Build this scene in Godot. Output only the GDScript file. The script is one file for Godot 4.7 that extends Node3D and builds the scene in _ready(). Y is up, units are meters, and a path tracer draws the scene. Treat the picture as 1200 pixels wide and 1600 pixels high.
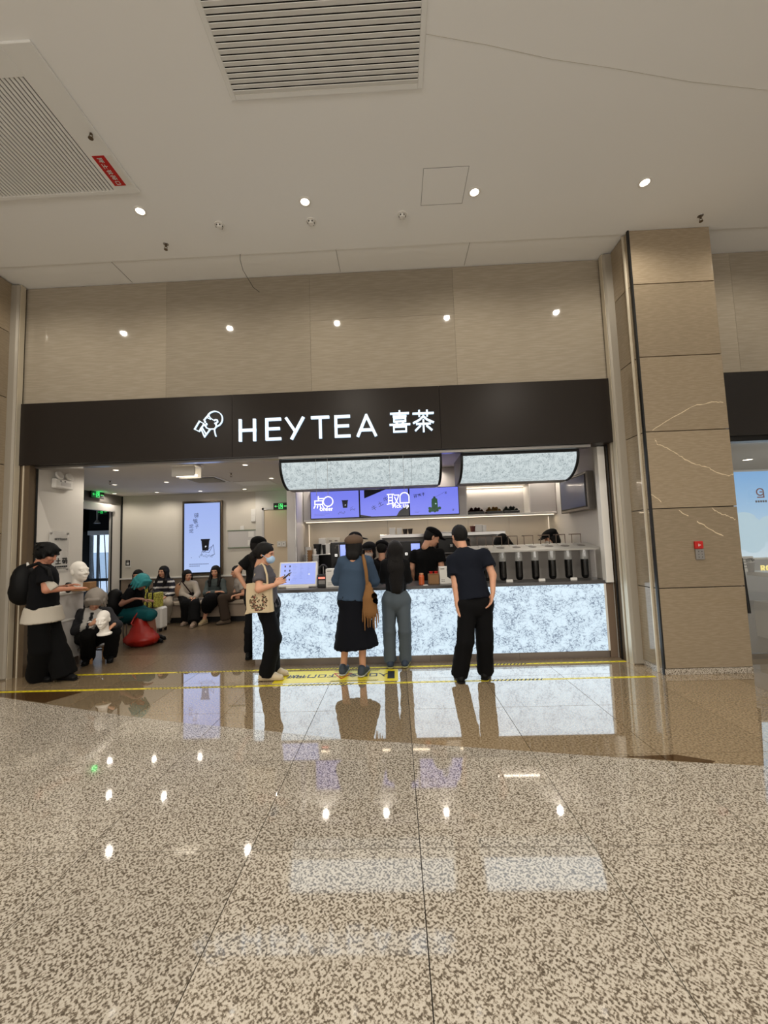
extends Node3D
# A tea shop in a mall: the hall in front, the lit counter and kitchen, the seating corner, the people.
# y is up, metres; the shop front stands at z = -5, the camera 5 m in front of it.

var mats := {}
var counts := {}
var rng := RandomNumberGenerator.new()

func _ready():
	rng.seed = 77
	setup_view()
	make_materials()
	build_hall()
	build_shop_shell()
	build_front()
	build_counter()
	build_kitchen()
	build_seating()
	build_neighbour_shop()
	build_people()
	build_small_things()

func setup_view():
	var cam := Camera3D.new()
	cam.name = "camera"
	cam.position = Vector3(0, 1.5, 0)
	cam.rotation = Vector3(0.076866, 0.027261, -0.033362)
	cam.keep_aspect = Camera3D.KEEP_HEIGHT
	cam.fov = rad_to_deg(2.0 * atan(800.0 / 632.0))
	cam.near = 0.05
	cam.far = 120.0
	add_child(cam)
	cam.current = true
	var env := Environment.new()
	env.background_mode = Environment.BG_COLOR
	env.background_color = Color(0.82, 0.9, 1.0)
	env.background_energy_multiplier = 1.7
	env.tonemap_mode = Environment.TONE_MAPPER_LINEAR
	env.tonemap_exposure = 1.0
	env.sdfgi_enabled = true
	env.ssao_enabled = true
	env.ssil_enabled = true
	var we := WorldEnvironment.new()
	we.name = "world"
	we.environment = env
	add_child(we)
	# the lit shop windows across the hall, behind the camera
	for i in 3:
		area(Vector3(-6.0 + i * 6.0, 1.9, 8.6), Vector2(4.6, 2.6), Vector3(0, 0, 0), Color(0.99, 0.98, 0.97), HALL_WINDOW)

const HALL_WINDOW := 10.0
const HALL_SPOT := 3.2
const SHOP_SPOT := 0.42

# ---------------------------------------------------------------- lights
func area(p: Vector3, size: Vector2, turn: Vector3, c: Color, e: float, host: Node3D = null):
	var a := AreaLight3D.new()
	a.name = "panel_light"
	a.area_size = size
	a.position = p
	a.rotation = turn
	a.light_color = c
	a.light_energy = e
	a.area_range = 30.0
	a.area_attenuation = 2.0
	a.shadow_enabled = true
	(host if host else self).add_child(a, true)
	return a

func spot(p: Vector3, c: Color, e: float, angle: float, size: float, host: Node3D = null):
	var s := SpotLight3D.new()
	s.name = "spot"
	s.position = p
	s.rotation.x = -PI / 2
	s.light_color = c
	s.light_energy = e
	s.spot_angle = angle
	s.spot_angle_attenuation = 0.6
	s.spot_range = 30.0
	s.spot_attenuation = 2.0
	s.light_size = size
	s.shadow_enabled = true
	(host if host else self).add_child(s, true)
	return s

# ---------------------------------------------------------------- naming
func numbered(called: String) -> String:
	var n: int = counts.get(called, 0)
	counts[called] = n + 1
	return called if n == 0 else "%s_%03d" % [called, n]

func thing(called: String, label: String, category: String, at := Vector3.ZERO, group := "") -> Node3D:
	var o := Node3D.new()
	o.name = numbered(called)
	o.position = at
	add_child(o)
	tag(o, label, category, group)
	return o

func tag(o: Node, label: String, category: String, group := ""):
	o.set_meta("label", label)
	o.set_meta("category", category)
	if group != "":
		o.set_meta("group", group)

func struct(called: String, m: Mesh, mat: Material, label := "") -> MeshInstance3D:
	var o := obj(called, m, mat, self)
	o.set_meta("kind", "structure")
	if label != "":
		o.set_meta("label", label)
		o.set_meta("category", "wall" if called.begins_with("wall") else called.get_slice("_", 0))
	return o

func obj(called: String, m: Mesh, mat: Material, parent: Node3D, at := Vector3.ZERO) -> MeshInstance3D:
	var o := MeshInstance3D.new()
	o.name = numbered(called) if parent == self else called
	o.mesh = m
	if mat:
		o.material_override = mat
	o.position = at
	parent.add_child(o, true)
	return o

func copy_of(src: Node3D, at: Vector3, label := "") -> Node3D:
	var c: Node3D = src.duplicate()
	var base: String = src.get_meta("stem")
	c.name = numbered(base)
	add_child(c)
	c.position = at
	if label != "":
		c.set_meta("label", label)
	return c

# ---------------------------------------------------------------- mesh helpers
func begin() -> SurfaceTool:
	var st := SurfaceTool.new()
	st.begin(Mesh.PRIMITIVE_TRIANGLES)
	return st

# texture coordinates laid in metres on the plane a face lies nearest to
func flat_uv(p: Vector3, n: Vector3) -> Vector2:
	if absf(n.y) > 0.6:
		return Vector2(p.x, p.z)
	return Vector2(p.z, -p.y) if absf(n.x) > absf(n.z) else Vector2(p.x, -p.y)

func tri(st: SurfaceTool, a: Vector3, b: Vector3, c: Vector3):
	var n := (c - a).cross(b - a).normalized()
	for p in [a, b, c]:
		st.set_normal(n)
		st.set_uv(flat_uv(p, n))
		st.add_vertex(p)

# corners clockwise as seen from outside; with fit, uv runs 0..1 from a (left top) to c (right bottom)
func quad(st: SurfaceTool, a: Vector3, b: Vector3, c: Vector3, d: Vector3, fit := false):
	var n := (c - a).cross(b - a).normalized()
	var uv := [Vector2(0, 0), Vector2(1, 0), Vector2(1, 1), Vector2(0, 1)]
	var p := [a, b, c, d]
	for i in [0, 1, 2, 0, 2, 3]:
		st.set_normal(n)
		st.set_uv(uv[i] if fit else flat_uv(p[i], n))
		st.add_vertex(p[i])

# a box with chamfered edges (ch = 0: sharp)
func box(st: SurfaceTool, c: Vector3, s: Vector3, ch := 0.0, b := Basis.IDENTITY):
	var h := s * 0.5
	var k := minf(ch, minf(h.x, minf(h.y, h.z)) * 0.9)
	for ax in 3:
		for sg in [-1.0, 1.0]:
			var u := (ax + 1) % 3
			var v := (ax + 2) % 3
			var q := []
			for e in [[-1, -1], [-1, 1], [1, 1], [1, -1]]:
				var p := Vector3.ZERO
				p[ax] = sg * h[ax]
				p[u] = e[0] * (h[u] - k)
				p[v] = e[1] * (h[v] - k)
				q.append(c + b * p)
			if sg > 0: quad(st, q[0], q[1], q[2], q[3])
			else: quad(st, q[3], q[2], q[1], q[0])
	if k <= 0.0:
		return
	for ax in 3:
		var u := (ax + 1) % 3
		var v := (ax + 2) % 3
		for su in [-1.0, 1.0]:
			for sv in [-1.0, 1.0]:
				var q := []
				for e in [[-1, 0], [1, 0], [1, 1], [-1, 1]]:
					var p := Vector3.ZERO
					p[ax] = e[0] * (h[ax] - k)
					p[u] = su * (h[u] - (k if e[1] == 1 else 0.0))
					p[v] = sv * (h[v] - (0.0 if e[1] == 1 else k))
					q.append(c + b * p)
				if su * sv < 0: quad(st, q[0], q[1], q[2], q[3])
				else: quad(st, q[3], q[2], q[1], q[0])
	for sx in [-1.0, 1.0]:
		for sy in [-1.0, 1.0]:
			for sz in [-1.0, 1.0]:
				var a := c + b * Vector3(sx * h.x, sy * (h.y - k), sz * (h.z - k))
				var d := c + b * Vector3(sx * (h.x - k), sy * h.y, sz * (h.z - k))
				var e := c + b * Vector3(sx * (h.x - k), sy * (h.y - k), sz * h.z)
				if sx * sy * sz > 0: tri(st, a, e, d)
				else: tri(st, a, d, e)

func box_mesh(s: Vector3, ch := 0.0, c := Vector3.ZERO) -> ArrayMesh:
	var st := begin()
	box(st, c, s, ch)
	return st.commit()

# a box given by its two corners
func slab(st: SurfaceTool, a: Vector3, b: Vector3, ch := 0.0):
	box(st, (a + b) * 0.5, (b - a).abs(), ch)

func slab_mesh(a: Vector3, b: Vector3, ch := 0.0) -> ArrayMesh:
	var st := begin()
	slab(st, a, b, ch)
	return st.commit()

# revolve a profile of (radius, height) round y
func lathe(st: SurfaceTool, prof: Array, seg := 20, t := Transform3D.IDENTITY):
	for i in prof.size() - 1:
		var p: Vector2 = prof[i]
		var q: Vector2 = prof[i + 1]
		var d := (q - p).normalized()
		var n := Vector2(d.y, -d.x)
		for k in seg:
			var a0 := TAU * k / seg
			var a1 := TAU * (k + 1) / seg
			var pts := [Vector3(cos(a0) * p.x, p.y, sin(a0) * p.x), Vector3(cos(a0) * q.x, q.y, sin(a0) * q.x), Vector3(cos(a1) * q.x, q.y, sin(a1) * q.x), Vector3(cos(a1) * p.x, p.y, sin(a1) * p.x)]
			var ns := [Vector3(cos(a0) * n.x, n.y, sin(a0) * n.x), Vector3(cos(a0) * n.x, n.y, sin(a0) * n.x), Vector3(cos(a1) * n.x, n.y, sin(a1) * n.x), Vector3(cos(a1) * n.x, n.y, sin(a1) * n.x)]
			for j in [0, 2, 1, 0, 3, 2]:
				st.set_normal((t.basis * ns[j]).normalized())
				st.set_uv(Vector2(float(k + (1 if j > 1 else 0)) / seg, p.y))
				st.add_vertex(t * pts[j])

func lathe_mesh(prof: Array, seg := 20) -> ArrayMesh:
	var st := begin()
	lathe(st, prof, seg)
	return st.commit()

# a round tube through points, radius per point
func tube(st: SurfaceTool, pts: Array, r: Variant, seg := 8):
	var rings := []
	var side := Vector3.ZERO
	for i in pts.size():
		var d: Vector3 = (pts[min(i + 1, pts.size() - 1)] - pts[max(i - 1, 0)]).normalized()
		if side == Vector3.ZERO:
			side = d.cross(Vector3.UP if absf(d.y) < 0.9 else Vector3.RIGHT).normalized()
		side = (side - d * side.dot(d)).normalized()
		var up := side.cross(d)
		var rr: float = r[i] if r is Array else r
		var ring := []
		for k in seg:
			var a := TAU * k / seg
			var n := side * cos(a) + up * sin(a)
			ring.append([pts[i] + n * rr, n])
		rings.append(ring)
	for i in pts.size() - 1:
		for k in seg:
			var k2 := (k + 1) % seg
			var q := [rings[i][k], rings[i][k2], rings[i + 1][k2], rings[i + 1][k]]
			for j in [0, 1, 2, 0, 2, 3]:
				st.set_normal(q[j][1])
				st.set_uv(Vector2(k, i))
				st.add_vertex(q[j][0])
	for e in [0, pts.size() - 1]:
		for k in seg:
			var a: Vector3 = rings[e][k][0]
			var b: Vector3 = rings[e][(k + 1) % seg][0]
			if e == 0: tri(st, pts[e], b, a)
			else: tri(st, pts[e], a, b)

# a flat shape in x, y (counter-clockwise or not), given depth towards -z, set by t
func prism(st: SurfaceTool, poly: PackedVector2Array, depth: float, t := Transform3D.IDENTITY):
	if Geometry2D.is_polygon_clockwise(poly):
		poly.reverse()
	var idx := Geometry2D.triangulate_polygon(poly)
	var o := Vector3(0, 0, -depth)
	for i in range(0, idx.size(), 3):
		var a := poly[idx[i]]
		var b := poly[idx[i + 1]]
		var c := poly[idx[i + 2]]
		if (b - a).cross(c - a) > 0:
			var s := b
			b = c
			c = s
		var A := Vector3(a.x, a.y, 0)
		var B := Vector3(b.x, b.y, 0)
		var C := Vector3(c.x, c.y, 0)
		tri(st, t * A, t * B, t * C)
		tri(st, t * (A + o), t * (C + o), t * (B + o))
	for i in poly.size():
		var p := Vector3(poly[i].x, poly[i].y, 0)
		var q2 := poly[(i + 1) % poly.size()]
		var q := Vector3(q2.x, q2.y, 0)
		quad(st, t * q, t * p, t * (p + o), t * (q + o))

func prism_mesh(poly: PackedVector2Array, depth: float, t := Transform3D.IDENTITY) -> ArrayMesh:
	var st := begin()
	prism(st, poly, depth, t)
	return st.commit()

# an ellipsoid
func ball(st: SurfaceTool, c: Vector3, r: Vector3, seg := 14, b := Basis.IDENTITY):
	var rows := int(seg / 2.0)
	for i in rows:
		for k in seg:
			var q := []
			for e in [[0, 0], [1, 0], [1, 1], [0, 1]]:
				var th: float = PI * (i + e[0]) / rows
				var ph: float = TAU * (k + e[1]) / seg
				var d := Vector3(sin(th) * cos(ph), cos(th), sin(th) * sin(ph))
				q.append([c + b * (d * r), (b * (d / r)).normalized()])
			for j in [0, 2, 1, 0, 3, 2]:
				st.set_normal(q[j][1])
				st.set_uv(Vector2(float(k) / seg, float(i) / rows))
				st.add_vertex(q[j][0])

# strokes: polylines in a text such as "1,9 9,9;5,10 5,8", drawn as flat bars of the given width and depth; every stroke becomes bars joined with round ends left out
func parse(text: String) -> Array:
	var out := []
	for s in text.split(";", false):
		var line := PackedVector2Array()
		for p in s.strip_edges().split(" ", false):
			var xy := p.split(",")
			line.append(Vector2(float(xy[0]), float(xy[1])))
		out.append(line)
	return out

func strokes(st: SurfaceTool, lines: Array, w: float, depth: float, t: Transform3D, scale := 1.0):
	for line in lines:
		if closed(line):
			# closed loops are laid bar by bar
			for i in line.size() - 1:
				var a: Vector2 = line[i] * scale
				var b: Vector2 = line[i + 1] * scale
				var d := (b - a).normalized() * w * 0.5
				var n := Vector2(-d.y, d.x)
				prism(st, PackedVector2Array([a - d * 0.9 - n, b + d * 0.9 - n, b + d * 0.9 + n, a - d * 0.9 + n]), depth, t)
			continue
		for poly in Geometry2D.offset_polyline(scaled(line, scale), w * 0.5, Geometry2D.JOIN_MITER, Geometry2D.END_SQUARE):
			if not Geometry2D.is_polygon_clockwise(poly):
				prism(st, poly, depth, t)

func closed(line: PackedVector2Array) -> bool:
	return line.size() > 3 and line[0].distance_to(line[line.size() - 1]) < 1e-4

func scaled(line: PackedVector2Array, k: float) -> PackedVector2Array:
	var out := PackedVector2Array()
	for p in line:
		out.append(p * k)
	return out

func arc(c: Vector2, r: float, a0: float, a1: float, n: int) -> PackedVector2Array:
	var out := PackedVector2Array()
	for i in n + 1:
		var a := deg_to_rad(lerpf(a0, a1, float(i) / n))
		out.append(c + Vector2(cos(a), sin(a)) * r)
	return out

const GLYPHS := {
	"xi": "1,9 9,9;5,10 5,7.7;2.2,7.7 7.8,7.7;2.4,6.8 7.6,6.8 7.6,5.3 2.4,5.3 2.4,6.8;3.3,4.9 3.8,4.1;6.7,4.9 6.2,4.1;0.6,3.8 9.4,3.8;2.2,2.8 7.8,2.8 7.8,0.5 2.2,0.5 2.2,2.8",
	"cha": "0.5,8.6 9.5,8.6;3.2,9.8 3.2,7.5;6.8,9.8 6.8,7.5;5,7.3 3.2,5.6 0.6,4.3;5,7.3 6.8,5.6 9.4,4.3;2,3.7 8,3.7;5,5.4 5,0.2;3.4,2.7 1.4,0.8;6.6,2.7 8.6,0.8",
	"dian": "4.6,10 4.6,6.6;4.6,8.4 8.8,8.4;1.6,6.5 8,6.5 8,3.5 1.6,3.5 1.6,6.5;1.8,2.4 0.8,0.5;4,2.4 3.6,0.6;6,2.4 6.4,0.6;8,2.4 9.2,0.5",
	"qu": "0.3,9 5.4,9;1.3,9 1.3,1.4;4.3,9 4.3,0;1.3,6.5 4.3,6.5;1.3,4.1 4.3,4.1;0.1,1.1 5.2,1.9;5.8,8.3 9.5,8.3 8.4,5 7,2.4 5.4,0.4;6.2,6.6 7.6,3 9.8,0.4",
	"ma": "0.3,9 4.4,9;2.4,9 1.6,6.6 0.3,4.6;1.5,5.2 4,5.2 4,1.4 1.5,1.4 1.5,5.2;5.2,9 8.6,9 8.2,5.4;5.8,9 5.6,5.4 9.4,5.4 9.2,1.2 8,0.6;5,3 8.4,3",
	"sui": "0.3,9 4.2,9;2.2,9 1.4,6.4 0.3,4.6;1.4,5 3.8,5 3.8,1.4 1.4,1.4 1.4,5;7.2,10 7.2,8.8;5,8.6 9.6,8.6;6.2,7.6 5.2,5;6,6.4 7,5.2;8.4,7.6 7.6,5;8.2,6.4 9.6,5;4.8,3.4 9.8,3.4;7.2,4.6 7.2,0",
	"yin": "2.4,10 0.3,6.6;2.4,9 4.2,7.4;1.2,6.6 3.8,6.6;0.8,4.4 4,4.4;2.4,6.6 2.4,1 4.2,2;5.4,9.4 9,9.4 9,5 5.4,5 5.4,9.4;5.4,7.2 9,7.2;5.4,5 5.4,0.4 7.2,1.4;6.6,4.6 9.8,0.4;9.2,3.6 7.8,2.6",
	"zi": "1.6,9 8.2,9 5.2,6.6;5.2,6.6 5.2,1 3.6,0.6;0.6,5 9.6,5",
	"tuo": "0.3,6.8 4,6.8;2.2,9.4 2.2,2.2;0.2,1.6 4.4,2.8;7,10 7,8.8;4.8,7 4.8,8.6 9.6,8.6 9.4,7;8.6,6.4 6,4.8;6,6.6 6,1.4 9.6,1.4 9.6,2.6",
	"ru": "4.4,9.6 5.4,8.4 4.4,5 0.8,0.8;5.2,7.6 7,3.6 9.6,0.8",
	"kou": "1.6,8.6 8.4,8.6 8.4,1.2 1.6,1.2 1.6,8.6",
	"men": "1.4,8.6 1.4,0.6;2.4,9.8 3.4,8.6;3.8,8.8 8.8,8.8 8.8,1 7.4,0.8",
	"xia": "0.6,8.8 9.4,8.8;4.8,8.8 4.8,0.4;5.4,6 7.8,4.4",
	"an": "5,10 5,9;1,7.2 1,8.8 9,8.8 9,7.2;4.4,7.6 2.4,3 8.6,0.6;7,5.2 5.4,2.2 1.4,0.6;0.6,5.2 9.4,5.2",
	"quan": "5,9.8 2.8,7.4 0.4,5.8;5,9.8 7.2,7.4 9.6,5.8;2.2,5.4 7.8,5.4;2.8,3 7.2,3;1,0.6 9,0.6;5,5.4 5,0.6",
	"tu": "5,9 5,1;1.6,5.4 8.4,5.4;0.4,0.8 9.6,0.8",
	"niu": "2.8,9 1.2,6.4;2,7.4 8.6,7.4;0.4,4.4 9.6,4.4;5.2,9.8 5.2,0.2",
	"hao": "2,9 1.6,6 4,1;0.4,6.6 4.4,6.6;4,6.6 0.6,0.8;5,8.6 9,8.6 7,6.4 7,0.8;5,4.6 9.6,4.6",
	"gan": "1,8.8 5,8.8;3,8.8 3,1;0.6,5.6 5,5.6;6,9 6,3;6,9 9.6,9 9.6,1;6,6 9.6,6;6,3.4 9.6,3.4",
	"person_out": "3.4,9.4 4.6,9.4 4.6,8.2 3.4,8.2 3.4,9.4;4,7.8 5,4.8 7,3;5,4.8 3,2.4 0.8,2.2;4.2,7.2 6.4,6 7.6,6.6;4.2,7.2 2,6.6 1.6,5",
}

func glyph(st: SurfaceTool, g: String, at: Vector3, size: float, w: float, depth: float, b := Basis.IDENTITY):
	strokes(st, parse(GLYPHS[g]), w, depth, Transform3D(b, at), size / 10.0)

func words_mesh(text: String, height: float, depth: float, bold := false) -> TextMesh:
	var m := TextMesh.new()
	var f := SystemFont.new()
	f.font_names = PackedStringArray(["Droid Sans"])
	f.font_weight = 700 if bold else 400
	m.text = text
	m.font = f
	m.font_size = 32
	m.pixel_size = height / 23.0
	m.depth = depth
	m.curve_step = 1.0
	return m

# ---------------------------------------------------------------- pictures for screens and posters
func ink_line(im: Image, a: Vector2, b: Vector2, w: float, c: Color):
	var n := int(a.distance_to(b) * 1.5) + 1
	var r := int(maxf(1.0, roundf(w)))
	for i in n + 1:
		var p := a.lerp(b, float(i) / n)
		im.fill_rect(Rect2i(int(p.x - r * 0.5), int(p.y - r * 0.5), r, r), c)

func ink_glyph(im: Image, g: String, at: Vector2, size: float, w: float, c: Color, tilt := 0.0):
	for line in parse(GLYPHS[g]):
		for i in line.size() - 1:
			var a := Vector2(line[i].x, 10.0 - line[i].y) * size / 10.0
			var b := Vector2(line[i + 1].x, 10.0 - line[i + 1].y) * size / 10.0
			ink_line(im, at + a.rotated(tilt), at + b.rotated(tilt), w, c)

func ink_poly(im: Image, poly: PackedVector2Array, c: Color):
	var r := Rect2(poly[0], Vector2.ZERO)
	for p in poly:
		r = r.expand(p)
	for y in range(maxi(0, int(r.position.y)), mini(im.get_height(), int(r.end.y) + 1)):
		for x in range(maxi(0, int(r.position.x)), mini(im.get_width(), int(r.end.x) + 1)):
			if Geometry2D.is_point_in_polygon(Vector2(x + 0.5, y + 0.5), poly):
				im.set_pixel(x, y, c)

func ink_disc(im: Image, p: Vector2, r: float, c: Color):
	for y in range(maxi(0, int(p.y - r)), mini(im.get_height(), int(p.y + r) + 1)):
		for x in range(maxi(0, int(p.x - r)), mini(im.get_width(), int(p.x + r) + 1)):
			if Vector2(x, y).distance_to(p) <= r:
				im.set_pixel(x, y, c)

# rows of tiny print: short dark marks
func ink_rows(im: Image, at: Vector2, n: int, step: float, h: float, c: Color):
	for i in n:
		im.fill_rect(Rect2i(int(at.x + i * step), int(at.y), int(maxf(1.0, step * 0.7)), int(h)), c)

# ---------------------------------------------------------------- materials
func ramp(stops: Array) -> Gradient:
	var g := Gradient.new()
	var o := PackedFloat32Array()
	var c := PackedColorArray()
	for s in stops:
		o.append(s[0])
		c.append(s[1])
	g.offsets = o
	g.colors = c
	return g

func noise_tex(size: int, freq: float, stops: Array, sd: int, kind := FastNoiseLite.TYPE_SIMPLEX_SMOOTH, fractal := FastNoiseLite.FRACTAL_FBM, oct := 4, warp := 0.0) -> NoiseTexture2D:
	var n := FastNoiseLite.new()
	n.seed = sd
	n.noise_type = kind
	n.frequency = freq
	n.fractal_type = fractal
	n.fractal_octaves = oct
	if warp > 0.0:
		n.domain_warp_enabled = true
		n.domain_warp_amplitude = warp
		n.domain_warp_frequency = freq * 1.2
	var t := NoiseTexture2D.new()
	t.width = size
	t.height = size
	t.seamless = true
	t.noise = n
	if not stops.is_empty():
		t.color_ramp = ramp(stops)
	return t

func plain(key: String, c: Color, rough := 0.6, metal := 0.0, spec := 0.5) -> StandardMaterial3D:
	if mats.has(key):
		return mats[key]
	var m := StandardMaterial3D.new()
	m.resource_name = key
	m.albedo_color = c
	m.roughness = rough
	m.metallic = metal
	m.metallic_specular = spec
	mats[key] = m
	return m

func glow(key: String, c: Color, e: float) -> StandardMaterial3D:
	if mats.has(key):
		return mats[key]
	var m := plain(key, Color(0.75, 0.75, 0.75), 0.35)
	m.emission_enabled = true
	m.emission = c
	m.emission_energy_multiplier = e
	return m

func world_tex(m: StandardMaterial3D, t: Texture2D, scale: Vector3, off := Vector3.ZERO):
	m.albedo_texture = t
	m.uv1_scale = scale
	m.uv1_offset = off

const RELIEF := 0.4
func relief(m: StandardMaterial3D, t: Texture2D, cm: float):
	m.heightmap_enabled = true
	m.heightmap_texture = t
	m.heightmap_scale = cm

func vein_tex(sd: int, light: Color, dark: Color, cloud: float) -> ImageTexture:
	var n := 768
	var pic := []
	for k in 3:
		var f := FastNoiseLite.new()
		f.seed = sd + k * 7
		f.noise_type = FastNoiseLite.TYPE_SIMPLEX
		f.frequency = [0.022, 0.036, 0.009][k]
		f.fractal_octaves = [3, 2, 4][k]
		f.domain_warp_enabled = true
		f.domain_warp_amplitude = [26.0, 18.0, 10.0][k]
		f.domain_warp_frequency = 0.035
		pic.append(f.get_seamless_image(n, n).get_data())
	var out := PackedByteArray()
	out.resize(n * n * 3)
	for i in n * n:
		var a: float = absf(pic[0][i] - 128.0)
		var b: float = absf(pic[1][i] - 122.0)
		var c: float = pic[2][i] / 255.0
		var m := clampf((c - 0.3) * 2.6, 0.0, 1.0)
		var t := maxf(1.0 - a / 15.0, 0.0) * (0.4 + 0.6 * m) + maxf(1.0 - b / 17.0, 0.0) * m
		t = clampf(t * 0.95 + m * 0.09 * cloud, 0.0, 1.0)
		var o := light.lerp(dark, t)
		out[i * 3] = int(o.r * 255)
		out[i * 3 + 1] = int(o.g * 255)
		out[i * 3 + 2] = int(o.b * 255)
	return ImageTexture.create_from_image(Image.create_from_data(n, n, false, Image.FORMAT_RGB8, out))

func make_materials():
	var granite := noise_tex(1024, 0.11, [[0.0, Color(0.27, 0.24, 0.21)], [0.3, Color(0.4, 0.365, 0.32)], [0.4, Color(0.5, 0.465, 0.42)], [0.47, Color(0.64, 0.605, 0.555)], [0.55, Color(0.76, 0.73, 0.685)], [0.68, Color(0.83, 0.805, 0.765)], [0.82, Color(0.75, 0.72, 0.675)], [1.0, Color(0.88, 0.86, 0.83)]], 5, FastNoiseLite.TYPE_VALUE_CUBIC, FastNoiseLite.FRACTAL_FBM, 4, 9.0)
	for i in 4:
		var m := plain("granite%d" % i, Color(0.955, 0.945, 0.93).darkened(0.025 * (i % 3)), 0.04, 0.0, 0.55)
		world_tex(m, granite, Vector3(1.45, 1.45, 1.0), Vector3(0.37 * i, 0.61 * i, 0))
	var beige := noise_tex(1024, 0.05, [[0.0, Color(0.42, 0.36, 0.28)], [0.35, Color(0.55, 0.48, 0.38)], [0.55, Color(0.62, 0.55, 0.45)], [1.0, Color(0.72, 0.66, 0.56)]], 9, FastNoiseLite.TYPE_SIMPLEX, FastNoiseLite.FRACTAL_FBM, 5)
	for i in 3:
		var m := plain("beige_floor%d" % i, Color(1.0, 0.985, 0.965).darkened(0.05 * i), 0.03, 0.0, 0.8)
		m.clearcoat_enabled = true
		m.clearcoat = 1.0
		m.clearcoat_roughness = 0.02
		world_tex(m, beige, Vector3(0.8, 0.8, 0.8), Vector3(0.29 * i, 0.43 * i, 0))
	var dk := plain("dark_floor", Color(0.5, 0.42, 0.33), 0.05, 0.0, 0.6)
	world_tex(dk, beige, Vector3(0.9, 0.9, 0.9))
	for i in 3:
		var m := plain("shop_floor%d" % i, Color(0.74, 0.72, 0.72).darkened(0.05 * i), 0.28, 0.0, 0.45)
		world_tex(m, beige, Vector3(0.45, 0.45, 0.45), Vector3(0.5 * i, 0.2 * i, 0))
	var stone := noise_tex(1024, 0.012, [[0.0, Color(0.572, 0.532, 0.468)], [0.4, Color(0.592, 0.552, 0.487)], [0.6, Color(0.604, 0.563, 0.5)], [1.0, Color(0.632, 0.594, 0.536)]], 21, FastNoiseLite.TYPE_SIMPLEX, FastNoiseLite.FRACTAL_FBM, 6)
	for i in 3:
		var m := plain("stone%d" % i, Color(1, 1, 1).darkened(0.03 * i), 0.05, 0.0, 0.4)
		world_tex(m, stone, Vector3(0.22, 2.6, 0.22), Vector3(0.31 * i, 0.47 * i, 0))
	for i in 3:
		var m := plain("pillar_stone%d" % i, Color(1.0, 0.965, 0.915).darkened(0.04 * i), 0.045, 0.0, 0.5)
		world_tex(m, stone, Vector3(0.5, 3.2, 0.5), Vector3(0.2 * i, 0.37 * i, 0))
	plain("vein", Color(0.84, 0.77, 0.65), 0.15)
	plain("faint_joint", Color(0.5, 0.45, 0.38), 0.8)
	plain("joint", Color(0.12, 0.09, 0.07), 0.8)
	plain("floor_joint", Color(0.24, 0.2, 0.15), 0.6)
	plain("ceiling", Color(0.925, 0.925, 0.92), 0.85)
	plain("white_wall", Color(0.83, 0.815, 0.79), 0.75)
	plain("cream_wall", Color(0.81, 0.785, 0.74), 0.75)
	plain("shop_ceiling", Color(0.86, 0.84, 0.81), 0.8)
	plain("grille_white", Color(0.9, 0.9, 0.89), 0.55)
	plain("grille_dark", Color(0.16, 0.15, 0.14), 0.9)
	plain("fascia", Color(0.15, 0.13, 0.117), 0.3, 0.15, 0.35)
	plain("dark_metal", Color(0.1, 0.1, 0.1), 0.4, 0.5)
	plain("steel", Color(0.62, 0.61, 0.6), 0.28, 1.0)
	plain("brushed", Color(0.52, 0.5, 0.48), 0.42, 0.85)
	plain("grey_post", Color(0.62, 0.59, 0.54), 0.4, 0.2)
	plain("light_trim", Color(0.82, 0.78, 0.7), 0.4, 0.3)
	plain("bronze_trim", Color(0.42, 0.36, 0.29), 0.35, 0.5)
	plain("black", Color(0.03, 0.03, 0.03), 0.45)
	plain("black_gloss", Color(0.02, 0.02, 0.022), 0.12)
	plain("white_plastic", Color(0.88, 0.87, 0.85), 0.4)
	plain("grey_plastic", Color(0.5, 0.49, 0.48), 0.5)
	plain("counter_top", Color(0.27, 0.26, 0.26), 0.3)
	plain("kick", Color(0.46, 0.42, 0.39), 0.35, 0.4)
	plain("brown_panel", Color(0.44, 0.37, 0.31), 0.5)
	plain("bench", Color(0.56, 0.5, 0.44), 0.6)
	plain("cabinet", Color(0.77, 0.755, 0.745), 0.45)
	plain("frosted", Color(0.78, 0.78, 0.77), 0.3)
	plain("splash", Color(0.82, 0.785, 0.73), 0.4)
	plain("red", Color(0.72, 0.09, 0.07), 0.5)
	plain("yellow_tape", Color(0.88, 0.8, 0.12), 0.35)
	plain("tape_black", Color(0.06, 0.06, 0.05), 0.5)
	plain("wood", Color(0.66, 0.48, 0.3), 0.5)
	plain("foam", Color(0.93, 0.91, 0.88), 0.7)
	plain("cardboard", Color(0.58, 0.44, 0.3), 0.8)
	var glass := plain("glass", Color(0.95, 0.97, 0.97, 0.08), 0.03)
	glass.transparency = BaseMaterial3D.TRANSPARENCY_ALPHA
	var clear := plain("clear_plastic", Color(0.9, 0.9, 0.9, 0.18), 0.1)
	clear.transparency = BaseMaterial3D.TRANSPARENCY_ALPHA
	# back-lit stone: pale blue-white with fine scratchy grey veins and soft clouds
	var lm := plain("light_stone", Color(0.25, 0.26, 0.28), 0.4)
	lm.emission_enabled = true
	lm.emission = Color.WHITE
	lm.emission_operator = BaseMaterial3D.EMISSION_OP_MULTIPLY
	lm.emission_texture = vein_tex(41, Color(0.87, 0.95, 1.0), Color(0.33, 0.4, 0.5), 1.0)
	lm.emission_energy_multiplier = 0.95
	lm.uv1_scale = Vector3(0.5, 0.62, 0.5)
	var lc: StandardMaterial3D = lm.duplicate()
	lc.resource_name = "canopy_stone"
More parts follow.
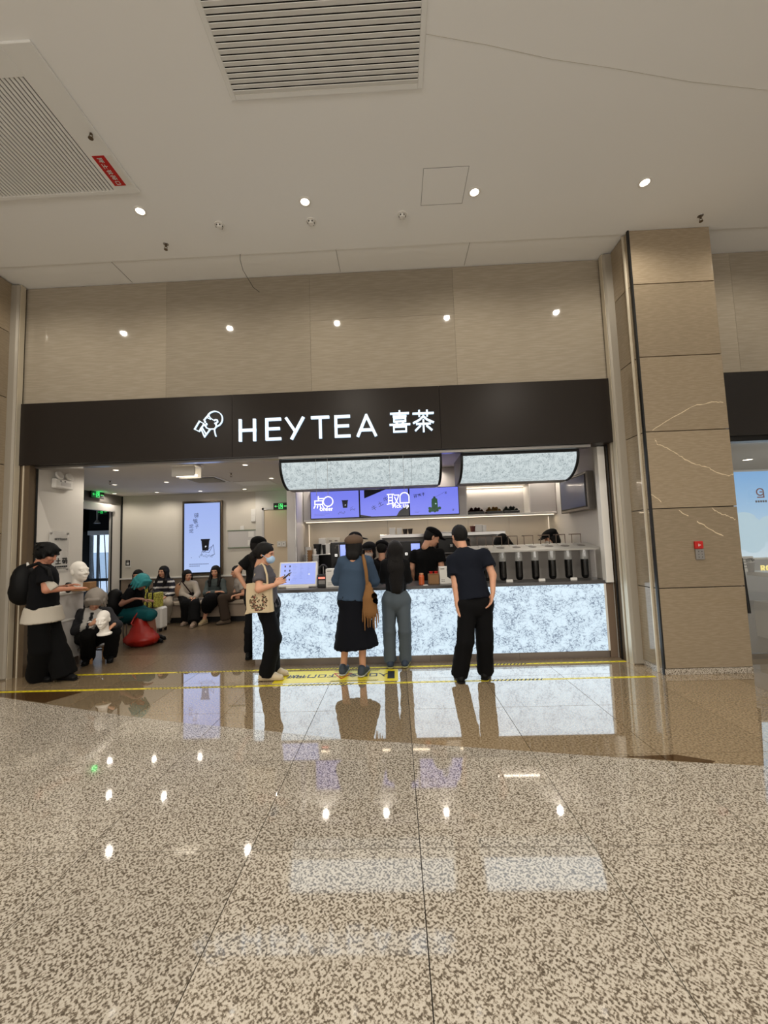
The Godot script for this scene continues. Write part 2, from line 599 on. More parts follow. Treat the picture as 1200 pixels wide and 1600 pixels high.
	lc.emission_texture = vein_tex(53, Color(0.84, 0.885, 0.89), Color(0.36, 0.42, 0.45), 0.5)
	lc.uv1_scale = Vector3(1.5, 1.5, 1.5)
	lc.emission_energy_multiplier = 0.9
	mats["canopy_stone"] = lc
	glow("sign_glow", Color(0.80, 0.91, 1.0), 1.05)
	glow("neon_glow", Color(1.0, 0.98, 0.97), 1.25)
	glow("lamp_glow", Color(1.0, 0.94, 0.84), 7.0)
	glow("strip_glow", Color(1.0, 0.93, 0.82), 1.5)
	glow("exit_glow", Color(0.1, 0.9, 0.35), 0.8)
	glow("window_glow", Color(1.0, 0.94, 0.85), 0.8)

# ---------------------------------------------------------------- the hall
const CEIL := 5.02
const TX := 0.84
const TZ := 0.832

func rect(x0: float, z0: float, x1: float, z1: float) -> PackedVector2Array:
	return PackedVector2Array([Vector2(x0, z0), Vector2(x1, z0), Vector2(x1, z1), Vector2(x0, z1)])

func tile_piece(parent: Node3D, called: String, poly: PackedVector2Array, mat: String, top := 0.0):
	if poly.size() < 3:
		return
	# laid in x, z: prism in x, y turned down
	var t := Transform3D(Basis(Vector3.RIGHT, -PI / 2), Vector3(0, top, 0))
	var flat := PackedVector2Array()
	for p in poly:
		flat.append(Vector2(p.x, -p.y))
	obj(called, prism_mesh(flat, 0.02, t), mats[mat], parent)

func build_hall():
	# floor: a bed of mortar with every stone tile laid on it
	var fl := struct("floor", slab_mesh(Vector3(-9.2, -0.2, -11.5), Vector3(9.2, -0.0195, 9)), mats["floor_joint"], "polished mall floor of speckled granite and beige stone tiles")
	var border := [Vector2(-9, -5.4), Vector2(-5.2, -4.62), Vector2(-4.264, -4.313), Vector2(-3.327, -4.025), Vector2(-2.508, -3.762), Vector2(-1.817, -3.572), Vector2(-1.211, -3.436), Vector2(-0.444, -3.24), Vector2(0.048, -3.16), Vector2(0.773, -3.029), Vector2(1.311, -2.932), Vector2(1.809, -2.841), Vector2(2.322, -2.77), Vector2(3.4, -2.62), Vector2(9, -1.9)]
	var near := PackedVector2Array(border + [Vector2(9, 9), Vector2(-9, 9)])
	var far := PackedVector2Array(border + [Vector2(9, -5.05), Vector2(-9, -5.05)])
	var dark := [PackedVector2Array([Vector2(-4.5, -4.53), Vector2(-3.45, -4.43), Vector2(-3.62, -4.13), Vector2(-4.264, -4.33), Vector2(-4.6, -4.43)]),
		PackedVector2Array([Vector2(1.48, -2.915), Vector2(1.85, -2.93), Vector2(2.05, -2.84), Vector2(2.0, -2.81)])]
	var n := 0
	for iz in range(-7, 3):
		for ix in range(-8, 8):
			var x0 := 0.065 + ix * TX
			var z0 := -2.113 + iz * TZ
			var cell := rect(maxf(x0 + 0.0022, -9), z0 + 0.0022, minf(x0 + TX - 0.0022, 9), z0 + TZ - 0.0022)
			n += 1
			if z0 < 0.3:
				for p in Geometry2D.intersect_polygons(cell, near):
					tile_piece(fl, "granite_tile", p, "granite%d" % (absi(ix * 7 + iz * 3) % 4))
				for p in Geometry2D.intersect_polygons(cell, far):
					var rest := [p]
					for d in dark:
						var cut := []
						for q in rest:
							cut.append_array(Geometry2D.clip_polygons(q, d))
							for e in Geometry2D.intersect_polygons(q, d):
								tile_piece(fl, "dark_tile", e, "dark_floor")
						rest = cut
					for q in rest:
						tile_piece(fl, "beige_tile", q, "beige_floor%d" % (absi(ix * 5 + iz * 3) % 3))
	tile_piece(fl, "granite_field", rect(-9, 0.3 + 0.085, 9, 8.8), "granite0")
	# the tiles further in, under the shop
	for iz in 5:
		for ix in range(-8, 4):
			var x0 := 0.065 + ix * TX
			var z1 := -5.053 - iz * 0.84
			tile_piece(fl, "shop_tile", rect(x0 + 0.001, z1 - 0.838, x0 + TX - 0.001, z1), "shop_floor%d" % (absi(ix * 3 + iz) % 3))
	tile_piece(fl, "neighbour_tile", rect(3.44, -9.2, 9, -5.053), "shop_floor0")
	tile_piece(fl, "shop_tile", rect(-9, -11.4, 3.4, -9.26), "shop_floor1")

	# ceiling, with a shallow strip next to the shop front
	struct("ceiling", slab_mesh(Vector3(-9.2, CEIL, -4.57), Vector3(9.2, CEIL + 0.2, 9)), mats["ceiling"], "white painted mall ceiling with recessed spots")
	struct("ceiling", slab_mesh(Vector3(-9.2, CEIL + 0.012, -5.3), Vector3(9.2, CEIL + 0.2, -4.575)), mats["ceiling"], "narrow ceiling strip above the shop front")
	var jn := begin()
	for x in [-3.35, -0.6, 1.0]:
		slab(jn, Vector3(x, CEIL + 0.008, -4.98), Vector3(x + 0.004, CEIL + 0.02, -4.58))
	obj("panel_joint", jn.commit(), mats["grey_plastic"], get_node("ceiling_001"))

	# the far ends of the hall
	struct("wall_back", slab_mesh(Vector3(-9.2, -0.1, 8.8), Vector3(9.2, CEIL + 0.1, 9)), mats["cream_wall"])
	struct("wall_left", slab_mesh(Vector3(-9.2, -0.1, -5.2), Vector3(-9, CEIL + 0.1, 9)), mats["cream_wall"])
	struct("wall_right", slab_mesh(Vector3(9, -0.1, -5.2), Vector3(9.2, CEIL + 0.1, 9)), mats["cream_wall"])
	for i in 3:
		var x := -6.0 + i * 6.0
		var w := struct("window_%d" % (i + 1), box_mesh(Vector3(5.0, 2.9, 0.08), 0.0, Vector3(x, 1.85, 8.78)), mats["dark_metal"])
		obj("lit_window", box_mesh(Vector3(4.6, 2.6, 0.02), 0.0, Vector3(x, 1.9, 8.735)), mats["window_glow"], w)

	# stone wall over the shop front
	var wf := struct("wall_front", slab_mesh(Vector3(-4.8, 3.4, -5.3), Vector3(2.8, CEIL + 0.1, -5.02)), mats["faint_joint"], "beige stone cladding above the dark shop fascia")
	var xs := [-4.79, -2.898, -1.009, 0.847, 2.79]
	for i in 4:
		var cut := [3.44, 4.396, CEIL + 0.005] if i == 2 else [3.44, CEIL + 0.005]
		for r in cut.size() - 1:
			obj("stone_panel", slab_mesh(Vector3(xs[i] + 0.001, cut[r] + 0.001, -5.02), Vector3(xs[i + 1] - 0.001, cut[r + 1] - 0.001, -5.0)), mats["stone%d" % ((i * 2 + r) % 3)], wf)
	# walls left and right of the two pillars
	for s in [-1, 1]:
		var a := 2.8 if s > 0 else -9.0
		var b := 9.0 if s > 0 else -4.8
		var w2 := struct("wall_front", slab_mesh(Vector3(a, 3.4 if s > 0 else -0.1, -5.3), Vector3(b, CEIL + 0.1, -5.02)), mats["joint"])
		for i in 4:
			var u := a + (b - a) * i / 4.0
			var v := a + (b - a) * (i + 1) / 4.0
			obj("stone_panel", slab_mesh(Vector3(u + 0.001, 3.47, -5.02), Vector3(v - 0.001, CEIL + 0.005, -5.0)), mats["stone%d" % (i % 3)], w2)
	pillar(1)
	pillar(-1)

	# ceiling fittings
	var k := 0
	for z in [-3.87, -0.6, 2.6, 5.8]:
		for x in [-4.25, -2.53, -0.81, 0.92, 2.62, 4.34]:
			if z > -3 and (k % 2 == 1):
				k += 1
				continue
			k += 1
			var lab := "recessed spot %s of the %s row over the hall" % [{-4.25: "at the left end", -2.53: "second from the left end", -0.81: "third from the left end", 0.92: "third from the right end", 2.62: "second from the right end", 4.34: "at the right end"}[x], {-3.87: "shop side", -0.6: "second", 2.6: "third", 5.8: "last"}[z]]
			var where := "hall spots out of the frame"
			if z < -3:
				lab = {-2.53: "recessed ceiling spot beside the red sticker vent", -0.81: "recessed ceiling spot left of the square hatch", 0.92: "recessed ceiling spot next to the square hatch corner", 2.62: "recessed ceiling spot closest to the stone pillar"}.get(x, lab)
				where = "spots in the row before the shop"
			downlight(Vector3(x, CEIL, z), 0.043, lab, where, HALL_SPOT * (0.45 if z < -3 else 1.6), Color(1.0, 0.97, 0.915))
	slat_vent()
	rib_vent()
	for p in [Vector3(-1.8, CEIL, -4.1), Vector3(-0.8, CEIL, -4.12), Vector3(0.19, CEIL, -4.1)]:
		var d := thing("smoke_detector", {-1.8: "round white smoke detector left of the middle two spots", -0.8: "round white smoke detector right below a ceiling spot", 0.19: "round white smoke detector below the square ceiling hatch"}[snappedf(p.x, 0.01)], "detector", p, "smoke detectors in the hall ceiling")
		obj("base", lathe_mesh([Vector2(0.001, -0.012), Vector2(0.05, -0.012), Vector2(0.052, 0), Vector2(0.001, 0)], 18), mats["white_plastic"], d)
		var st := begin()
		lathe(st, [Vector2(0.001, -0.045), Vector2(0.025, -0.043), Vector2(0.034, -0.03), Vector2(0.036, -0.012)], 18)
		obj("sensor_cap", st.commit(), mats["white_plastic"], d)
		var sl := begin()
		for i in 6:
			var a := TAU * i / 6
			box(sl, Vector3(cos(a) * 0.034, -0.026, sin(a) * 0.034), Vector3(0.008, 0.012, 0.012), 0, Basis(Vector3.UP, -a))
		obj("slot", sl.commit(), mats["black"], d)
	for p in [[Vector3(-2.53, CEIL, -4.34), "small metal sprinkler head left of the hanging wire"], [Vector3(3.52, CEIL, -4.35), "small metal sprinkler head above the stone pillar"], [Vector3(-2.43, CEIL, -3.06), "small sprinkler head on the rim of the ribbed vent"]]:
		sprinkler(p[0], p[1])
	# square access hatch: a lid in a thin dark groove
	var h := thing("ceiling_hatch", "square access hatch flush in the white ceiling", "hatch", Vector3(0.6, CEIL, -3.79))
	var gr := begin()
	for e in [[-0.215, 0, 0.004, 0.42], [0.215, 0, 0.004, 0.42], [0, -0.21, 0.434, 0.004], [0, 0.21, 0.434, 0.004]]:
		box(gr, Vector3(e[0], -0.0005, e[1]), Vector3(e[2], 0.002, e[3]))
	obj("groove", gr.commit(), mats["grey_plastic"], h)
	obj("lid", box_mesh(Vector3(0.424, 0.003, 0.414), 0.001, Vector3(0, -0.001, 0)), mats["ceiling"], h)
	# loose wire hanging from the ceiling edge
	var wt := begin()
	tube(wt, [Vector3(-1.75, CEIL, -4.56), Vector3(-1.755, CEIL - 0.06, -4.57), Vector3(-1.74, CEIL - 0.16, -4.62), Vector3(-1.66, CEIL - 0.3, -4.75), Vector3(-1.6, CEIL - 0.33, -4.8)], 0.003, 5)
	tag(obj("loose_wire", wt.commit(), mats["black"], self), "thin dark loose wire dangling from the ceiling edge", "wire")
	# hairline crack across the ceiling paint
	var cr := begin()
	var cp := [Vector3(0.33, 5.019, -2.56), Vector3(0.77, 5.019, -2.645), Vector3(1.264, 5.019, -2.757), Vector3(1.776, 5.019, -2.846), Vector3(2.436, 5.019, -2.973), Vector3(3.11, 5.019, -3.07)]
	for i in 5:
		var a: Vector3 = cp[i]
		var b: Vector3 = cp[i + 1]
		var d := (b - a)
		box(cr, (a + b) * 0.5, Vector3(d.length(), 0.002, 0.0018), 0, Basis(Vector3.UP, atan2(-d.z, d.x)))
	obj("crack", cr.commit(), plain("crack", Color(0.72, 0.7, 0.66), 0.9), get_node("ceiling"))

func pillar(s: int):
	var nm := "pillar"
	var core := struct(nm, slab_mesh(Vector3(s * 2.83, -0.1, -5.2), Vector3(s * 3.72, CEIL + 0.1, -4.54)) if s > 0 else slab_mesh(Vector3(-5.8, -0.1, -5.2), Vector3(-4.9, CEIL + 0.1, -4.54)), mats["joint"], "square stone-clad pillar right of the shop" if s > 0 else "stone-clad pillar at the frame's edge left of the shop")
	var x0 := 2.815 if s > 0 else -5.815
	var x1 := 3.735 if s > 0 else -4.885
	var side := x0 if s > 0 else x1
	var ys := [0.0, 0.062, 0.912, 1.777, 2.638, 3.5, 4.362, CEIL]
	for i in 7:
		var base := i == 0
		var y0: float = ys[i] + (0.0 if base else 0.0045)
		var y1: float = ys[i + 1] - (0.0 if base else 0.0045)
		var mt: Material = mats["granite1"] if base else mats["pillar_stone%d" % (i % 3)]
		obj("plinth" if base else "stone_panel", slab_mesh(Vector3(x0, y0, -4.54), Vector3(x1, y1, -4.515 if not base else -4.51), 0.002), mt, core)
		# return face towards the shop: a narrow strip, a metal trim, then the wide panel
		var d := -1.0 if s > 0 else 1.0
		obj("plinth" if base else "side_panel", slab_mesh(Vector3(side, y0, -4.6), Vector3(side + d * -0.02, y1, -4.535)), mt, core)
		obj("plinth" if base else "side_panel", slab_mesh(Vector3(side + d * 0.012, y0, -4.87), Vector3(side - d * 0.02, y1, -4.62)), mt, core)
	obj("corner_gap", slab_mesh(Vector3(side - s * 0.008, 0.0, -4.545), Vector3(side + s * 0.01, CEIL, -4.512)), mats["black"], core)
	obj("metal_trim", slab_mesh(Vector3(side - s * 0.022, 0, -4.622), Vector3(side + s * 0.01, CEIL, -4.6), 0.003), mats["light_trim"], core)
	# grey metal post in the corner between pillar and shop front
	var px := 2.75 if s > 0 else -4.82
	var post := begin()
	box(post, Vector3(px + s * 0.02, CEIL / 2, -4.925), Vector3(0.13, CEIL, 0.11), 0.02)
	obj("corner_post", post.commit(), mats["grey_post"], core)
	obj("metal_trim", slab_mesh(Vector3(px - s * 0.05, 0, -4.97), Vector3(px - s * 0.035, CEIL, -4.9)), mats["light_trim"], core)
	if s > 0:
		# light veins running through the front panels
		var v := begin()
		var t := Transform3D(Basis.IDENTITY, Vector3(0, 0, -4.5145))
		for line in [[Vector2(2.904, 2.657), Vector2(3.126, 2.793), Vector2(3.382, 2.914), Vector2(3.574, 2.949), Vector2(3.720, 2.943)], [Vector2(2.917, 2.562), Vector2(2.933, 2.503), Vector2(3.054, 2.441), Vector2(3.172, 2.357), Vector2(3.289, 2.273), Vector2(3.457, 2.216), Vector2(3.568, 2.148), Vector2(3.689, 2.115), Vector2(3.746, 2.134)], [Vector2(2.845, 2.118), Vector2(3.024, 2.019), Vector2(3.201, 1.906), Vector2(3.348, 1.851), Vector2(3.283, 1.818), Vector2(3.179, 1.815)], [Vector2(3.463, 1.762), Vector2(3.567, 1.696), Vector2(3.659, 1.657), Vector2(3.716, 1.620)], [Vector2(3.105, 1.754), Vector2(3.222, 1.673)], [Vector2(3.293, 1.621), Vector2(3.428, 1.533), Vector2(3.590, 1.437)], [Vector2(2.824, 1.941), Vector2(2.954, 1.837)]]:
			var up := PackedVector2Array()
			var dn := PackedVector2Array()
			for i in line.size() - 1:
				for k in 6:
					var q: Vector2 = line[i].lerp(line[i + 1], k / 6.0) + Vector2(rng.randf() - 0.5, rng.randf() - 0.5) * 0.013
					var h := 0.0022 + 0.004 * rng.randf()
					up.append(q + Vector2(0.3, 1) * h)
					dn.append(q - Vector2(0.3, 1) * h)
			dn.reverse()
			up.append_array(dn)
			prism(v, up, 0.001, t)
		obj("stone_vein", v.commit(), mats["vein"], core)
		# fire alarm point: red push box over a grey phone plate
		var fa := thing("fire_alarm", "red call point above a grey plate on the stone pillar", "fire alarm", Vector3(3.279, 1.322, -4.515))
		obj("call_point", box_mesh(Vector3(0.085, 0.082, 0.03), 0.006, Vector3(-0.004, 0.045, 0.016)), mats["red"], fa)
		var ar := begin()
		strokes(ar, parse("-1,1 1,0;-1,-1 1,0;-1,1 -1,-1"), 0.004, 0.002, Transform3D(Basis.IDENTITY, Vector3(-0.004, 0.045, 0.032)), 0.012)
		obj("arrow_mark", ar.commit(), mats["white_plastic"], fa)
		obj("phone_plate", box_mesh(Vector3(0.088, 0.115, 0.022), 0.005, Vector3(0.004, -0.056, 0.012)), mats["grey_plastic"], fa)
		for i in 2:
			for j in 3:
				obj("socket_hole", box_mesh(Vector3(0.008, 0.008, 0.002)), mats["black"], fa, Vector3(-0.015 + i * 0.035, -0.025 - j * 0.03, 0.0235))

func downlight(p: Vector3, r: float, label: String, grp: String, e: float, c: Color, ring := "white_plastic"):
	var o := thing("ceiling_spot", label, "ceiling light", p, grp)
	var st := begin()
	lathe(st, [Vector2(r, 0.0), Vector2(r, -0.006), Vector2(r + 0.006, -0.009), Vector2(r + 0.018, -0.005), Vector2(r + 0.02, 0.0)], 20)
	obj("ring", st.commit(), mats[ring], o)
	var g := begin()
	lathe(g, [Vector2(0.0005, -0.004), Vector2(r, -0.004), Vector2(r, 0.0)], 20)
	obj("lamp", g.commit(), mats["lamp_glow"], o)
	spot(Vector3(0, -0.02, 0), c, e, 80.0, r * 0.8, o)
	return o

func sprinkler(p: Vector3, label: String):
	var o := thing("sprinkler", label, "sprinkler", p)
	var st := begin()
	lathe(st, [Vector2(0.001, -0.004), Vector2(0.028, -0.004), Vector2(0.03, 0)], 14)
	obj("escutcheon", st.commit(), mats["steel"], o)
	st = begin()
	tube(st, [Vector3(0, 0, 0), Vector3(0, -0.03, 0)], 0.01, 8)
	tube(st, [Vector3(0.012, -0.03, 0), Vector3(0.016, -0.05, 0), Vector3(0.003, -0.066, 0)], 0.003, 5)
	tube(st, [Vector3(-0.012, -0.03, 0), Vector3(-0.016, -0.05, 0), Vector3(-0.003, -0.066, 0)], 0.003, 5)
	obj("frame", st.commit(), mats["bronze_trim"], o)
	st = begin()
	lathe(st, [Vector2(0.001, -0.07), Vector2(0.02, -0.068), Vector2(0.02, -0.064), Vector2(0.001, -0.064)], 12)
	obj("deflector", st.commit(), mats["bronze_trim"], o)

func slat_vent():
	var o := thing("air_grille", "wide white ceiling air grille with horizontal slats", "air vent", Vector3(-0.42, CEIL, -2.2))
	var w := 1.42
	var z0 := -0.65
	var z1 := 0.75
	obj("dark_duct", slab_mesh(Vector3(-w / 2, -0.004, z0), Vector3(w / 2, -0.001, z1)), mats["grille_dark"], o)
	var fr := begin()
	slab(fr, Vector3(-w / 2 - 0.04, -0.014, z0 - 0.04), Vector3(-w / 2, 0, z1 + 0.04), 0.003)
	slab(fr, Vector3(w / 2, -0.014, z0 - 0.04), Vector3(w / 2 + 0.04, 0, z1 + 0.04), 0.003)
	slab(fr, Vector3(-w / 2, -0.014, z0 - 0.04), Vector3(w / 2, 0, z0), 0.003)
	slab(fr, Vector3(-w / 2, -0.014, z1), Vector3(w / 2, 0, z1 + 0.04), 0.003)
	obj("frame", fr.commit(), mats["grille_white"], o)
	var m := box_mesh(Vector3(w, 0.005, 0.0335), 0.001)
	var n := 38
	for i in n:
		var s := obj("slat", m, mats["grille_white"], o, Vector3(0, -0.016, lerpf(z0 + 0.018, z1 - 0.018, float(i) / (n - 1))))
		s.rotation.x = 0.28

func rib_vent():
	var o := thing("return_vent", "ribbed return air vent with a red and white sticker", "air vent", Vector3(-3.1, CEIL, -3.04))
	obj("dark_duct", slab_mesh(Vector3(-0.9, -0.004, -0.57), Vector3(0.52, -0.001, 0.42)), mats["grille_dark"], o)
	var fr := begin()
	slab(fr, Vector3(0.5, -0.022, -0.6), Vector3(0.72, 0, 0.6), 0.004)
	slab(fr, Vector3(-0.95, -0.022, -0.6), Vector3(0.5, 0, -0.56), 0.004)
	slab(fr, Vector3(-0.95, -0.022, 0.4), Vector3(0.5, 0, 0.6), 0.004)
	slab(fr, Vector3(-1.1, -0.022, -0.6), Vector3(-0.9, 0, 0.6), 0.004)
	obj("frame", fr.commit(), mats["grille_white"], o)
	var m := box_mesh(Vector3(0.026, 0.014, 0.97), 0.004)
	for i in 40:
		obj("rib", m, mats["grille_white"], o, Vector3(-0.885 + i * 0.0355, -0.014, -0.08))
	var stk := obj("sticker", box_mesh(Vector3(0.11, 0.002, 0.3), 0, Vector3(0.585, -0.0235, -0.36)), mats["red"], o)
	stk.set_meta("label", "red and white warning sticker")
	obj("sticker_border", box_mesh(Vector3(0.05, 0.002, 0.3), 0, Vector3(0.672, -0.0235, -0.36)), mats["white_plastic"], o)
	var gl := begin()
	var b := Basis(Vector3(0, 0, 1), Vector3(1, 0, 0), Vector3(0, -1, 0))
	var i := 0
	for g in ["kou", "ma", "hao", "tu", "gan"]:
		glyph(gl, g, Vector3(0.56, -0.0265, -0.5 + i * 0.056), 0.046, 0.006, 0.001, b)
		i += 1
	obj("sticker_print", gl.commit(), mats["white_plastic"], o)

# ---------------------------------------------------------------- shop shell
const SC := 2.75
func build_shop_shell():
	struct("ceiling", slab_mesh(Vector3(-6.4, SC, -9.2), Vector3(2.9, SC + 0.15, -5.2)), mats["shop_ceiling"], "low white ceiling over the seating corner and kitchen")
	var bz := -8.94
	# rear wall: cream above a white ledge, taupe panel below
	var wb := struct("wall_rear", slab_mesh(Vector3(-6.4, -0.1, bz - 0.2), Vector3(-1.56, SC + 0.1, bz)), mats["cream_wall"], "cream rear wall of the seating corner")
	obj("dado_panel", slab_mesh(Vector3(-6.17, 0.0, bz), Vector3(-3.1, 0.88, bz + 0.02)), mats["bench"], wb)
	obj("ledge", slab_mesh(Vector3(-6.17, 0.88, bz), Vector3(-3.1, 0.915, bz + 0.045), 0.005), mats["white_plastic"], wb)
	obj("wall_return", slab_mesh(Vector3(-3.1, 0.0, bz), Vector3(-1.7, SC, bz + 0.05)), mats["white_wall"], wb)
	# white side wall next to the opening, then the wall with the street door
	struct("wall_side", slab_mesh(Vector3(-6.4, -0.1, -5.885), Vector3(-4.65, SC + 0.1, -5.09)), mats["white_wall"], "white side wall at the left of the shop opening")
	var wd := struct("wall_left", slab_mesh(Vector3(-6.4, -0.1, -6.6), Vector3(-6.18, SC + 0.1, -5.885)), mats["white_wall"], "left shop wall around the street door")
	obj("door_pier", slab_mesh(Vector3(-6.23, -0.1, -9.1), Vector3(-6.18, SC + 0.1, -8.62)), mats["white_wall"], wd)
	obj("lintel", slab_mesh(Vector3(-6.23, 2.38, -8.62), Vector3(-6.18, SC + 0.1, -6.6)), mats["white_wall"], wd)
	obj("lintel_board", slab_mesh(Vector3(-6.19, 2.56, -8.9), Vector3(-6.15, SC, -5.9), 0.004), mats["brushed"], wd)
	obj("door_head", slab_mesh(Vector3(-6.19, 2.375, -8.66), Vector3(-6.13, 2.52, -6.5), 0.005), mats["cabinet"], wd)
	obj("corner_gap", slab_mesh(Vector3(-6.18, 0, -8.94), Vector3(-6.15, SC, -8.915)), mats["black"], wd)
	obj("shadow_gap", slab_mesh(Vector3(-6.185, 0, -8.645), Vector3(-6.17, 2.38, -8.62)), mats["black"], wd)
	# kitchen: partition, right wall, back wall
	var pt := struct("wall_partition", slab_mesh(Vector3(-1.70, -0.05, -8.94), Vector3(-1.56, SC + 0.1, -6.3)), mats["cabinet"], "grey partition between seating corner and kitchen")
	obj("edge_trim", slab_mesh(Vector3(-1.575, 0, -6.31), Vector3(-1.55, SC, -6.29), 0.004), mats["steel"], pt)
	struct("wall_right", slab_mesh(Vector3(2.70, -0.1, -7.4), Vector3(2.84, SC + 0.1, -5.12)), mats["white_wall"], "white right wall of the kitchen")
	struct("wall_rear", slab_mesh(Vector3(-1.56, -0.1, -7.4), Vector3(2.7, SC + 0.1, -7.2)), mats["cabinet"], "kitchen back wall behind the upper cabinets")
	# outside the street door: dark lobby, glazed doors in its far wall, daylight beyond
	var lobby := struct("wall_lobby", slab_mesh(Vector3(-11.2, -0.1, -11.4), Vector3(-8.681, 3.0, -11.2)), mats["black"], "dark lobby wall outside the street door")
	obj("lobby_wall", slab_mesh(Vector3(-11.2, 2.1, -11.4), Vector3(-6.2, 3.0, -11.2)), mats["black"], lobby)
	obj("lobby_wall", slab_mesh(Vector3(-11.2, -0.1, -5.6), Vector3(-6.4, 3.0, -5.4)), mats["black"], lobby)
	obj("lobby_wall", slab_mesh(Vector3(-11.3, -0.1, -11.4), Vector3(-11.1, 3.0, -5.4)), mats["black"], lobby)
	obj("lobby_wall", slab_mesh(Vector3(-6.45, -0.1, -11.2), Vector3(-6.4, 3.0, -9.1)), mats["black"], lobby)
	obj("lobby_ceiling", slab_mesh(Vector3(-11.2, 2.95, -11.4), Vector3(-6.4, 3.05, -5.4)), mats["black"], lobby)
	var gf := struct("door_2", slab_mesh(Vector3(-8.681, 2.0, -11.3), Vector3(-6.4, 2.12, -11.16)), mats["grille_white"])
	for x in [-8.662, -8.423, -7.999]:
		obj("glazing_bar", slab_mesh(Vector3(x - 0.012, 0, -11.28), Vector3(x + 0.012, 2.0, -11.2)), mats["dark_metal"], gf)
	obj("glazing_rail", slab_mesh(Vector3(-8.681, 0.0, -11.28), Vector3(-6.4, 0.08, -11.2)), mats["dark_metal"], gf)
	obj("glazing_rail", slab_mesh(Vector3(-8.681, 0.742 - 0.04, -11.28), Vector3(-6.4, 0.742 + 0.04, -11.2)), mats["dark_metal"], gf)
	obj("glass_pane", slab_mesh(Vector3(-8.662, 0.08, -11.245), Vector3(-6.4, 2.0, -11.235)), mats["glass"], gf)
	var tr := begin()
	for x in [0, 1, 2, 3]:
		var u: float = -9.049 + x * 0.19
		tube(tr, [Vector3(u, 2.1, -11.8), Vector3(u + 0.14, 0.0, -11.8)], 0.013, 6)
	tag(obj("railing", tr.commit(), mats["dark_metal"], self), "slanting dark bars outside beyond the glazed lobby doors", "railing")
	struct("ground", slab_mesh(Vector3(-30, -0.2, -40), Vector3(2, -0.02, -11.4)), plain("pavement", Color(0.8, 0.82, 0.85), 0.5), "pale street pavement outside the glazed door")
	tag(obj("street_wall", slab_mesh(Vector3(-26, -0.02, -24.2), Vector3(-4, 1.5, -24)), plain("street_grey", Color(0.75, 0.8, 0.84), 0.8), self), "low pale wall across the street outside", "wall")
	# lobby fitting seen through the doorway
	var lp := thing("ceiling_pole", "white pole hanging from the dark lobby ceiling", "pole", Vector3(-7.839, 2.95, -10.4))
	var ps := begin()
	tube(ps, [Vector3(0, 0, 0), Vector3(0, -0.62, 0)], 0.018, 8)
	obj("rod", ps.commit(), mats["white_plastic"], lp)
	var pc := begin()
	lathe(pc, [Vector2(0.001, -0.68), Vector2(0.08, -0.68), Vector2(0.03, -0.6), Vector2(0.018, -0.58)], 12)
	obj("lamp_cup", pc.commit(), mats["white_plastic"], lp)
	exit_sign(Vector3(-6.1, 2.688, -8.083), PI / 2, 0.36, 0.15, "green exit sign hanging over the street door lintel")
	exit_sign(Vector3(-8.072, 2.616, -10.9), 0.0, 0.3, 0.11, "small green exit sign out in the dark lobby")
	exit_sign(Vector3(-2.521, 2.392, -8.86), 0.0, 0.33, 0.15, "green exit sign over the beige service door")

	# seating ceiling: spots in rows
	var rows := {"front row": [Vector3(-4.225, 2.75, -5.97), Vector3(-3.189, 2.75, -5.974), Vector3(-2.233, 2.75, -5.964)], "middle row": [Vector3(-5.174, 2.75, -7.284), Vector3(-4.162, 2.75, -7.221), Vector3(-2.229, 2.75, -7.237)], "rear row": [Vector3(-5.971, 2.75, -8.41), Vector3(-5.08, 2.75, -8.454), Vector3(-4.16, 2.75, -8.504), Vector3(-3.187, 2.75, -8.465)]}
	var ord := ["leftmost", "second", "third", "last"]
	for r in rows:
		var i := 0
		for p in rows[r]:
			downlight(p, 0.036, "%s spot from the left in the %s over the seats" % [ord[i] if i < rows[r].size() - 1 else "rightmost", r], "spots over the seating corner", SHOP_SPOT, Color(1.0, 0.96, 0.9))
			i += 1
	var ks := ["at its left end", "behind the order neon", "between the two glowing canopies", "at its right end"]
	for i in 4:
		downlight(Vector3([-1.26, -0.3, 0.64, 2.4][i], SC, -6.7), 0.036, "kitchen ceiling spot %s" % ks[i], "spots over the kitchen aisle", SHOP_SPOT * 1.2, Color(1.0, 0.96, 0.9))
	# box light, square air diffuser, camera, sprinklers
	var bl := thing("box_light", "white box light hanging under the seating ceiling", "light fixture", Vector3(-2.998, 2.62, -5.723))
	obj("housing", box_mesh(Vector3(0.34, 0.02, 0.3), 0.004, Vector3(0, 0.09, 0)), mats["white_plastic"], bl)
	obj("diffuser", box_mesh(Vector3(0.33, 0.15, 0.012), 0.003, Vector3(0, 0.0, 0.1)), mats["white_plastic"], bl)
	obj("rear_shade", box_mesh(Vector3(0.33, 0.15, 0.012), 0.003, Vector3(0, 0.0, -0.1)), mats["white_plastic"], bl)
	var bt := begin()
	tube(bt, [Vector3(-0.15, -0.05, 0), Vector3(0.15, -0.05, 0)], 0.014, 8)
	obj("lamp_tube", bt.commit(), mats["lamp_glow"], bl)
	var hg := begin()
	for x in [-0.12, 0.12]:
		tube(hg, [Vector3(x, 0.09, 0), Vector3(x, 0.13, 0)], 0.006, 5)
		tube(hg, [Vector3(x, 0.09, 0), Vector3(x, -0.05, 0)], 0.004, 5)
	obj("hanger", hg.commit(), mats["steel"], bl)
	var df := thing("air_diffuser", "square louvred air diffuser in the seating ceiling", "air vent", Vector3(-3.374, 2.75, -7.11))
	obj("frame", box_mesh(Vector3(0.62, 0.012, 0.62), 0.003, Vector3(0, -0.006, 0)), mats["white_plastic"], df)
	obj("dark_duct", box_mesh(Vector3(0.5, 0.003, 0.5), 0, Vector3(0, -0.013, 0)), mats["grille_dark"], df)
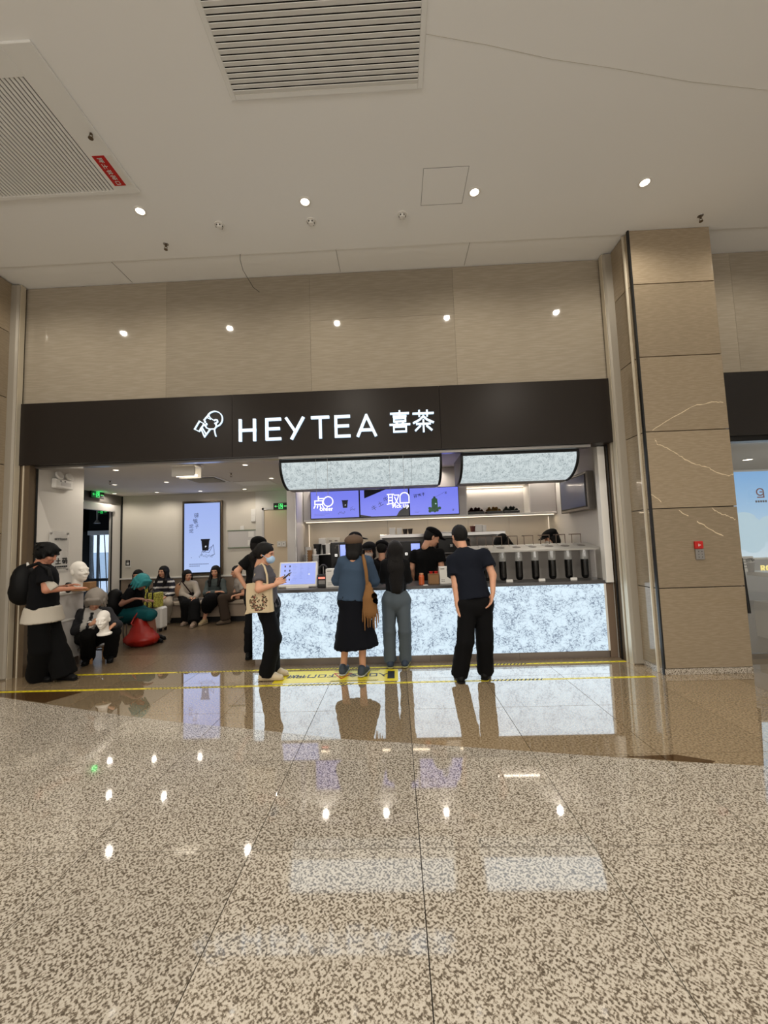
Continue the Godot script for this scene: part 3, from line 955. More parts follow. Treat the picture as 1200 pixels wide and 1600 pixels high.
	for i in 9:
		var sl := obj("slat", box_mesh(Vector3(0.5, 0.004, 0.04), 0), mats["white_plastic"], df, Vector3(0, -0.018, -0.22 + i * 0.055))
		sl.rotation.x = 0.6
	var cd := thing("dome_camera", "black dome camera on the ceiling near the rear wall", "camera", Vector3(-5.874, 2.75, -9.173))
	var cs := begin()
	lathe(cs, [Vector2(0.001, -0.02), Vector2(0.06, -0.02), Vector2(0.062, 0)], 16)
	obj("base", cs.commit(), mats["white_plastic"], cd)
	var cb := begin()
	ball(cb, Vector3(0, -0.03, 0), Vector3(0.045, 0.045, 0.045), 14)
	obj("dome", cb.commit(), mats["black_gloss"], cd)
	sprinkler(Vector3(-4.962, 2.75, -6.871), "sprinkler head over the seats at the far left")
	sprinkler(Vector3(-2.705, 2.75, -6.589), "sprinkler head over the seats right of the diffuser")
	var hv := thing("ceiling_panel", "flat white access panel in the seating ceiling", "panel", Vector3(-2.681, 2.745, -7.724))
	obj("panel", box_mesh(Vector3(0.7, 0.006, 0.5), 0.002), mats["white_plastic"], hv)

func exit_sign(p: Vector3, turn: float, w: float, h: float, label: String):
	var o := thing("exit_sign", label, "exit sign", p)
	o.rotation.y = turn
	obj("case", box_mesh(Vector3(w, h, 0.03), 0.004), mats["black"], o)
	var st := begin()
	strokes(st, parse("0,0 6,0 6,8 0,8 0,0"), 0.007, 0.003, Transform3D(Basis.IDENTITY, Vector3(-w * 0.13, -h * 0.36, 0.018)), h * 0.09)
	glyph(st, "person_out", Vector3(-w * 0.12, -h * 0.34, 0.018), h * 0.66, 0.008, 0.003)
	strokes(st, parse("4,0 0,0;1.4,1.2 0,0 1.4,-1.2"), 0.009, 0.003, Transform3D(Basis.IDENTITY, Vector3(-w * 0.4, 0, 0.018)), w * 0.045)
	strokes(st, parse("0,0 4,0"), 0.016, 0.003, Transform3D(Basis.IDENTITY, Vector3(w * 0.24, 0, 0.018)), w * 0.045)
	obj("lit_symbol", st.commit(), mats["exit_glow"], o)
	if h > 0.13:
		var l := OmniLight3D.new()
		l.name = "sign_light"
		l.light_color = Color(0.2, 1.0, 0.5)
		l.light_energy = 0.01
		l.light_size = 0.05
		l.omni_attenuation = 2.0
		l.omni_range = 10.0
		l.shadow_enabled = true
		l.position = Vector3(0, 0, 0.06)
		o.add_child(l, true)

# ---------------------------------------------------------------- fascia, sign, canopies, neon
func build_front():
	var fs := struct("trim_1", slab_mesh(Vector3(-4.77, 2.645, -5.2), Vector3(2.75, 3.44, -4.975)), mats["fascia"], "dark brown metal fascia across the shop front")
	var xs := [-4.775, -2.018, 0.604, 2.755]
	for i in 3:
		obj("fascia_panel", slab_mesh(Vector3(xs[i] + 0.0015, 2.64, -4.975), Vector3(xs[i + 1] - 0.0015, 3.445, -4.955), 0.002), mats["fascia"], fs)
	obj("soffit_rail", slab_mesh(Vector3(-1.45, 2.6, -5.08), Vector3(2.45, 2.64, -5.0), 0.004), mats["steel"], fs)
	obj("soffit_rail", slab_mesh(Vector3(-4.7, 2.615, -5.15), Vector3(-1.45, 2.645, -5.05), 0.004), mats["steel"], fs)
	# jambs of the opening
	var jl := struct("trim_2", slab_mesh(Vector3(-4.78, 0, -5.09), Vector3(-4.65, 2.66, -4.98)), mats["bronze_trim"])
	obj("jamb_strip", slab_mesh(Vector3(-4.665, 0, -5.1), Vector3(-4.64, 2.66, -5.075)), mats["dark_metal"], jl)
	obj("jamb_strip", slab_mesh(Vector3(-4.73, 0, -4.985), Vector3(-4.715, 2.66, -4.97)), mats["light_trim"], jl)
	var jr := struct("trim_3", slab_mesh(Vector3(2.70, 0, -5.19), Vector3(2.83, 2.66, -5.0)), mats["bronze_trim"])
	obj("jamb_strip", slab_mesh(Vector3(2.69, 0, -5.13), Vector3(2.715, 2.66, -5.1)), mats["dark_metal"], jr)
	obj("jamb_strip", slab_mesh(Vector3(2.695, 0, -5.03), Vector3(2.72, 2.66, -4.995)), mats["light_trim"], jr)
	obj("white_post", slab_mesh(Vector3(2.6, 0.92, -5.26), Vector3(2.69, 2.64, -5.16), 0.004), mats["white_plastic"], jr)

	# the lit sign: drinking head, latin letters, two characters
	var so := thing("shop_sign", "white lit shop sign with letters and a drinking head emblem", "sign", Vector3(0, 0, -4.955))
	var Zs := 0.0
	var lg := begin()
	var lt := Transform3D(Basis.IDENTITY, Vector3(-2.307, 3.070, 0.03))
	# drawn from the emblem's middle, y up
	var sc := 0.00154
	var dome := arc(Vector2(48, 40), 65, 143, -76, 20)
	var lines := [dome]
	lines.append_array(parse("-2,78 6,58 20,45 45,28 55,35 70,32 73,17 62,8 50,4;62,8 58,-8 63,-22;-2,78 -20,58 -40,35 -30,27 -35,18 -20,8 -17,-2 -30,-8 -18,-32 8,-42 42,-42;-5,50 10,42;63,-22 46,-45 50,-70 58,-102;-78,28 -40,5 -80,-58 -118,-38;-118,-38 -78,28;-67,-32 -36,-105 10,-45 -16,-32 -40,-5;-54,-30 -27,-76"))
	strokes(lg, lines, 0.0105, 0.025, lt, sc)
	obj("emblem_light", lg.commit(), mats["sign_glow"], so)
	var strokes_of := {"H": "0,0 0,1;0.72,0 0.72,1;0,0.5 0.72,0.5", "E": "0.7,1 0.05,1 0.05,0 0.7,0;0.05,0.52 0.64,0.52", "Y": "0.02,1 0.43,0.36;0.84,1 0.28,0", "T": "0,1 0.78,1;0.39,0.97 0.39,0", "A": "0,0 0.43,1 0.86,0;0.16,0.27 0.7,0.27"}
	var spots := [["H", Vector3(-1.925, 2.894, -4.93), 3.173], ["E", Vector3(-1.601, 2.889, -4.93), 0], ["Y", Vector3(-1.342, 2.903, -4.93), 0], ["T", Vector3(-1.012, 2.905, -4.93), 0], ["E", Vector3(-0.731, 2.91, -4.93), 0], ["A", Vector3(-0.443, 2.914, -4.93), 0]]
	var hgt := 0.25
	for s in spots:
		var st := begin()
		strokes(st, parse(strokes_of[s[0]]), 0.034, 0.03, Transform3D(Basis.IDENTITY, Vector3(s[1].x + 0.02, 2.845, 0.035)), hgt)
		obj("letter_light", st.commit(), mats["sign_glow"], so)
	for s in [["xi", Vector3(-0.036, 2.913, -4.93)], ["cha", Vector3(0.257, 2.901, -4.93)]]:
		var st := begin()
		glyph(st, s[0], Vector3(s[1].x, 2.86, 0.035), 0.27, 0.021, 0.03)
		obj("character_light", st.commit(), mats["sign_glow"], so)
	area(Vector3(-0.9, 2.98, 0.06), Vector2(2.6, 0.24), Vector3(0, PI, 0), Color(0.86, 0.94, 1.0), 0.15, so)

	canopy(-1.45, 0.6, "wide glowing curved stone canopy over the order side", 0)
	canopy(0.885, 2.33, "shorter glowing curved stone canopy over the pick up side", 1)

	# neon words hanging on wires
	neon("dian", Vector3(-1.021, 1.957, -5), "white neon order sign hanging in front of the menu", 0)
	neon("qu", Vector3(-0.094, 1.963, -5), "white neon pick up sign hanging in front of the menu", 1)

func canopy(x0: float, x1: float, label: String, which: int):
	var o := thing("canopy_light", label, "canopy", Vector3((x0 + x1) / 2, 2.275, -5.12))
	var w := (x1 - x0)
	var prof := []
	for i in 11:
		var a := deg_to_rad(i * 8.5)
		prof.append(Vector2(0.42 * (1 - cos(a)), 0.3 * (1 - sin(a))))
	var parts := [0.0, 0.31, 0.82, 1.0] if which == 0 else [0.0, 1.0]
	for s in parts.size() - 1:
		var st := begin()
		var a: float = -w / 2 + w * parts[s] + 0.002
		var b: float = -w / 2 + w * parts[s + 1] - 0.002
		for i in 10:
			var p: Vector2 = prof[i]
			var q: Vector2 = prof[i + 1]
			quad(st, Vector3(a, p.y, -p.x), Vector3(b, p.y, -p.x), Vector3(b, q.y, -q.x), Vector3(a, q.y, -q.x))
			quad(st, Vector3(b, p.y, -p.x - 0.02), Vector3(a, p.y, -p.x - 0.02), Vector3(a, q.y + 0.02, -q.x - 0.02), Vector3(b, q.y + 0.02, -q.x - 0.02))
		obj("glowing_panel", st.commit(), mats["canopy_stone"], o)
	# end plates with a dark curved rim, and the shell behind
	var poly := PackedVector2Array()
	for p in prof:
		poly.append(Vector2(p.x, p.y))
	poly.append(Vector2(0.62, 0.0))
	poly.append(Vector2(0.62, 0.33))
	poly.append(Vector2(0.0, 0.33))
	for e in [-1, 1]:
		var t := Transform3D(Basis(Vector3(0, 0, -1), Vector3.UP, Vector3(1, 0, 0)), Vector3(e * w / 2 + (0.018 if e > 0 else 0.0), 0, 0))
		obj("end_plate", prism_mesh(poly, 0.018, t), mats["grey_plastic"], o)
		var rim := begin()
		for i in 10:
			var p: Vector2 = prof[i]
			var q: Vector2 = prof[i + 1]
			var c := Vector3(e * (w / 2 + 0.009), (p.y + q.y) / 2, -(p.x + q.x) / 2)
			var d := Vector3(0, q.y - p.y, -(q.x - p.x))
			box(rim, c + Vector3(0, -0.004, 0.004), Vector3(0.03, d.length() + 0.01, 0.02), 0, Basis(Vector3.RIGHT, atan2(d.z, d.y)))
		obj("end_rim", rim.commit(), mats["dark_metal"], o)
	obj("top_rail", box_mesh(Vector3(w + 0.04, 0.045, 0.05), 0.004, Vector3(0, 0.322, -0.01)), mats["dark_metal"], o)
	obj("back_shell", box_mesh(Vector3(w, 0.33, 0.02), 0, Vector3(0, 0.165, -0.63)), mats["grey_plastic"], o)
	obj("bottom_plate", box_mesh(Vector3(w, 0.015, 0.2), 0, Vector3(0, 0.005, -0.53)), mats["grey_plastic"], o)
	obj("top_plate", box_mesh(Vector3(w, 0.02, 0.62), 0, Vector3(0, 0.335, -0.32)), mats["grey_plastic"], o)
	var hg := begin()
	for x in [-0.42, 0.42]:
		tube(hg, [Vector3(x * w, 0.335, -0.3), Vector3(x * w, SC - 2.275, -0.3)], 0.012, 6)
	obj("hanger", hg.commit(), mats["steel"], o)
	area(Vector3(0, 0.16, 0.0), Vector2(w * 0.95, 0.3), Vector3(-0.5, PI, 0), Color(0.88, 0.95, 1.0), 0.28, o)

func neon(g: String, p: Vector3, label: String, which: int):
	var o := thing("neon_sign", label, "neon sign", p)
	var st := begin()
	glyph(st, g, Vector3(0, 0, 0), 0.15 if which == 0 else 0.155, 0.0095, 0.014)
	obj("character_light", st.commit(), mats["neon_glow"], o)
	st = begin()
	var rx := 0.0
	if which == 0:
		rx = 0.19
		strokes(st, [arc(Vector2(rx, 0.085), 0.06, 0, 180, 14), arc(Vector2(rx, 0.085), 0.06, 180, 360, 14)], 0.0105, 0.014, Transform3D.IDENTITY)
	else:
		rx = 0.218
		var pl := PackedVector2Array([Vector2(rx - 0.056, 0.028)])
		pl.append_array(arc(Vector2(rx, 0.1), 0.056, 180, 0, 12))
		pl.append(Vector2(rx + 0.056, 0.028))
		strokes(st, [pl, PackedVector2Array([Vector2(rx - 0.05, 0.028), Vector2(rx + 0.05, 0.028)])], 0.0105, 0.014, Transform3D.IDENTITY)
	obj("ring_light", st.commit(), mats["neon_glow"], o)
	obj("word_light", words_mesh("Order" if which == 0 else "Pick Up", 0.042, 0.01, true), mats["neon_glow"], o, Vector3(0.165 if which == 0 else 0.165, -0.012, 0.002))
	var w := begin()
	var top := 2.645 - p.y
	tube(w, [Vector3(0.045, 0.16, -0.01), Vector3(0.045, top, -0.01)], 0.0022, 5)
	tube(w, [Vector3(rx, 0.165, -0.01), Vector3(rx, top, -0.01)], 0.0028, 5)
	obj("hanging_wire", w.commit(), mats["steel"], o)

# ---------------------------------------------------------------- counter
const CZ := -5.2
const CT := 0.945
func build_counter():
	var o := thing("service_counter", "long service counter with a glowing veined stone front", "counter", Vector3(0.36, 0, -5.55))
	var x := [-2.23, -1.08, 0.06, 2.22]
	for i in 3:
		obj("light_panel", slab_mesh(Vector3(x[i] + 0.0015, 0.085, 0.33), Vector3(x[i + 1] - 0.0015, CT - 0.04, 0.35)), mats["light_stone"], o)
	obj("body", slab_mesh(Vector3(-2.23, 0.085, -0.35), Vector3(2.22, CT - 0.045, 0.33)), mats["grey_plastic"], o)
	for i in 4:
		obj("kick_plate", slab_mesh(Vector3(-2.2 + i * 1.11, 0.0, -0.33), Vector3(-2.203 + (i + 1) * 1.11, 0.085, 0.34)), mats["kick"], o)
	obj("worktop", slab_mesh(Vector3(-2.24, CT - 0.04, -0.36), Vector3(2.32, CT, 0.355), 0.004), mats["counter_top"], o)
	obj("edge_strip", slab_mesh(Vector3(2.22, 0.085, 0.3), Vector3(2.245, CT - 0.04, 0.352)), mats["white_plastic"], o)
	obj("end_panel", slab_mesh(Vector3(2.245, 0.0, -0.3), Vector3(2.335, CT - 0.03, 0.35), 0.003), mats["brown_panel"], o)
	area(Vector3(0, 0.5, 0.37), Vector2(4.4, 0.8), Vector3(0, PI, 0), Color(0.88, 0.95, 1.0), 1.15, o)

# ---------------------------------------------------------------- kitchen behind the counter
func screen_mat(key: String, im: Image, e: float) -> StandardMaterial3D:
	var m := plain(key, Color(0.02, 0.02, 0.03), 0.2)
	m.emission_enabled = true
	m.emission = Color.WHITE
	m.emission_operator = BaseMaterial3D.EMISSION_OP_MULTIPLY
	m.emission_texture = ImageTexture.create_from_image(im)
	m.emission_energy_multiplier = e
	return m

func face(w: float, h: float) -> ArrayMesh:
	var st := begin()
	quad(st, Vector3(-w / 2, h / 2, 0), Vector3(w / 2, h / 2, 0), Vector3(w / 2, -h / 2, 0), Vector3(-w / 2, -h / 2, 0), true)
	# sides and back give it thickness
	var d := Vector3(0, 0, -0.006)
	var a := Vector3(-w / 2, h / 2, 0)
	var b := Vector3(w / 2, h / 2, 0)
	var c := Vector3(w / 2, -h / 2, 0)
	var e := Vector3(-w / 2, -h / 2, 0)
	quad(st, b + d, a + d, e + d, c + d)
	return st.commit()

const LILAC := Color(0.50, 0.53, 0.97)

func cup_picture(im: Image, p: Vector2, s: float):
	ink_poly(im, PackedVector2Array([p + Vector2(-20, -26) * s, p + Vector2(20, -26) * s, p + Vector2(15, 24) * s, p + Vector2(-15, 24) * s]), Color(0.06, 0.06, 0.09))
	ink_poly(im, PackedVector2Array([p + Vector2(-23, -31) * s, p + Vector2(23, -31) * s, p + Vector2(22, -24) * s, p + Vector2(-22, -24) * s]), Color(0.1, 0.1, 0.14))
	ink_disc(im, p + Vector2(2, 5) * s, 4.5 * s, Color(0.9, 0.92, 0.98))
	ink_disc(im, p + Vector2(4, 7) * s, 2.6 * s, Color(0.06, 0.06, 0.09))

func scribble(im: Image, p: Vector2, s: float, c: Color):
	var last := p
	for i in 16:
		var q := p + Vector2(i * 3.1 * s, sin(i * 1.7) * 7 * s + cos(i * 0.6) * 4 * s)
		ink_line(im, last, q, 1, c)
		last = q

func build_kitchen():
	var ink := Color(0.12, 0.13, 0.25)
	# upper cabinets with the lit niche
	var uc := thing("upper_cabinet", "grey upper cabinets with a lit niche above the kitchen worktop", "cabinet", Vector3(0.57, 1.9, -6.99))
	obj("left_front", slab_mesh(Vector3(-2.12, 0.03, 0.17), Vector3(0.64, 0.84, 0.19)), mats["cabinet"], uc)
	obj("right_front", slab_mesh(Vector3(1.69, 0.03, 0.17), Vector3(2.12, 0.84, 0.19)), mats["cabinet"], uc)
	obj("upper_front", slab_mesh(Vector3(0.64, 0.52, 0.17), Vector3(1.69, 0.84, 0.19)), mats["cabinet"], uc)
	obj("niche_back", slab_mesh(Vector3(0.62, 0.03, -0.12), Vector3(1.71, 0.54, -0.1)), mats["cabinet"], uc)
	for x in [0.63, 1.68]:
		obj("niche_side", slab_mesh(Vector3(x, 0.03, -0.1), Vector3(x + 0.018, 0.53, 0.192)), mats["white_plastic"], uc)
	obj("niche_top", slab_mesh(Vector3(0.63, 0.52, -0.1), Vector3(1.69, 0.535, 0.17)), mats["white_plastic"], uc)
	obj("shelf", slab_mesh(Vector3(-2.12, 0.0, -0.2), Vector3(2.12, 0.03, 0.2), 0.003), mats["white_plastic"], uc)
	obj("niche_strip_light", slab_mesh(Vector3(0.65, 0.5, -0.09), Vector3(1.675, 0.515, -0.07)), mats["strip_glow"], uc)
	obj("strip_light", slab_mesh(Vector3(-2.1, -0.014, 0.1), Vector3(2.1, -0.003, 0.12)), mats["strip_glow"], uc)
	area(Vector3(0, -0.035, 0.11), Vector2(4.2, 0.03), Vector3(-PI / 2 - 0.25, 0, 0), Color(1, 0.9, 0.76), 0.45, uc)
	area(Vector3(1.16, 0.49, -0.05), Vector2(1.0, 0.03), Vector3(-PI / 2, 0, 0), Color(1, 0.94, 0.86), 0.22, uc)
	# splashback in panels
	var sb := struct("wall_splashback", slab_mesh(Vector3(-1.56, 0, -7.2), Vector3(2.7, 1.95, -7.17)), mats["joint"])
	for i in 6:
		obj("splash_panel", slab_mesh(Vector3(-1.56 + i * 0.71 + 0.0015, 0.9, -7.17), Vector3(-1.56 + (i + 1) * 0.71 - 0.0015, 1.9, -7.15)), mats["splash"], sb)
	for x in [-2.1, 2.1]:
		obj("corner_strip_light", slab_mesh(Vector3(x - 0.0025, -0.55, -0.14), Vector3(x + 0.0025, -0.03, -0.135)), mats["strip_glow"], uc)
	# three menu screens
	var names := ["menu screen with a black cup drawing under the order neon", "middle menu screen with slanting black shapes", "menu screen with a green drink at the right end"]
	for k in 3:
		var im := Image.create(320, 180, false, Image.FORMAT_RGB8)
		im.fill(LILAC)
		if k == 0:
			cup_picture(im, Vector2(228, 92), 0.95)
			scribble(im, Vector2(182, 148), 1.0, ink)
			scribble(im, Vector2(262, 128), 0.7, ink)
			ink_line(im, Vector2(280, 108), Vector2(262, 120), 1, ink)
			ink_rows(im, Vector2(20, 150), 26, 4, 2, Color(0.3, 0.32, 0.6))
			ink_rows(im, Vector2(20, 160), 18, 4, 2, Color(0.3, 0.32, 0.6))
		elif k == 1:
			ink_poly(im, PackedVector2Array([Vector2(28, 0), Vector2(170, 0), Vector2(28, 56)]), Color(0.05, 0.05, 0.07))
			ink_poly(im, PackedVector2Array([Vector2(240, 180), Vector2(258, 150), Vector2(300, 118), Vector2(320, 110), Vector2(320, 180)]), Color(0.05, 0.05, 0.07))
			ink_poly(im, PackedVector2Array([Vector2(0, 166), Vector2(70, 178), Vector2(70, 180), Vector2(0, 180)]), Color(0.05, 0.05, 0.07))
			for i in 3:
				ink_glyph(im, ["niu", "tu", "niu"][i], Vector2(68 + i * 40, 116 - i * 28), 36, 2, ink, -0.5)
		else:
			var green := Color(0.05, 0.28, 0.16)
			im.fill_rect(Rect2i(146, 84, 34, 62), green)
			ink_poly(im, PackedVector2Array([Vector2(142, 146), Vector2(184, 146), Vector2(182, 78), Vector2(172, 70), Vector2(154, 70), Vector2(144, 78)]), green)
			im.fill_rect(Rect2i(156, 60, 14, 12), Color(0.04, 0.2, 0.12))
			for i in 9:
				ink_disc(im, Vector2(130 + (i % 5) * 16, 138 + (i / 5) * 14 + (i % 2) * 4), 10, Color(0.06, 0.3 - 0.03 * (i % 3), 0.17))
			ink_disc(im, Vector2(170, 108), 5, Color(0.75, 0.85, 0.9))
			for i in 3:
				ink_glyph(im, ["hao", "gan", "zi"][i], Vector2(26 + i * 26, 46 - i * 6), 22, 1.5, ink, -0.2)
			ink_rows(im, Vector2(26, 40), 9, 5, 3, ink)
			for i in 7:
				ink_disc(im, Vector2(178 + i * 8, 58 - i * 4 + (i % 2)), 1.6, ink)
			ink_glyph(im, "cha", Vector2(232, 30), 16, 1, ink)
			ink_rows(im, Vector2(30, 154), 9, 4, 2, ink)
			ink_rows(im, Vector2(30, 162), 7, 4, 2, ink)
			ink_disc(im, Vector2(282, 152), 6, ink)
			ink_disc(im, Vector2(281, 151), 4, LILAC)
		var o := thing("menu_screen", names[k], "screen", Vector3(-1.01 + k * 0.835, 2.175, -6.783), "menu screens over the kitchen")
		obj("bezel", box_mesh(Vector3(0.833, 0.472, 0.03), 0.003), mats["black"], o)
		obj("screen", face(0.812, 0.45), screen_mat("menu_picture_%d" % k, im, 0.92), o, Vector3(0, 0.002, 0.0165))
		area(Vector3(0, 0, 0.03), Vector2(0.8, 0.44), Vector3(0, PI, 0), LILAC, 0.05, o)
	# trays of fruit in the niche
	for k in 3:
		var cols := [Color(0.3, 0.06, 0.06), Color(0.95, 0.72, 0.35), Color(0.06, 0.09, 0.07)]
		var o := thing("fruit_tray", ["black tray of dark red fruit in the lit niche", "black tray of golden fruit in the lit niche", "black tray of near-black fruit in the lit niche"][k], "tray", Vector3([1.375, 1.675, 1.965][k], 1.93, -6.93), "fruit trays in the lit niche")
		var st := begin()
		slab(st, Vector3(-0.13, 0, -0.09), Vector3(0.13, 0.05, 0.09), 0.006)
		obj("tray", st.commit(), mats["black"], o)
		var fr := 0.028
		for i in 9:
			var row := 0 if i < 6 else 1
			var p := Vector3(-0.095 + (i if row == 0 else i - 6) * (0.038 if row == 0 else 0.062) + (0.03 if row else 0.0), 0.062 + row * 0.038, (0.03 if i % 2 else -0.02))
			st = begin()
			ball(st, Vector3.ZERO, Vector3(fr, fr * 0.95, fr), 10)
			tube(st, [Vector3(0, fr * 0.9, 0), Vector3(0.004, fr * 1.25, 0)], 0.003, 4)
			obj("fruit", st.commit(), plain("fruit%d" % k, cols[k], 0.35), o, p)
	# wall television seen edge-on
	var tv := thing("wall_television", "grey wall television high on the kitchen's right wall", "television", Vector3(2.63, 2.12, -5.9))
	obj("case", box_mesh(Vector3(0.1, 0.52, 0.9), 0.008), mats["brushed"], tv)
	obj("bezel", box_mesh(Vector3(0.012, 0.45, 0.82), 0.003, Vector3(-0.052, 0.005, 0)), mats["black"], tv)
	obj("screen", box_mesh(Vector3(0.006, 0.42, 0.78), 0, Vector3(-0.058, 0.005, 0)), plain("tv_dark", Color(0.42, 0.45, 0.56), 0.08), tv)
	obj("side_label", box_mesh(Vector3(0.07, 0.4, 0.012), 0.001, Vector3(0, 0, -0.452)), mats["red"], tv)
	obj("bracket", box_mesh(Vector3(0.1, 0.12, 0.2), 0.004, Vector3(0.05, 0, 0)), mats["dark_metal"], tv)
	# low worktop along the back wall
	var bw := thing("back_worktop", "long grey worktop along the kitchen back wall", "worktop", Vector3(0.57, 0, -6.86))
	obj("top", slab_mesh(Vector3(-2.12, 0.88, -0.29), Vector3(2.1, 0.92, 0.29), 0.004), mats["steel"], bw)
	for i in 6:
		obj("door", slab_mesh(Vector3(-2.12 + i * 0.703 + 0.002, 0.1, 0.25), Vector3(-2.12 + (i + 1) * 0.703 - 0.002, 0.87, 0.27), 0.002), mats["brushed"], bw)
	obj("body", slab_mesh(Vector3(-2.11, 0.0, -0.28), Vector3(2.09, 0.88, 0.25)), mats["grey_plastic"], bw)
	# steel frame of shelves standing on it
	var rk := thing("steel_shelf", "long steel shelf frame on the back worktop holding cups", "shelf", Vector3(0.758, 0.92, -6.86))
	var hw := 1.02
	obj("top_shelf", slab_mesh(Vector3(-hw, 0.66, -0.24), Vector3(hw, 0.715, 0.24), 0.004), mats["steel"], rk)
	for e in [[-hw + 0.02, 0.22], [hw - 0.02, 0.22], [-hw + 0.02, -0.22], [hw - 0.02, -0.22]]:
		obj("upright", box_mesh(Vector3(0.03, 0.66, 0.03), 0.002, Vector3(e[0], 0.33, e[1])), mats["steel"], rk)
	obj("side_panel", slab_mesh(Vector3(-hw + 0.005, 0.0, -0.22), Vector3(-hw + 0.015, 0.66, 0.22)), mats["brushed"], rk)
	obj("back_panel", slab_mesh(Vector3(-hw, 0, -0.25), Vector3(hw, 0.66, -0.24)), mats["brushed"], rk)
	obj("inner_partition", slab_mesh(Vector3(-0.28, 0, -0.22), Vector3(-0.25, 0.66, 0.2)), mats["dark_metal"], rk)
	obj("lower_shelf", slab_mesh(Vector3(-0.25, 0.3, -0.22), Vector3(hw, 0.32, 0.18)), mats["steel"], rk)
	var ty := 0.92 + 0.716
	small_box("white_carton", "small white carton on the steel shelf's left end", Vector3(-0.056, ty, -6.8), Vector3(0.1, 0.115, 0.1), "white_plastic")
	small_box("white_carton", "second small white carton beside the dark cups", Vector3(0.062, ty, -6.78), Vector3(0.08, 0.11, 0.08), "white_plastic")
	small_box("white_carton", "white carton on the shelf above the bending man", Vector3(1.376, ty, -6.8), Vector3(0.12, 0.12, 0.1), "white_plastic")
	small_box("white_carton", "white carton at the shelf's right end", Vector3(1.472, ty, -6.79), Vector3(0.06, 0.11, 0.08), "white_plastic")
	cup("paper_cup", "dark cup on the steel shelf next to the cartons", Vector3(0.158, ty, -6.76), 0.04, 0.09, "dark_cup")
	cup("paper_cup", "outer dark cup on the steel shelf", Vector3(0.244, ty, -6.76), 0.04, 0.09, "dark_cup")
	cup("paper_cup", "dark red cup on the shelf behind the bending man", Vector3(1.279, ty, -6.76), 0.045, 0.1, "red_cup")
	small_box("flat_tray", "flat white tray lying on the steel shelf", Vector3(0.767, ty, -6.84), Vector3(0.5, 0.02, 0.25), "white_plastic")
	# till machines on the back worktop
	machine("order_terminal", "black terminal with a blue screen left of the rear staff", Vector3(-0.924, 0.92, -6.7), Vector3(0.3, 0.62, 0.2), true)
	machine("order_terminal", "black terminal with a blue screen behind the capped staff", Vector3(0.227, 0.92, -6.66), Vector3(0.34, 0.6, 0.2), true)
	machine("drink_machine", "black drink machine inside the steel shelf frame", Vector3(0.898, 0.92 + 0.325, -6.84), Vector3(0.42, 0.3, 0.28), false)
	# left end: notice board, low rack, jars, cup stacks
	var nb := thing("notice_board", "white notice board with arrows on the splashback", "board", Vector3(-1.157, 1.5, -7.135))
	obj("board", box_mesh(Vector3(0.34, 0.26, 0.016), 0.002), mats["white_plastic"], nb)
	var nm := begin()
	for i in 3:
		box(nm, Vector3(-0.1 + i * 0.1, 0.07, 0.009), Vector3(0.05, 0.02, 0.003))
		box(nm, Vector3(-0.1 + i * 0.1, -0.02, 0.009), Vector3(0.03, 0.05, 0.003))
	obj("print", nm.commit(), mats["grey_plastic"], nb)
	var lr := thing("cup_rack", "low steel rack with jars left of the order terminal", "rack", Vector3(-1.255, 0.92, -6.78))
	obj("shelf", slab_mesh(Vector3(-0.26, 0.42, -0.15), Vector3(0.22, 0.435, 0.17), 0.003), mats["steel"], lr)
	obj("shelf", slab_mesh(Vector3(-0.26, 0.02, -0.15), Vector3(0.22, 0.035, 0.17), 0.003), mats["steel"], lr)
	for e in [[-0.25, 0.15], [0.21, 0.15], [-0.25, -0.13], [0.21, -0.13]]:
		obj("leg", box_mesh(Vector3(0.02, 0.43, 0.02), 0, Vector3(e[0], 0.215, e[1])), mats["steel"], lr)
	obj("back_panel", slab_mesh(Vector3(-0.26, 0.03, -0.16), Vector3(0.22, 0.43, -0.15)), mats["dark_metal"], lr)
	var ry := 0.92 + 0.435
	cup("canister", "black canister on the low rack's left end", Vector3(-1.306, ry, -6.7), 0.065, 0.17, "black_matt")
	cup("canister", "second black canister on the low rack", Vector3(-1.178, ry, -6.7), 0.05, 0.15, "black_matt")
	small_box("milk_carton", "white milk carton on the low rack", Vector3(-1.125, ry, -6.68), Vector3(0.07, 0.17, 0.08), "white_plastic")
	small_box("paper_packet", "tilted white paper packet on the low rack", Vector3(-1.240, ry, -6.82), Vector3(0.12, 0.26, 0.08), "white_plastic")
	cup_stack("cup_stack", "tall brown stack of paper cups by the partition", Vector3(-1.415, 0.92, -6.6), 0.045, 0.5, "cardboard", 12)
	cup_stack("cup_stack", "tall cream stack of paper cups by the partition", Vector3(-1.342, 0.92, -6.68), 0.042, 0.52, "foam", 12)
	cup_stack("lid_stack", "clear stack of plastic lids at the partition", Vector3(-1.444, 0.92, -6.62), 0.05, 0.55, "frosted", 14)
	cup_stack("lid_stack", "shorter clear stack of plastic cups beside the tall stacks", Vector3(-1.311, 0.92, -6.55), 0.055, 0.42, "frosted", 9)
	var fr2 := thing("milk_frother", "tall chrome milk frother next to the terminal", "frother", Vector3(-1.003, 0.92, -6.62))
	var fs := begin()
	tube(fs, [Vector3(0, 0, 0), Vector3(0, 0.5, 0), Vector3(0.02, 0.56, 0.02), Vector3(0.07, 0.57, 0.04)], 0.014, 8)
	tube(fs, [Vector3(0.07, 0.57, 0.04), Vector3(0.08, 0.35, 0.05)], 0.008, 6)
	obj("spout", fs.commit(), mats["steel"], fr2)
	obj("base", lathe_mesh([Vector2(0.001, 0.03), Vector2(0.06, 0.03), Vector2(0.065, 0.0), Vector2(0.001, 0)], 16), mats["black"], fr2)
	var fj := begin()
	tube(fj, [Vector3(-0.12, 0.02, 0.02), Vector3(0.0, 0.3, 0.03), Vector3(0.08, 0.02, 0.05)], 0.006, 5)
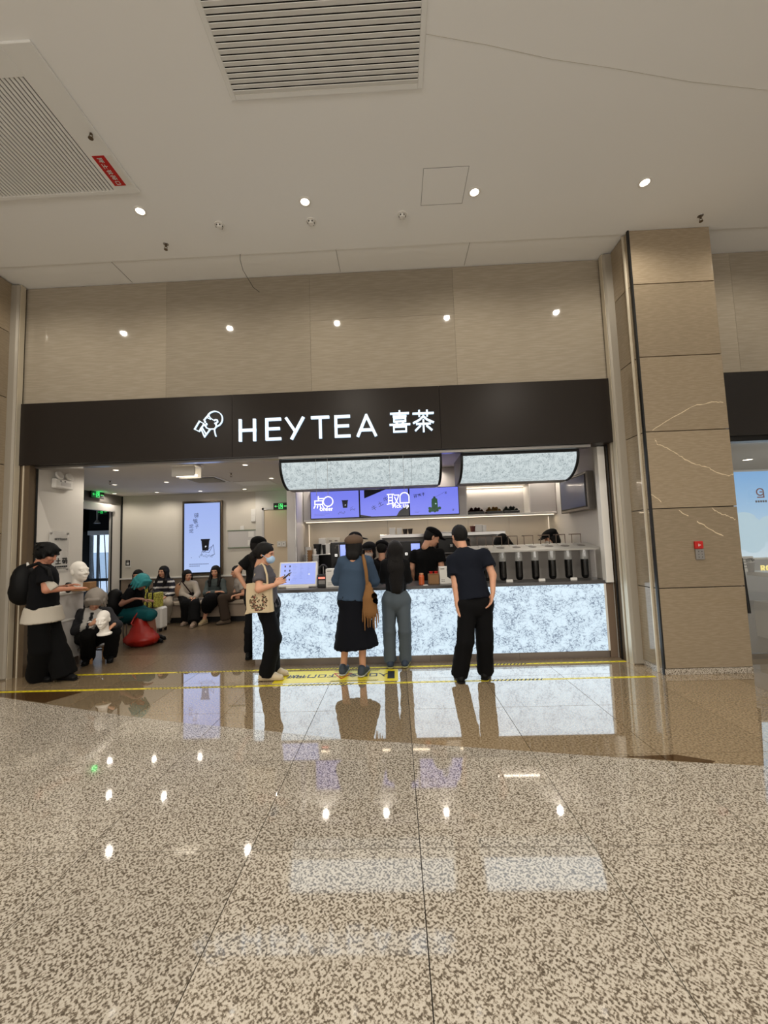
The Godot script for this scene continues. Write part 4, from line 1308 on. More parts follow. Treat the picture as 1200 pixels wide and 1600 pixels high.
	tube(fj, [Vector3(0.0, 0.3, 0.03), Vector3(-0.05, 0.02, 0.1)], 0.006, 5)
	obj("tripod_leg", fj.commit(), mats["dark_metal"], fr2)

	# --- on the front counter
	kiosk()
	var sc := thing("code_scanner", "black code scanner with an orange lit window", "scanner", Vector3(-0.995, CT, -5.4))
	obj("case", box_mesh(Vector3(0.12, 0.17, 0.1), 0.008, Vector3(0, 0.085, 0)), mats["black"], sc)
	obj("window_light", box_mesh(Vector3(0.085, 0.022, 0.004), 0.001, Vector3(0, 0.125, 0.051)), glow("scan_glow", Color(1.0, 0.25, 0.08), 2.2), sc)
	obj("slot", box_mesh(Vector3(0.085, 0.05, 0.004), 0.001, Vector3(0, 0.07, 0.051)), mats["grey_plastic"], sc)
	paper_box("carton_box", "white carton box with print next to the scanner", Vector3(-0.841, CT, -5.42), Vector3(0.2, 0.24, 0.14))
	paper_box("carton_box", "white carton box with print left of the bending man", Vector3(0.639, CT, -5.42), Vector3(0.17, 0.22, 0.12))
	var ob := thing("juice_bottle", "orange juice bottle on the counter", "bottle", Vector3(0.314, CT, -5.34))
	obj("bottle", lathe_mesh([Vector2(0.001, 0.002), Vector2(0.032, 0.0), Vector2(0.036, 0.006), Vector2(0.036, 0.105), Vector2(0.03, 0.122), Vector2(0.024, 0.128), Vector2(0.024, 0.134)], 18), plain("juice", Color(0.76, 0.36, 0.18), 0.3), ob)
	obj("lid", lathe_mesh([Vector2(0.027, 0.132), Vector2(0.027, 0.15), Vector2(0.001, 0.151)], 18), plain("pale_lid", Color(0.85, 0.6, 0.45), 0.4), ob)
	var cc := thing("drink_carrier", "brown cardboard drink carrier on the counter beside the bottle", "carrier", Vector3(0.475, CT, -5.4))
	obj("carrier", box_mesh(Vector3(0.135, 0.13, 0.13), 0.006, Vector3(0, 0.065, 0)), mats["cardboard"], cc)
	obj("flap", box_mesh(Vector3(0.135, 0.004, 0.06), 0, Vector3(0, 0.132, 0.04)), mats["cardboard"], cc)
	for i in 2:
		cup("small_cup", "small red capped cup %s the drink carrier" % ["on the left of", "on the right of"][i], Vector3(0.447 + i * 0.065, CT + 0.134, -5.4), 0.026, 0.03, "red")
	small_box("price_card", "small white price card beside the juice bottle", Vector3(0.359, CT, -5.25), Vector3(0.06, 0.006, 0.05), "white_plastic")
	# headset-like black ring on a stand behind the scanner
	var hd := thing("headset", "black headset standing upright behind the scanner", "headset", Vector3(-1.017, CT, -5.6))
	var hs := begin()
	var ring := []
	for i in 13:
		var a := deg_to_rad(-20 + i * 220.0 / 12)
		ring.append(Vector3(cos(a) * 0.055, 0.19 + sin(a) * 0.09, 0))
	tube(hs, ring, 0.016, 8)
	obj("headband", hs.commit(), mats["black"], hd)
	var hst := begin()
	tube(hst, [Vector3(0, 0, 0), Vector3(0, 0.28, 0)], 0.008, 6)
	box(hst, Vector3(0, 0.006, 0), Vector3(0.1, 0.012, 0.08), 0.003)
	obj("stand", hst.commit(), mats["steel"], hd)
	cup_stack("cup_stack", "stack of clear cups behind the scanner", Vector3(-0.950, CT, -5.62), 0.045, 0.2, "clear_plastic", 6)
	cup("jug", "clear jug on the counter behind the kiosk", Vector3(-1.197, CT, -5.72), 0.06, 0.2, "foam")
	cup("jug", "dark blender jug on the counter left of the headset", Vector3(-1.333, CT, -5.75), 0.07, 0.26, "black_matt")
	tea_dispenser()

func small_box(called: String, label: String, p: Vector3, s: Vector3, mat: String):
	var m := box_mesh(s, minf(0.004, s.y * 0.2), Vector3(0, s.y / 2, 0))
	tag(obj(called, m, mats[mat], self, p), label, called.get_slice("_", called.count("_")))

func paper_box(called: String, label: String, p: Vector3, s: Vector3):
	var o := thing(called, label, "box", p)
	obj("box", box_mesh(s, 0.003, Vector3(0, s.y / 2, 0)), mats["white_plastic"], o)
	var st := begin()
	box(st, Vector3(-s.x * 0.27, s.y * 0.88, s.z / 2), Vector3(s.x * 0.3, 0.012, 0.002))
	for i in 2:
		for j in 4:
			box(st, Vector3(-s.x * 0.36 + j * s.x * 0.07, s.y * (0.24 - 0.1 * i), s.z / 2), Vector3(s.x * 0.05, 0.008, 0.002))
	obj("print", st.commit(), mats["grey_plastic"], o)

func cup(called: String, label: String, p: Vector3, r: float, h: float, mat: String):
	if not mats.has("dark_cup"):
		plain("dark_cup", Color(0.13, 0.09, 0.07), 0.5)
		plain("red_cup", Color(0.3, 0.08, 0.06), 0.5)
		plain("black_matt", Color(0.05, 0.05, 0.05), 0.6)
	var o := thing(called, label, called.get_slice("_", called.count("_")), p)
	obj("body", lathe_mesh([Vector2(0.001, 0.001), Vector2(r * 0.72, 0.0), Vector2(r, h * 0.9)], 18), mats[mat], o)
	obj("lid", lathe_mesh([Vector2(r, h * 0.88), Vector2(r * 1.07, h * 0.89), Vector2(r * 1.05, h * 0.97), Vector2(r * 0.9, h), Vector2(0.001, h * 0.99)], 18), mats[mat], o)

func cup_stack(called: String, label: String, p: Vector3, r: float, h: float, mat: String, n: int):
	var o := thing(called, label, "stack", p)
	for i in n:
		var y := h * i / n
		obj("cup", lathe_mesh([Vector2(r * 0.8, y), Vector2(r, y + h / n), Vector2(r * 1.06, y + h / n + 0.003), Vector2(r * 1.0, y + h / n + 0.006), Vector2(0.001, y + h / n + 0.006)], 14), mats[mat], o)

func machine(called: String, label: String, p: Vector3, s: Vector3, lit: bool):
	var o := thing(called, label, "machine", p)
	obj("case", box_mesh(s, 0.01, Vector3(0, s.y / 2, 0)), mats["black"], o)
	obj("base", box_mesh(Vector3(s.x * 1.04, 0.03, s.z * 1.2), 0.004, Vector3(0, 0.015, 0)), mats["grey_plastic"], o)
	if lit:
		obj("screen", box_mesh(Vector3(s.x * 0.42, s.y * 0.3, 0.006), 0.001, Vector3(s.x * 0.24, s.y * 0.78, s.z / 2)), glow("blue_glow", Color(0.5, 0.62, 1.0), 0.9), o)
		obj("badge", box_mesh(Vector3(0.04, 0.04, 0.004), 0.001, Vector3(-s.x * 0.2, s.y * 0.66, s.z / 2)), glow("badge_glow", Color(1, 0.98, 0.94), 1.1), o)
		var x := begin()
		box(x, Vector3(-s.x * 0.2, s.y * 0.66, s.z / 2 + 0.0025), Vector3(0.026, 0.008, 0.002))
		box(x, Vector3(-s.x * 0.2, s.y * 0.66, s.z / 2 + 0.0025), Vector3(0.008, 0.026, 0.002))
		obj("cross_mark", x.commit(), mats["black"], o)
	else:
		obj("drip_tray", box_mesh(Vector3(s.x * 0.9, 0.02, 0.12), 0.003, Vector3(0, 0.06, s.z / 2 + 0.05)), mats["steel"], o)
		obj("spout", box_mesh(Vector3(0.05, 0.05, 0.06), 0.004, Vector3(0, s.y * 0.6, s.z / 2 + 0.03)), mats["steel"], o)

func kiosk():
	var c: Vector3 = Vector3(-1.322, 1.118, -5.42)
	var o := thing("order_screen", "tilted white order screen at the counter's left end", "screen", Vector3(c.x, CT, -5.42))
	var b := Basis(Vector3.RIGHT, -0.28)
	var st := begin()
	box(st, Vector3(0, 0.175, 0.0), Vector3(0.52, 0.34, 0.035), 0.012, b)
	obj("case", st.commit(), mats["white_plastic"], o)
	var im := Image.create(320, 200, false, Image.FORMAT_RGB8)
	im.fill(Color(0.66, 0.72, 0.99))
	for i in 2:
		for j in 4:
			var p := Vector2(40 + i * 44, 30 + j * 42)
			ink_poly(im, PackedVector2Array([p + Vector2(-6, -9), p + Vector2(6, -9), p + Vector2(4, 9), p + Vector2(-4, 9)]), Color(0.08, 0.09, 0.16) if (i + j) % 3 else Color(0.35, 0.1, 0.15))
	for j in 11:
		ink_rows(im, Vector2(112, 18 + j * 14), 5 + (j * 3) % 4, 5, 2, Color(0.45, 0.48, 0.75))
		ink_rows(im, Vector2(178, 14 + j * 13), 3 + (j * 5) % 4, 5, 2, Color(0.45, 0.48, 0.75))
		ink_rows(im, Vector2(246, 16 + j * 13), 3 + (j * 2) % 4, 5, 2, Color(0.5, 0.53, 0.8))
	ink_disc(im, Vector2(262, 108), 7, Color(1, 1, 1))
	var sm := obj("screen", face(0.47, 0.285), screen_mat("kiosk_picture", im, 0.95), o, b * Vector3(0, 0.0, 0.0185) + Vector3(0, 0.185, 0))
	sm.basis = b
	obj("foot", box_mesh(Vector3(0.3, 0.02, 0.2), 0.004, Vector3(0, 0.01, -0.03)), mats["white_plastic"], o)
	obj("cable", box_mesh(Vector3(0.03, 0.03, 0.02), 0.004, Vector3(-0.235, 0.02, 0.03)), mats["black"], o)
	var l = area(b * Vector3(0, 0, 0.03) + Vector3(0, 0.185, 0), Vector2(0.45, 0.27), Vector3(0.28, PI, 0), Color(0.7, 0.76, 1), 0.03, o)

func tea_dispenser():
	# stainless bench of square glass dispensers with hanging tea tubes
	var o := thing("tube_rack", "stainless rack with round holes over a row of tea tubes", "rack", Vector3(1.79, CT, -5.5))
	var x0 := -0.92
	var x1 := 0.84
	var st := begin()
	# sloping top: back edge high, front edge low
	var a := 0.475
	var f := 0.405
	prism(st, PackedVector2Array([Vector2(-0.17, a), Vector2(0.2, f), Vector2(0.2, f - 0.02), Vector2(-0.17, a - 0.02)]), x1 - x0, Transform3D(Basis(Vector3(0, 0, 1), Vector3.UP, Vector3(-1, 0, 0)), Vector3(x0, 0, 0)))
	obj("sloping_top", st.commit(), plain("satin_steel", Color(0.66, 0.65, 0.63), 0.5, 0.6), o)
	obj("back_panel", slab_mesh(Vector3(x0, 0, -0.13), Vector3(x1, a - 0.03, -0.115)), plain("rack_grey", Color(0.6, 0.58, 0.56), 0.5), o)
	st = begin()
	prism(st, PackedVector2Array([Vector2(-0.17, 0.0), Vector2(0.2, 0.0), Vector2(0.2, f), Vector2(-0.17, a)]), 0.008, Transform3D(Basis(Vector3(0, 0, 1), Vector3.UP, Vector3(-1, 0, 0)), Vector3(x1 - 0.09, 0, 0)))
	obj("end_panel", st.commit(), mats["clear_plastic"], o)
	st = begin()
	prism(st, PackedVector2Array([Vector2(-0.17, 0.0), Vector2(0.2, 0.0), Vector2(0.2, f), Vector2(-0.17, a)]), 0.008, Transform3D(Basis(Vector3(0, 0, 1), Vector3.UP, Vector3(-1, 0, 0)), Vector3(x0 + 0.008, 0, 0)))
	obj("end_panel", st.commit(), mats["brushed"], o)
	var slope := Basis(Vector3.RIGHT, atan2(a - f, 0.37))
	var xs := [2.461, 2.250, 2.039, 1.819, 1.607, 1.394, 1.181, 0.967]
	var place := ["at the rack's right end", "second from the rack's right end", "third from the rack's right end", "fourth from the rack's right end", "fifth from the rack's right end", "sixth from the rack's right end", "partly behind the bending man", "hidden behind the bending man"]
	for i in 8:
		var x: float = xs[i] - 1.79
		var h := begin()
		lathe(h, [Vector2(0.001, 0.003), Vector2(0.05, 0.003), Vector2(0.055, 0.0)], 20, Transform3D(slope, Vector3(x, 0.5 * (a + f) + 0.002, 0.015)))
		obj("hole_lid", h.commit(), plain("lid_grey", Color(0.34, 0.32, 0.3), 0.5), o)
		# one tube of tea
		var t := thing("tea_tube", "glass tube of dark tea %s" % place[i], "tube", Vector3(1.79 + x, CT + 0.012, -5.42), "tea tubes in the stainless rack")
		obj("tea", lathe_mesh([Vector2(0.001, 0.0), Vector2(0.025, 0.004), Vector2(0.042, 0.02), Vector2(0.047, 0.045), Vector2(0.047, 0.25), Vector2(0.001, 0.251)], 18), mats["black_gloss"], t)
		obj("glass", lathe_mesh([Vector2(0.048, 0.251), Vector2(0.048, 0.385), Vector2(0.05, 0.385), Vector2(0.05, 0.251)], 18), mats["glass"], t)
		# square clear hopper above the top
		var g := thing("tea_hopper", "clear square hopper with a brown rim above the tube %s" % place[i], "hopper", Vector3(1.79 + x - 0.015, CT + 0.47, -5.62), "hoppers above the tea tubes")
		var fr := begin()
		for e in [[-0.06, 0.06, 0.008, 0.12], [0.06, 0.06, 0.008, 0.12]]:
			box(fr, Vector3(e[0], e[1], 0.04), Vector3(0.008, e[3], 0.006))
		box(fr, Vector3(0, 0.122, 0.04), Vector3(0.128, 0.012, 0.008))
		box(fr, Vector3(0, 0.122, -0.04), Vector3(0.128, 0.012, 0.008))
		for sx in [-0.06, 0.06]:
			box(fr, Vector3(sx, 0.122, 0), Vector3(0.008, 0.012, 0.08))
		obj("rim", fr.commit(), plain("hopper_brown", Color(0.36, 0.29, 0.24), 0.5), g)
		obj("bracket", box_mesh(Vector3(0.09, 0.02, 0.08), 0.002, Vector3(0, -0.012, 0.0)), mats["steel"], g)
	var cards := [2.258, 1.854, 1.441]
	for i in 3:
		small_box("price_card", "white price card %s" % ["between the two rightmost tea tubes", "between the third and fourth tea tubes", "in front of the fifth tea tube"][i], Vector3(cards[i], CT, -5.3), Vector3(0.085, 0.035, 0.012), "white_plastic")

# ---------------------------------------------------------------- seating corner
func build_seating():
	var bz := -8.94
	# upholstered wall bench in units
	for i in 3:
		var x0: float = [-6.12, -5.1, -4.1][i]
		var x1: float = [-5.105, -4.105, -3.12][i]
		var o := thing("wall_bench", ["taupe wall bench unit nearest the street door", "middle taupe wall bench unit under the poster", "taupe wall bench unit at the notice frames"][i], "bench", Vector3((x0 + x1) / 2, 0, -8.58), "taupe bench units along the rear wall")
		var w := x1 - x0
		obj("plinth", slab_mesh(Vector3(-w / 2, 0, -0.3), Vector3(w / 2, 0.12, 0.2)), mats["black"], o)
		obj("body", slab_mesh(Vector3(-w / 2, 0.12, -0.33), Vector3(w / 2, 0.36, 0.28)), mats["bench"], o)
		for k in 2:
			obj("seat_cushion", slab_mesh(Vector3(-w / 2 + w * 0.5 * k + 0.003, 0.36, -0.33), Vector3(-w / 2 + w * 0.5 * (k + 1) - 0.003, 0.45, 0.33), 0.025), plain("cushion", Color(0.62, 0.57, 0.51), 0.8), o)
	# tall lit poster
	var ink := Color(0.14, 0.16, 0.28)
	var im := Image.create(240, 440, false, Image.FORMAT_RGB8)
	for y in 440:
		var c := Color(0.66, 0.74, 0.98).lerp(Color(0.74, 0.82, 1.0), y / 440.0)
		im.fill_rect(Rect2i(0, y, 240, 1), c)
	ink_glyph(im, "sui", Vector2(66, 66), 30, 2, ink, -0.12)
	ink_glyph(im, "yin", Vector2(58, 102), 30, 2, ink, -0.1)
	ink_glyph(im, "zi", Vector2(72, 136), 26, 2, ink)
	ink_glyph(im, "tuo", Vector2(34, 134), 27, 2, ink)
	ink_glyph(im, "tuo", Vector2(34, 164), 27, 2, ink)
	cup_picture(im, Vector2(142, 272), 1.35)
	scribble(im, Vector2(100, 336), 1.1, ink)
	scribble(im, Vector2(150, 340), 1.0, ink)
	for s in [[Vector2(120, 308), Vector2(166, 318)], [Vector2(120, 308), Vector2(116, 332)], [Vector2(166, 318), Vector2(196, 268)], [Vector2(196, 268), Vector2(204, 330)], [Vector2(204, 330), Vector2(178, 338)], [Vector2(128, 316), Vector2(184, 280)]]:
		ink_line(im, s[0], s[1], 1.5, ink)
	ink_line(im, Vector2(46, 346), Vector2(50, 346), 2, ink)
	ink_rows(im, Vector2(34, 386), 22, 6, 4, ink)
	ink_rows(im, Vector2(34, 398), 12, 6, 4, ink)
	var o := thing("poster_screen", "tall lit blue poster screen with a black cup drawing", "screen", Vector3(-4.295, 1.76, bz + 0.045))
	obj("frame", box_mesh(Vector3(0.9, 1.64, 0.07), 0.008), mats["bronze_trim"], o)
	obj("bezel", box_mesh(Vector3(0.85, 1.59, 0.01), 0.002, Vector3(0, 0, 0.034)), mats["black"], o)
	obj("screen", face(0.8, 1.53), screen_mat("poster_picture", im, 0.9), o, Vector3(0.005, 0, 0.0405))
	area(Vector3(0, 0, 0.06), Vector2(0.78, 1.5), Vector3(0, PI, 0), Color(0.72, 0.79, 1.0), 0.16, o)
	# contact plate on the wall
	var np := thing("wall_plate", "small white plate with a black square mark on the rear wall", "plate", Vector3(-6.004, 1.23, -8.93))
	obj("plate", box_mesh(Vector3(0.12, 0.16, 0.012), 0.002), mats["white_plastic"], np)
	var pm := begin()
	strokes(pm, parse("-2,-2 2,-2 2,3 -2,3 -2,-2;-1,1.6 1,1.6"), 0.02, 0.002, Transform3D(Basis.IDENTITY, Vector3(0, 0.01, 0.0085)), 0.02)
	obj("mark", pm.commit(), mats["black"], np)
	# framed notices right of the poster
	var fr := thing("notice_board", "pale green framed glass notice panel on the rear wall", "notice board", Vector3(-3.416, 1.7, bz + 0.015))
	obj("board", box_mesh(Vector3(0.64, 0.37, 0.012), 0.002), mats["cabinet"], fr)
	for y in [-0.19, 0.19]:
		obj("rail", box_mesh(Vector3(0.66, 0.022, 0.02), 0.002, Vector3(0, y, 0.004)), plain("sage", Color(0.45, 0.5, 0.42), 0.5), fr)
	for e in [[0.2, 0.1, 0.12, 0.12], [0.2, -0.09, 0.15, 0.12]]:
		obj("notice_sheet", box_mesh(Vector3(e[2], e[3], 0.004), 0, Vector3(e[0], e[1], 0.008)), mats["white_plastic"], fr)
	obj("hook", box_mesh(Vector3(0.09, 0.1, 0.02), 0.003, Vector3(0.0, 0.24, 0)), mats["white_plastic"], fr)
	small_plate("wall_box", "white electrical box high on the wall right of the poster", Vector3(-3.16, 2.219, -8.92), Vector3(0.1, 0.28, 0.03))
	small_plate("switch_plate", "double light switch plate beside the service door", Vector3(-2.516, 1.557, -8.85), Vector3(0.2, 0.12, 0.014))
	# service door
	var sd := struct("door_3", slab_mesh(Vector3(-2.9, 0.0, bz + 0.052), Vector3(-1.8, 2.32, bz + 0.075), 0.003), plain("door_paint", Color(0.83, 0.76, 0.66), 0.6))
	obj("door_frame", slab_mesh(Vector3(-2.95, 0.0, bz + 0.05), Vector3(-2.9, 2.37, bz + 0.09), 0.003), mats["cabinet"], sd)
	obj("door_frame", slab_mesh(Vector3(-2.95, 2.32, bz + 0.05), Vector3(-1.72, 2.37, bz + 0.09), 0.003), mats["cabinet"], sd)
	var dh := begin()
	tube(dh, [Vector3(-2.8, 1.0, bz + 0.075), Vector3(-2.8, 1.0, bz + 0.12), Vector3(-2.68, 1.0, bz + 0.12)], 0.01, 6)
	obj("handle", dh.commit(), mats["steel"], sd)
	# emergency twin lamp on the white side wall
	var el := thing("emergency_lamp", "white twin-head emergency lamp high on the white side wall", "lamp", Vector3(-4.645, 2.464, -5.451))
	el.rotation.y = PI / 2
	obj("case", box_mesh(Vector3(0.3, 0.13, 0.07), 0.01, Vector3(0, 0, 0.035)), mats["white_plastic"], el)
	obj("label_strip", box_mesh(Vector3(0.16, 0.05, 0.003), 0, Vector3(0.02, 0.0, 0.071)), mats["cabinet"], el)
	for x in [-0.05, 0.02]:
		obj("indicator", box_mesh(Vector3(0.018, 0.014, 0.004), 0, Vector3(x - 0.02, 0.035, 0.072)), mats["black"], el)
	for x in [-0.08, 0.09]:
		var st := begin()
		var t := Transform3D(Basis(Vector3.RIGHT, 1.15), Vector3(x, 0.11, 0.05))
		lathe(st, [Vector2(0.001, -0.03), Vector2(0.03, -0.03), Vector2(0.06, 0.0), Vector2(0.06, 0.02), Vector2(0.05, 0.024), Vector2(0.001, 0.02)], 16, t)
		obj("lamp_head", st.commit(), mats["white_plastic"], el)
		var ns := begin()
		tube(ns, [Vector3(x, 0.06, 0.035), Vector3(x, 0.1, 0.04)], 0.014, 8)
		obj("neck", ns.commit(), mats["white_plastic"], el)
	# acrylic sign with print (the square code itself is left out)
	var qs := thing("acrylic_sign", "clear acrylic order sign with dark print on the side wall", "sign", Vector3(-4.643, 1.532, -5.448))
	qs.rotation.y = PI / 2
	obj("plate", box_mesh(Vector3(0.33, 0.56, 0.01), 0.003, Vector3(0, 0, 0.012)), mats["clear_plastic"], qs)
	obj("backing", box_mesh(Vector3(0.3, 0.52, 0.003), 0, Vector3(0, 0, 0.003)), mats["white_plastic"], qs)
	for e in [[-0.14, 0.25], [0.14, 0.25], [-0.14, -0.25], [0.14, -0.25]]:
		var st := begin()
		lathe(st, [Vector2(0.012, 0.0), Vector2(0.012, 0.024), Vector2(0.001, 0.026)], 10, Transform3D(Basis(Vector3.RIGHT, PI / 2), Vector3(e[0], e[1], 0)))
		obj("stud", st.commit(), mats["steel"], qs)
	var wd := words_mesh("HEYTEAGO", 0.03, 0.003, true)
	obj("word", wd, mats["black"], qs, Vector3(0.02, 0.17, 0.0195))
	var g := begin()
	glyph(g, "tu", Vector3(-0.06, -0.17, 0.021), 0.085, 0.012, 0.003)
	glyph(g, "ma", Vector3(0.05, -0.17, 0.021), 0.085, 0.012, 0.003)
	for i in 7:
		box(g, Vector3(-0.09 + i * 0.035, -0.205, 0.0195), Vector3(0.026, 0.022, 0.003))
	box(g, Vector3(0.01, -0.23, 0.0195), Vector3(0.22, 0.005, 0.003))
	obj("print", g.commit(), mats["black"], qs)
	# service desk by the side wall
	var dk := thing("side_desk", "narrow white-topped desk along the white side wall", "desk", Vector3(-4.5, 0, -5.34))
	obj("top", slab_mesh(Vector3(-0.15, 0.965, -0.24), Vector3(0.16, 1.0, 0.24), 0.005), mats["white_plastic"], dk)
	obj("body", slab_mesh(Vector3(-0.15, 0.12, -0.22), Vector3(0.14, 0.965, 0.22)), mats["cabinet"], dk)
	obj("recess", slab_mesh(Vector3(-0.14, 0.0, -0.2), Vector3(0.11, 0.12, 0.19)), mats["kick"], dk)
	obj("rail", slab_mesh(Vector3(0.14, 0.62, -0.22), Vector3(0.152, 0.64, 0.22)), mats["white_plastic"], dk)

func small_plate(called: String, label: String, p: Vector3, s: Vector3):
	var o := thing(called, label, called.get_slice("_", 1), p)
	obj("body", box_mesh(s, 0.003), mats["white_plastic"], o)
	var st := begin()
	if called == "switch_plate":
		for x in [-0.05, 0.05]:
			box(st, Vector3(x, 0, s.z / 2), Vector3(0.03, 0.02, 0.004))
			for e in [[0, 0.045, 0.085, 0.003], [0, -0.045, 0.085, 0.003], [-0.042, 0, 0.003, 0.09], [0.042, 0, 0.003, 0.09]]:
				box(st, Vector3(x + e[0], e[1], s.z / 2), Vector3(e[2], e[3], 0.003))
	else:
		box(st, Vector3(0, 0, s.z / 2), Vector3(s.x * 0.7, 0.003, 0.003))
	obj("groove", st.commit(), mats["grey_plastic"], o)

# ---------------------------------------------------------------- the neighbouring shop, right of the pillar
func build_neighbour_shop():
	struct("trim_4", slab_mesh(Vector3(3.74, 2.66, -5.2), Vector3(9, 3.45, -4.96)), plain("dark_fascia", Color(0.12, 0.11, 0.11), 0.25), "black fascia of the neighbouring shop")
	obj("lower_rail", slab_mesh(Vector3(3.74, 2.6, -5.12), Vector3(9, 2.66, -5.0)), mats["black"], get_node("trim_4"))
	var gl := struct("window_4", slab_mesh(Vector3(3.76, 0.06, -5.012), Vector3(9, 2.62, -5.0)), mats["glass"], "full height glass front of the neighbouring shop")
	obj("floor_rail", slab_mesh(Vector3(3.76, 0, -5.03), Vector3(9, 0.06, -4.98)), mats["steel"], gl)
	var pl := begin()
	tube(pl, [Vector3(4.075, 1.183, -4.95), Vector3(4.107, 0.539, -4.95)], 0.022, 8)
	obj("door_pull", pl.commit(), mats["dark_metal"], gl)
	struct("wall_right", slab_mesh(Vector3(3.3, -0.1, -9.3), Vector3(9.2, 3.0, -9.1)), mats["white_wall"])
	struct("wall_left", slab_mesh(Vector3(3.3, -0.1, -9.2), Vector3(3.44, 3.0, -5.2)), mats["white_wall"])
	struct("ceiling", slab_mesh(Vector3(3.3, SC + 0.05, -9.3), Vector3(9.2, SC + 0.25, -5.2)), mats["shop_ceiling"], "white ceiling of the neighbouring shop")
	struct("wall_far", slab_mesh(Vector3(9.0, -0.1, -9.3), Vector3(9.2, 3.0, -5.2)), mats["white_wall"])
	downlight(Vector3(6.458, 2.8, -7.479), 0.07, "ceiling spot just inside the neighbouring shop", "neighbour shop spots", 1.0, Color(0.92, 0.96, 1.0))
	downlight(Vector3(6.6, SC + 0.05, -7.0), 0.07, "ceiling spot deeper inside the neighbouring shop", "neighbour shop spots", 1.2, Color(0.92, 0.96, 1.0))
	# light box with a pale blue picture
	var im := Image.create(256, 256, false, Image.FORMAT_RGB8)
	for y in 256:
		im.fill_rect(Rect2i(0, y, 256, 1), Color(0.45, 0.7, 0.93).lerp(Color(0.85, 0.93, 0.97), y / 255.0))
	for i in 40:
		ink_disc(im, Vector2(rng.randf() * 256, 140 + rng.randf() * 90), 8 + rng.randf() * 14, Color(0.74, 0.86, 0.92))
	ink_line(im, Vector2(90, 40), Vector2(200, 110), 2, Color(0.9, 0.95, 1.0))
	var c: Vector3 = Vector3(5.144, 2.176, -6.2)
	var lb := thing("light_box", "pale blue lit picture wall inside the neighbouring shop", "light box", Vector3(c.x + 1.16, 1.75, -6.25))
	obj("case", box_mesh(Vector3(2.4, 1.36, 0.1), 0.006, Vector3(0, 0, -0.055)), mats["white_plastic"], lb)
	obj("lit_screen", face(2.34, 1.3), screen_mat("landscape_picture", im, 0.85), lb)
	area(Vector3(0, 0, 0.03), Vector2(2.3, 1.25), Vector3(0, PI, 0), Color(0.8, 0.92, 1.0), 0.5, lb)
	var mk := begin()
	var t := Transform3D(Basis.IDENTITY, Vector3(5.471, 2.045, -6.18) - lb.position)
	strokes(mk, [arc(Vector2(0, 2), 3.2, 20, 340, 14), PackedVector2Array([Vector2(0, 2), Vector2(3, 2), Vector2(3, -3), Vector2(-2.6, -3)])], 0.016, 0.004, t, 0.016)
	obj("emblem", mk.commit(), plain("emblem_red", Color(0.6, 0.12, 0.1), 0.5), lb)
	var tx := begin()
	for i in 5:
		box(tx, t.origin + Vector3(-0.07 + i * 0.035, -0.11, 0), Vector3(0.025, 0.03, 0.003))
	obj("emblem_words", tx.commit(), plain("emblem_navy", Color(0.15, 0.17, 0.3), 0.5), lb)
	obj("word_light", words_mesh("RO", 0.09, 0.01, true), glow("yellow_glow", Color(1.0, 0.9, 0.35), 0.9), lb, Vector3(5.415, 0.945, -6.15) - lb.position)
	# plant pot, small sign, counter with a lamp behind the glass
	var ct := thing("shop_desk", "pale desk behind the neighbouring shop's glass", "desk", Vector3(c.x + 1.25, 0, -5.86))
	obj("top", slab_mesh(Vector3(-1.3, 0.86, -0.25), Vector3(1.3, 0.92, 0.25), 0.005), mats["foam"], ct)
	obj("front", slab_mesh(Vector3(-1.28, 0.5, 0.18), Vector3(1.28, 0.86, 0.2)), mats["foam"], ct)
	obj("body", slab_mesh(Vector3(-1.28, 0.0, -0.2), Vector3(1.28, 0.5, 0.14)), mats["splash"], ct)
	var sg := thing("desk_sign", "small white printed sign standing on the neighbouring shop's desk", "sign", Vector3(4.986, 0.926, -5.95))
	sg.position.y = 0.921
	obj("sheet", box_mesh(Vector3(0.17, 0.22, 0.008), 0.001, Vector3(0, 0.11, 0)), mats["white_plastic"], sg)
	var sp := begin()
	for i in 4:
		box(sp, Vector3(-0.02, 0.18 - i * 0.04, 0.0045), Vector3(0.1, 0.012, 0.002))
	obj("print", sp.commit(), mats["grey_plastic"], sg)
	var pp := thing("potted_plant", "small dark green plant in a grey pot behind the glass", "plant", Vector3(5.027, 1.26, -5.97))
	pp.position.y = 1.02
	var pot := obj("pot", lathe_mesh([Vector2(0.001, -0.1), Vector2(0.05, -0.1), Vector2(0.065, 0.03), Vector2(0.055, 0.03), Vector2(0.001, 0.02)], 14), mats["grey_plastic"], pp)
	var lv := begin()
	for i in 26:
		var a := i * 2.4
		var d := Vector3(cos(a), 0.5 + 0.5 * sin(i * 1.3), sin(a)).normalized()
		var p := Vector3(0, 0.05, 0) + d * (0.03 + 0.05 * ((i * 7) % 5) / 5.0)
		ball(lv, p, Vector3(0.022, 0.006, 0.012), 6, Basis(Vector3.UP, a) * Basis(Vector3.BACK, 0.5))
	obj("leaves", lv.commit(), plain("leaf_green", Color(0.08, 0.2, 0.1), 0.6), pp).set_meta("kind", "stuff")

# ---------------------------------------------------------------- people: distance fields meshed as surface nets
# a prim is [a, b, ra, rb, blend, flat axis, flat factor, flags] for a tapered capsule (flags 1: cut flat at b, 2: cut flat at a)
# or [c, basis, radii, blend] for an ellipsoid; a leading "-" takes it away
func cap(a: Vector3, b: Vector3, ra: float, rb: float, k := 0.03, fx := Vector3.ZERO, ff := 1.0, flags := 0) -> Array:
	return [0, a, b, ra, rb, k, fx, ff, flags]

func ell(c: Vector3, b: Basis, r: Vector3, k := 0.02, minus := false) -> Array:
	return [2 if minus else 1, c, b, r, k]

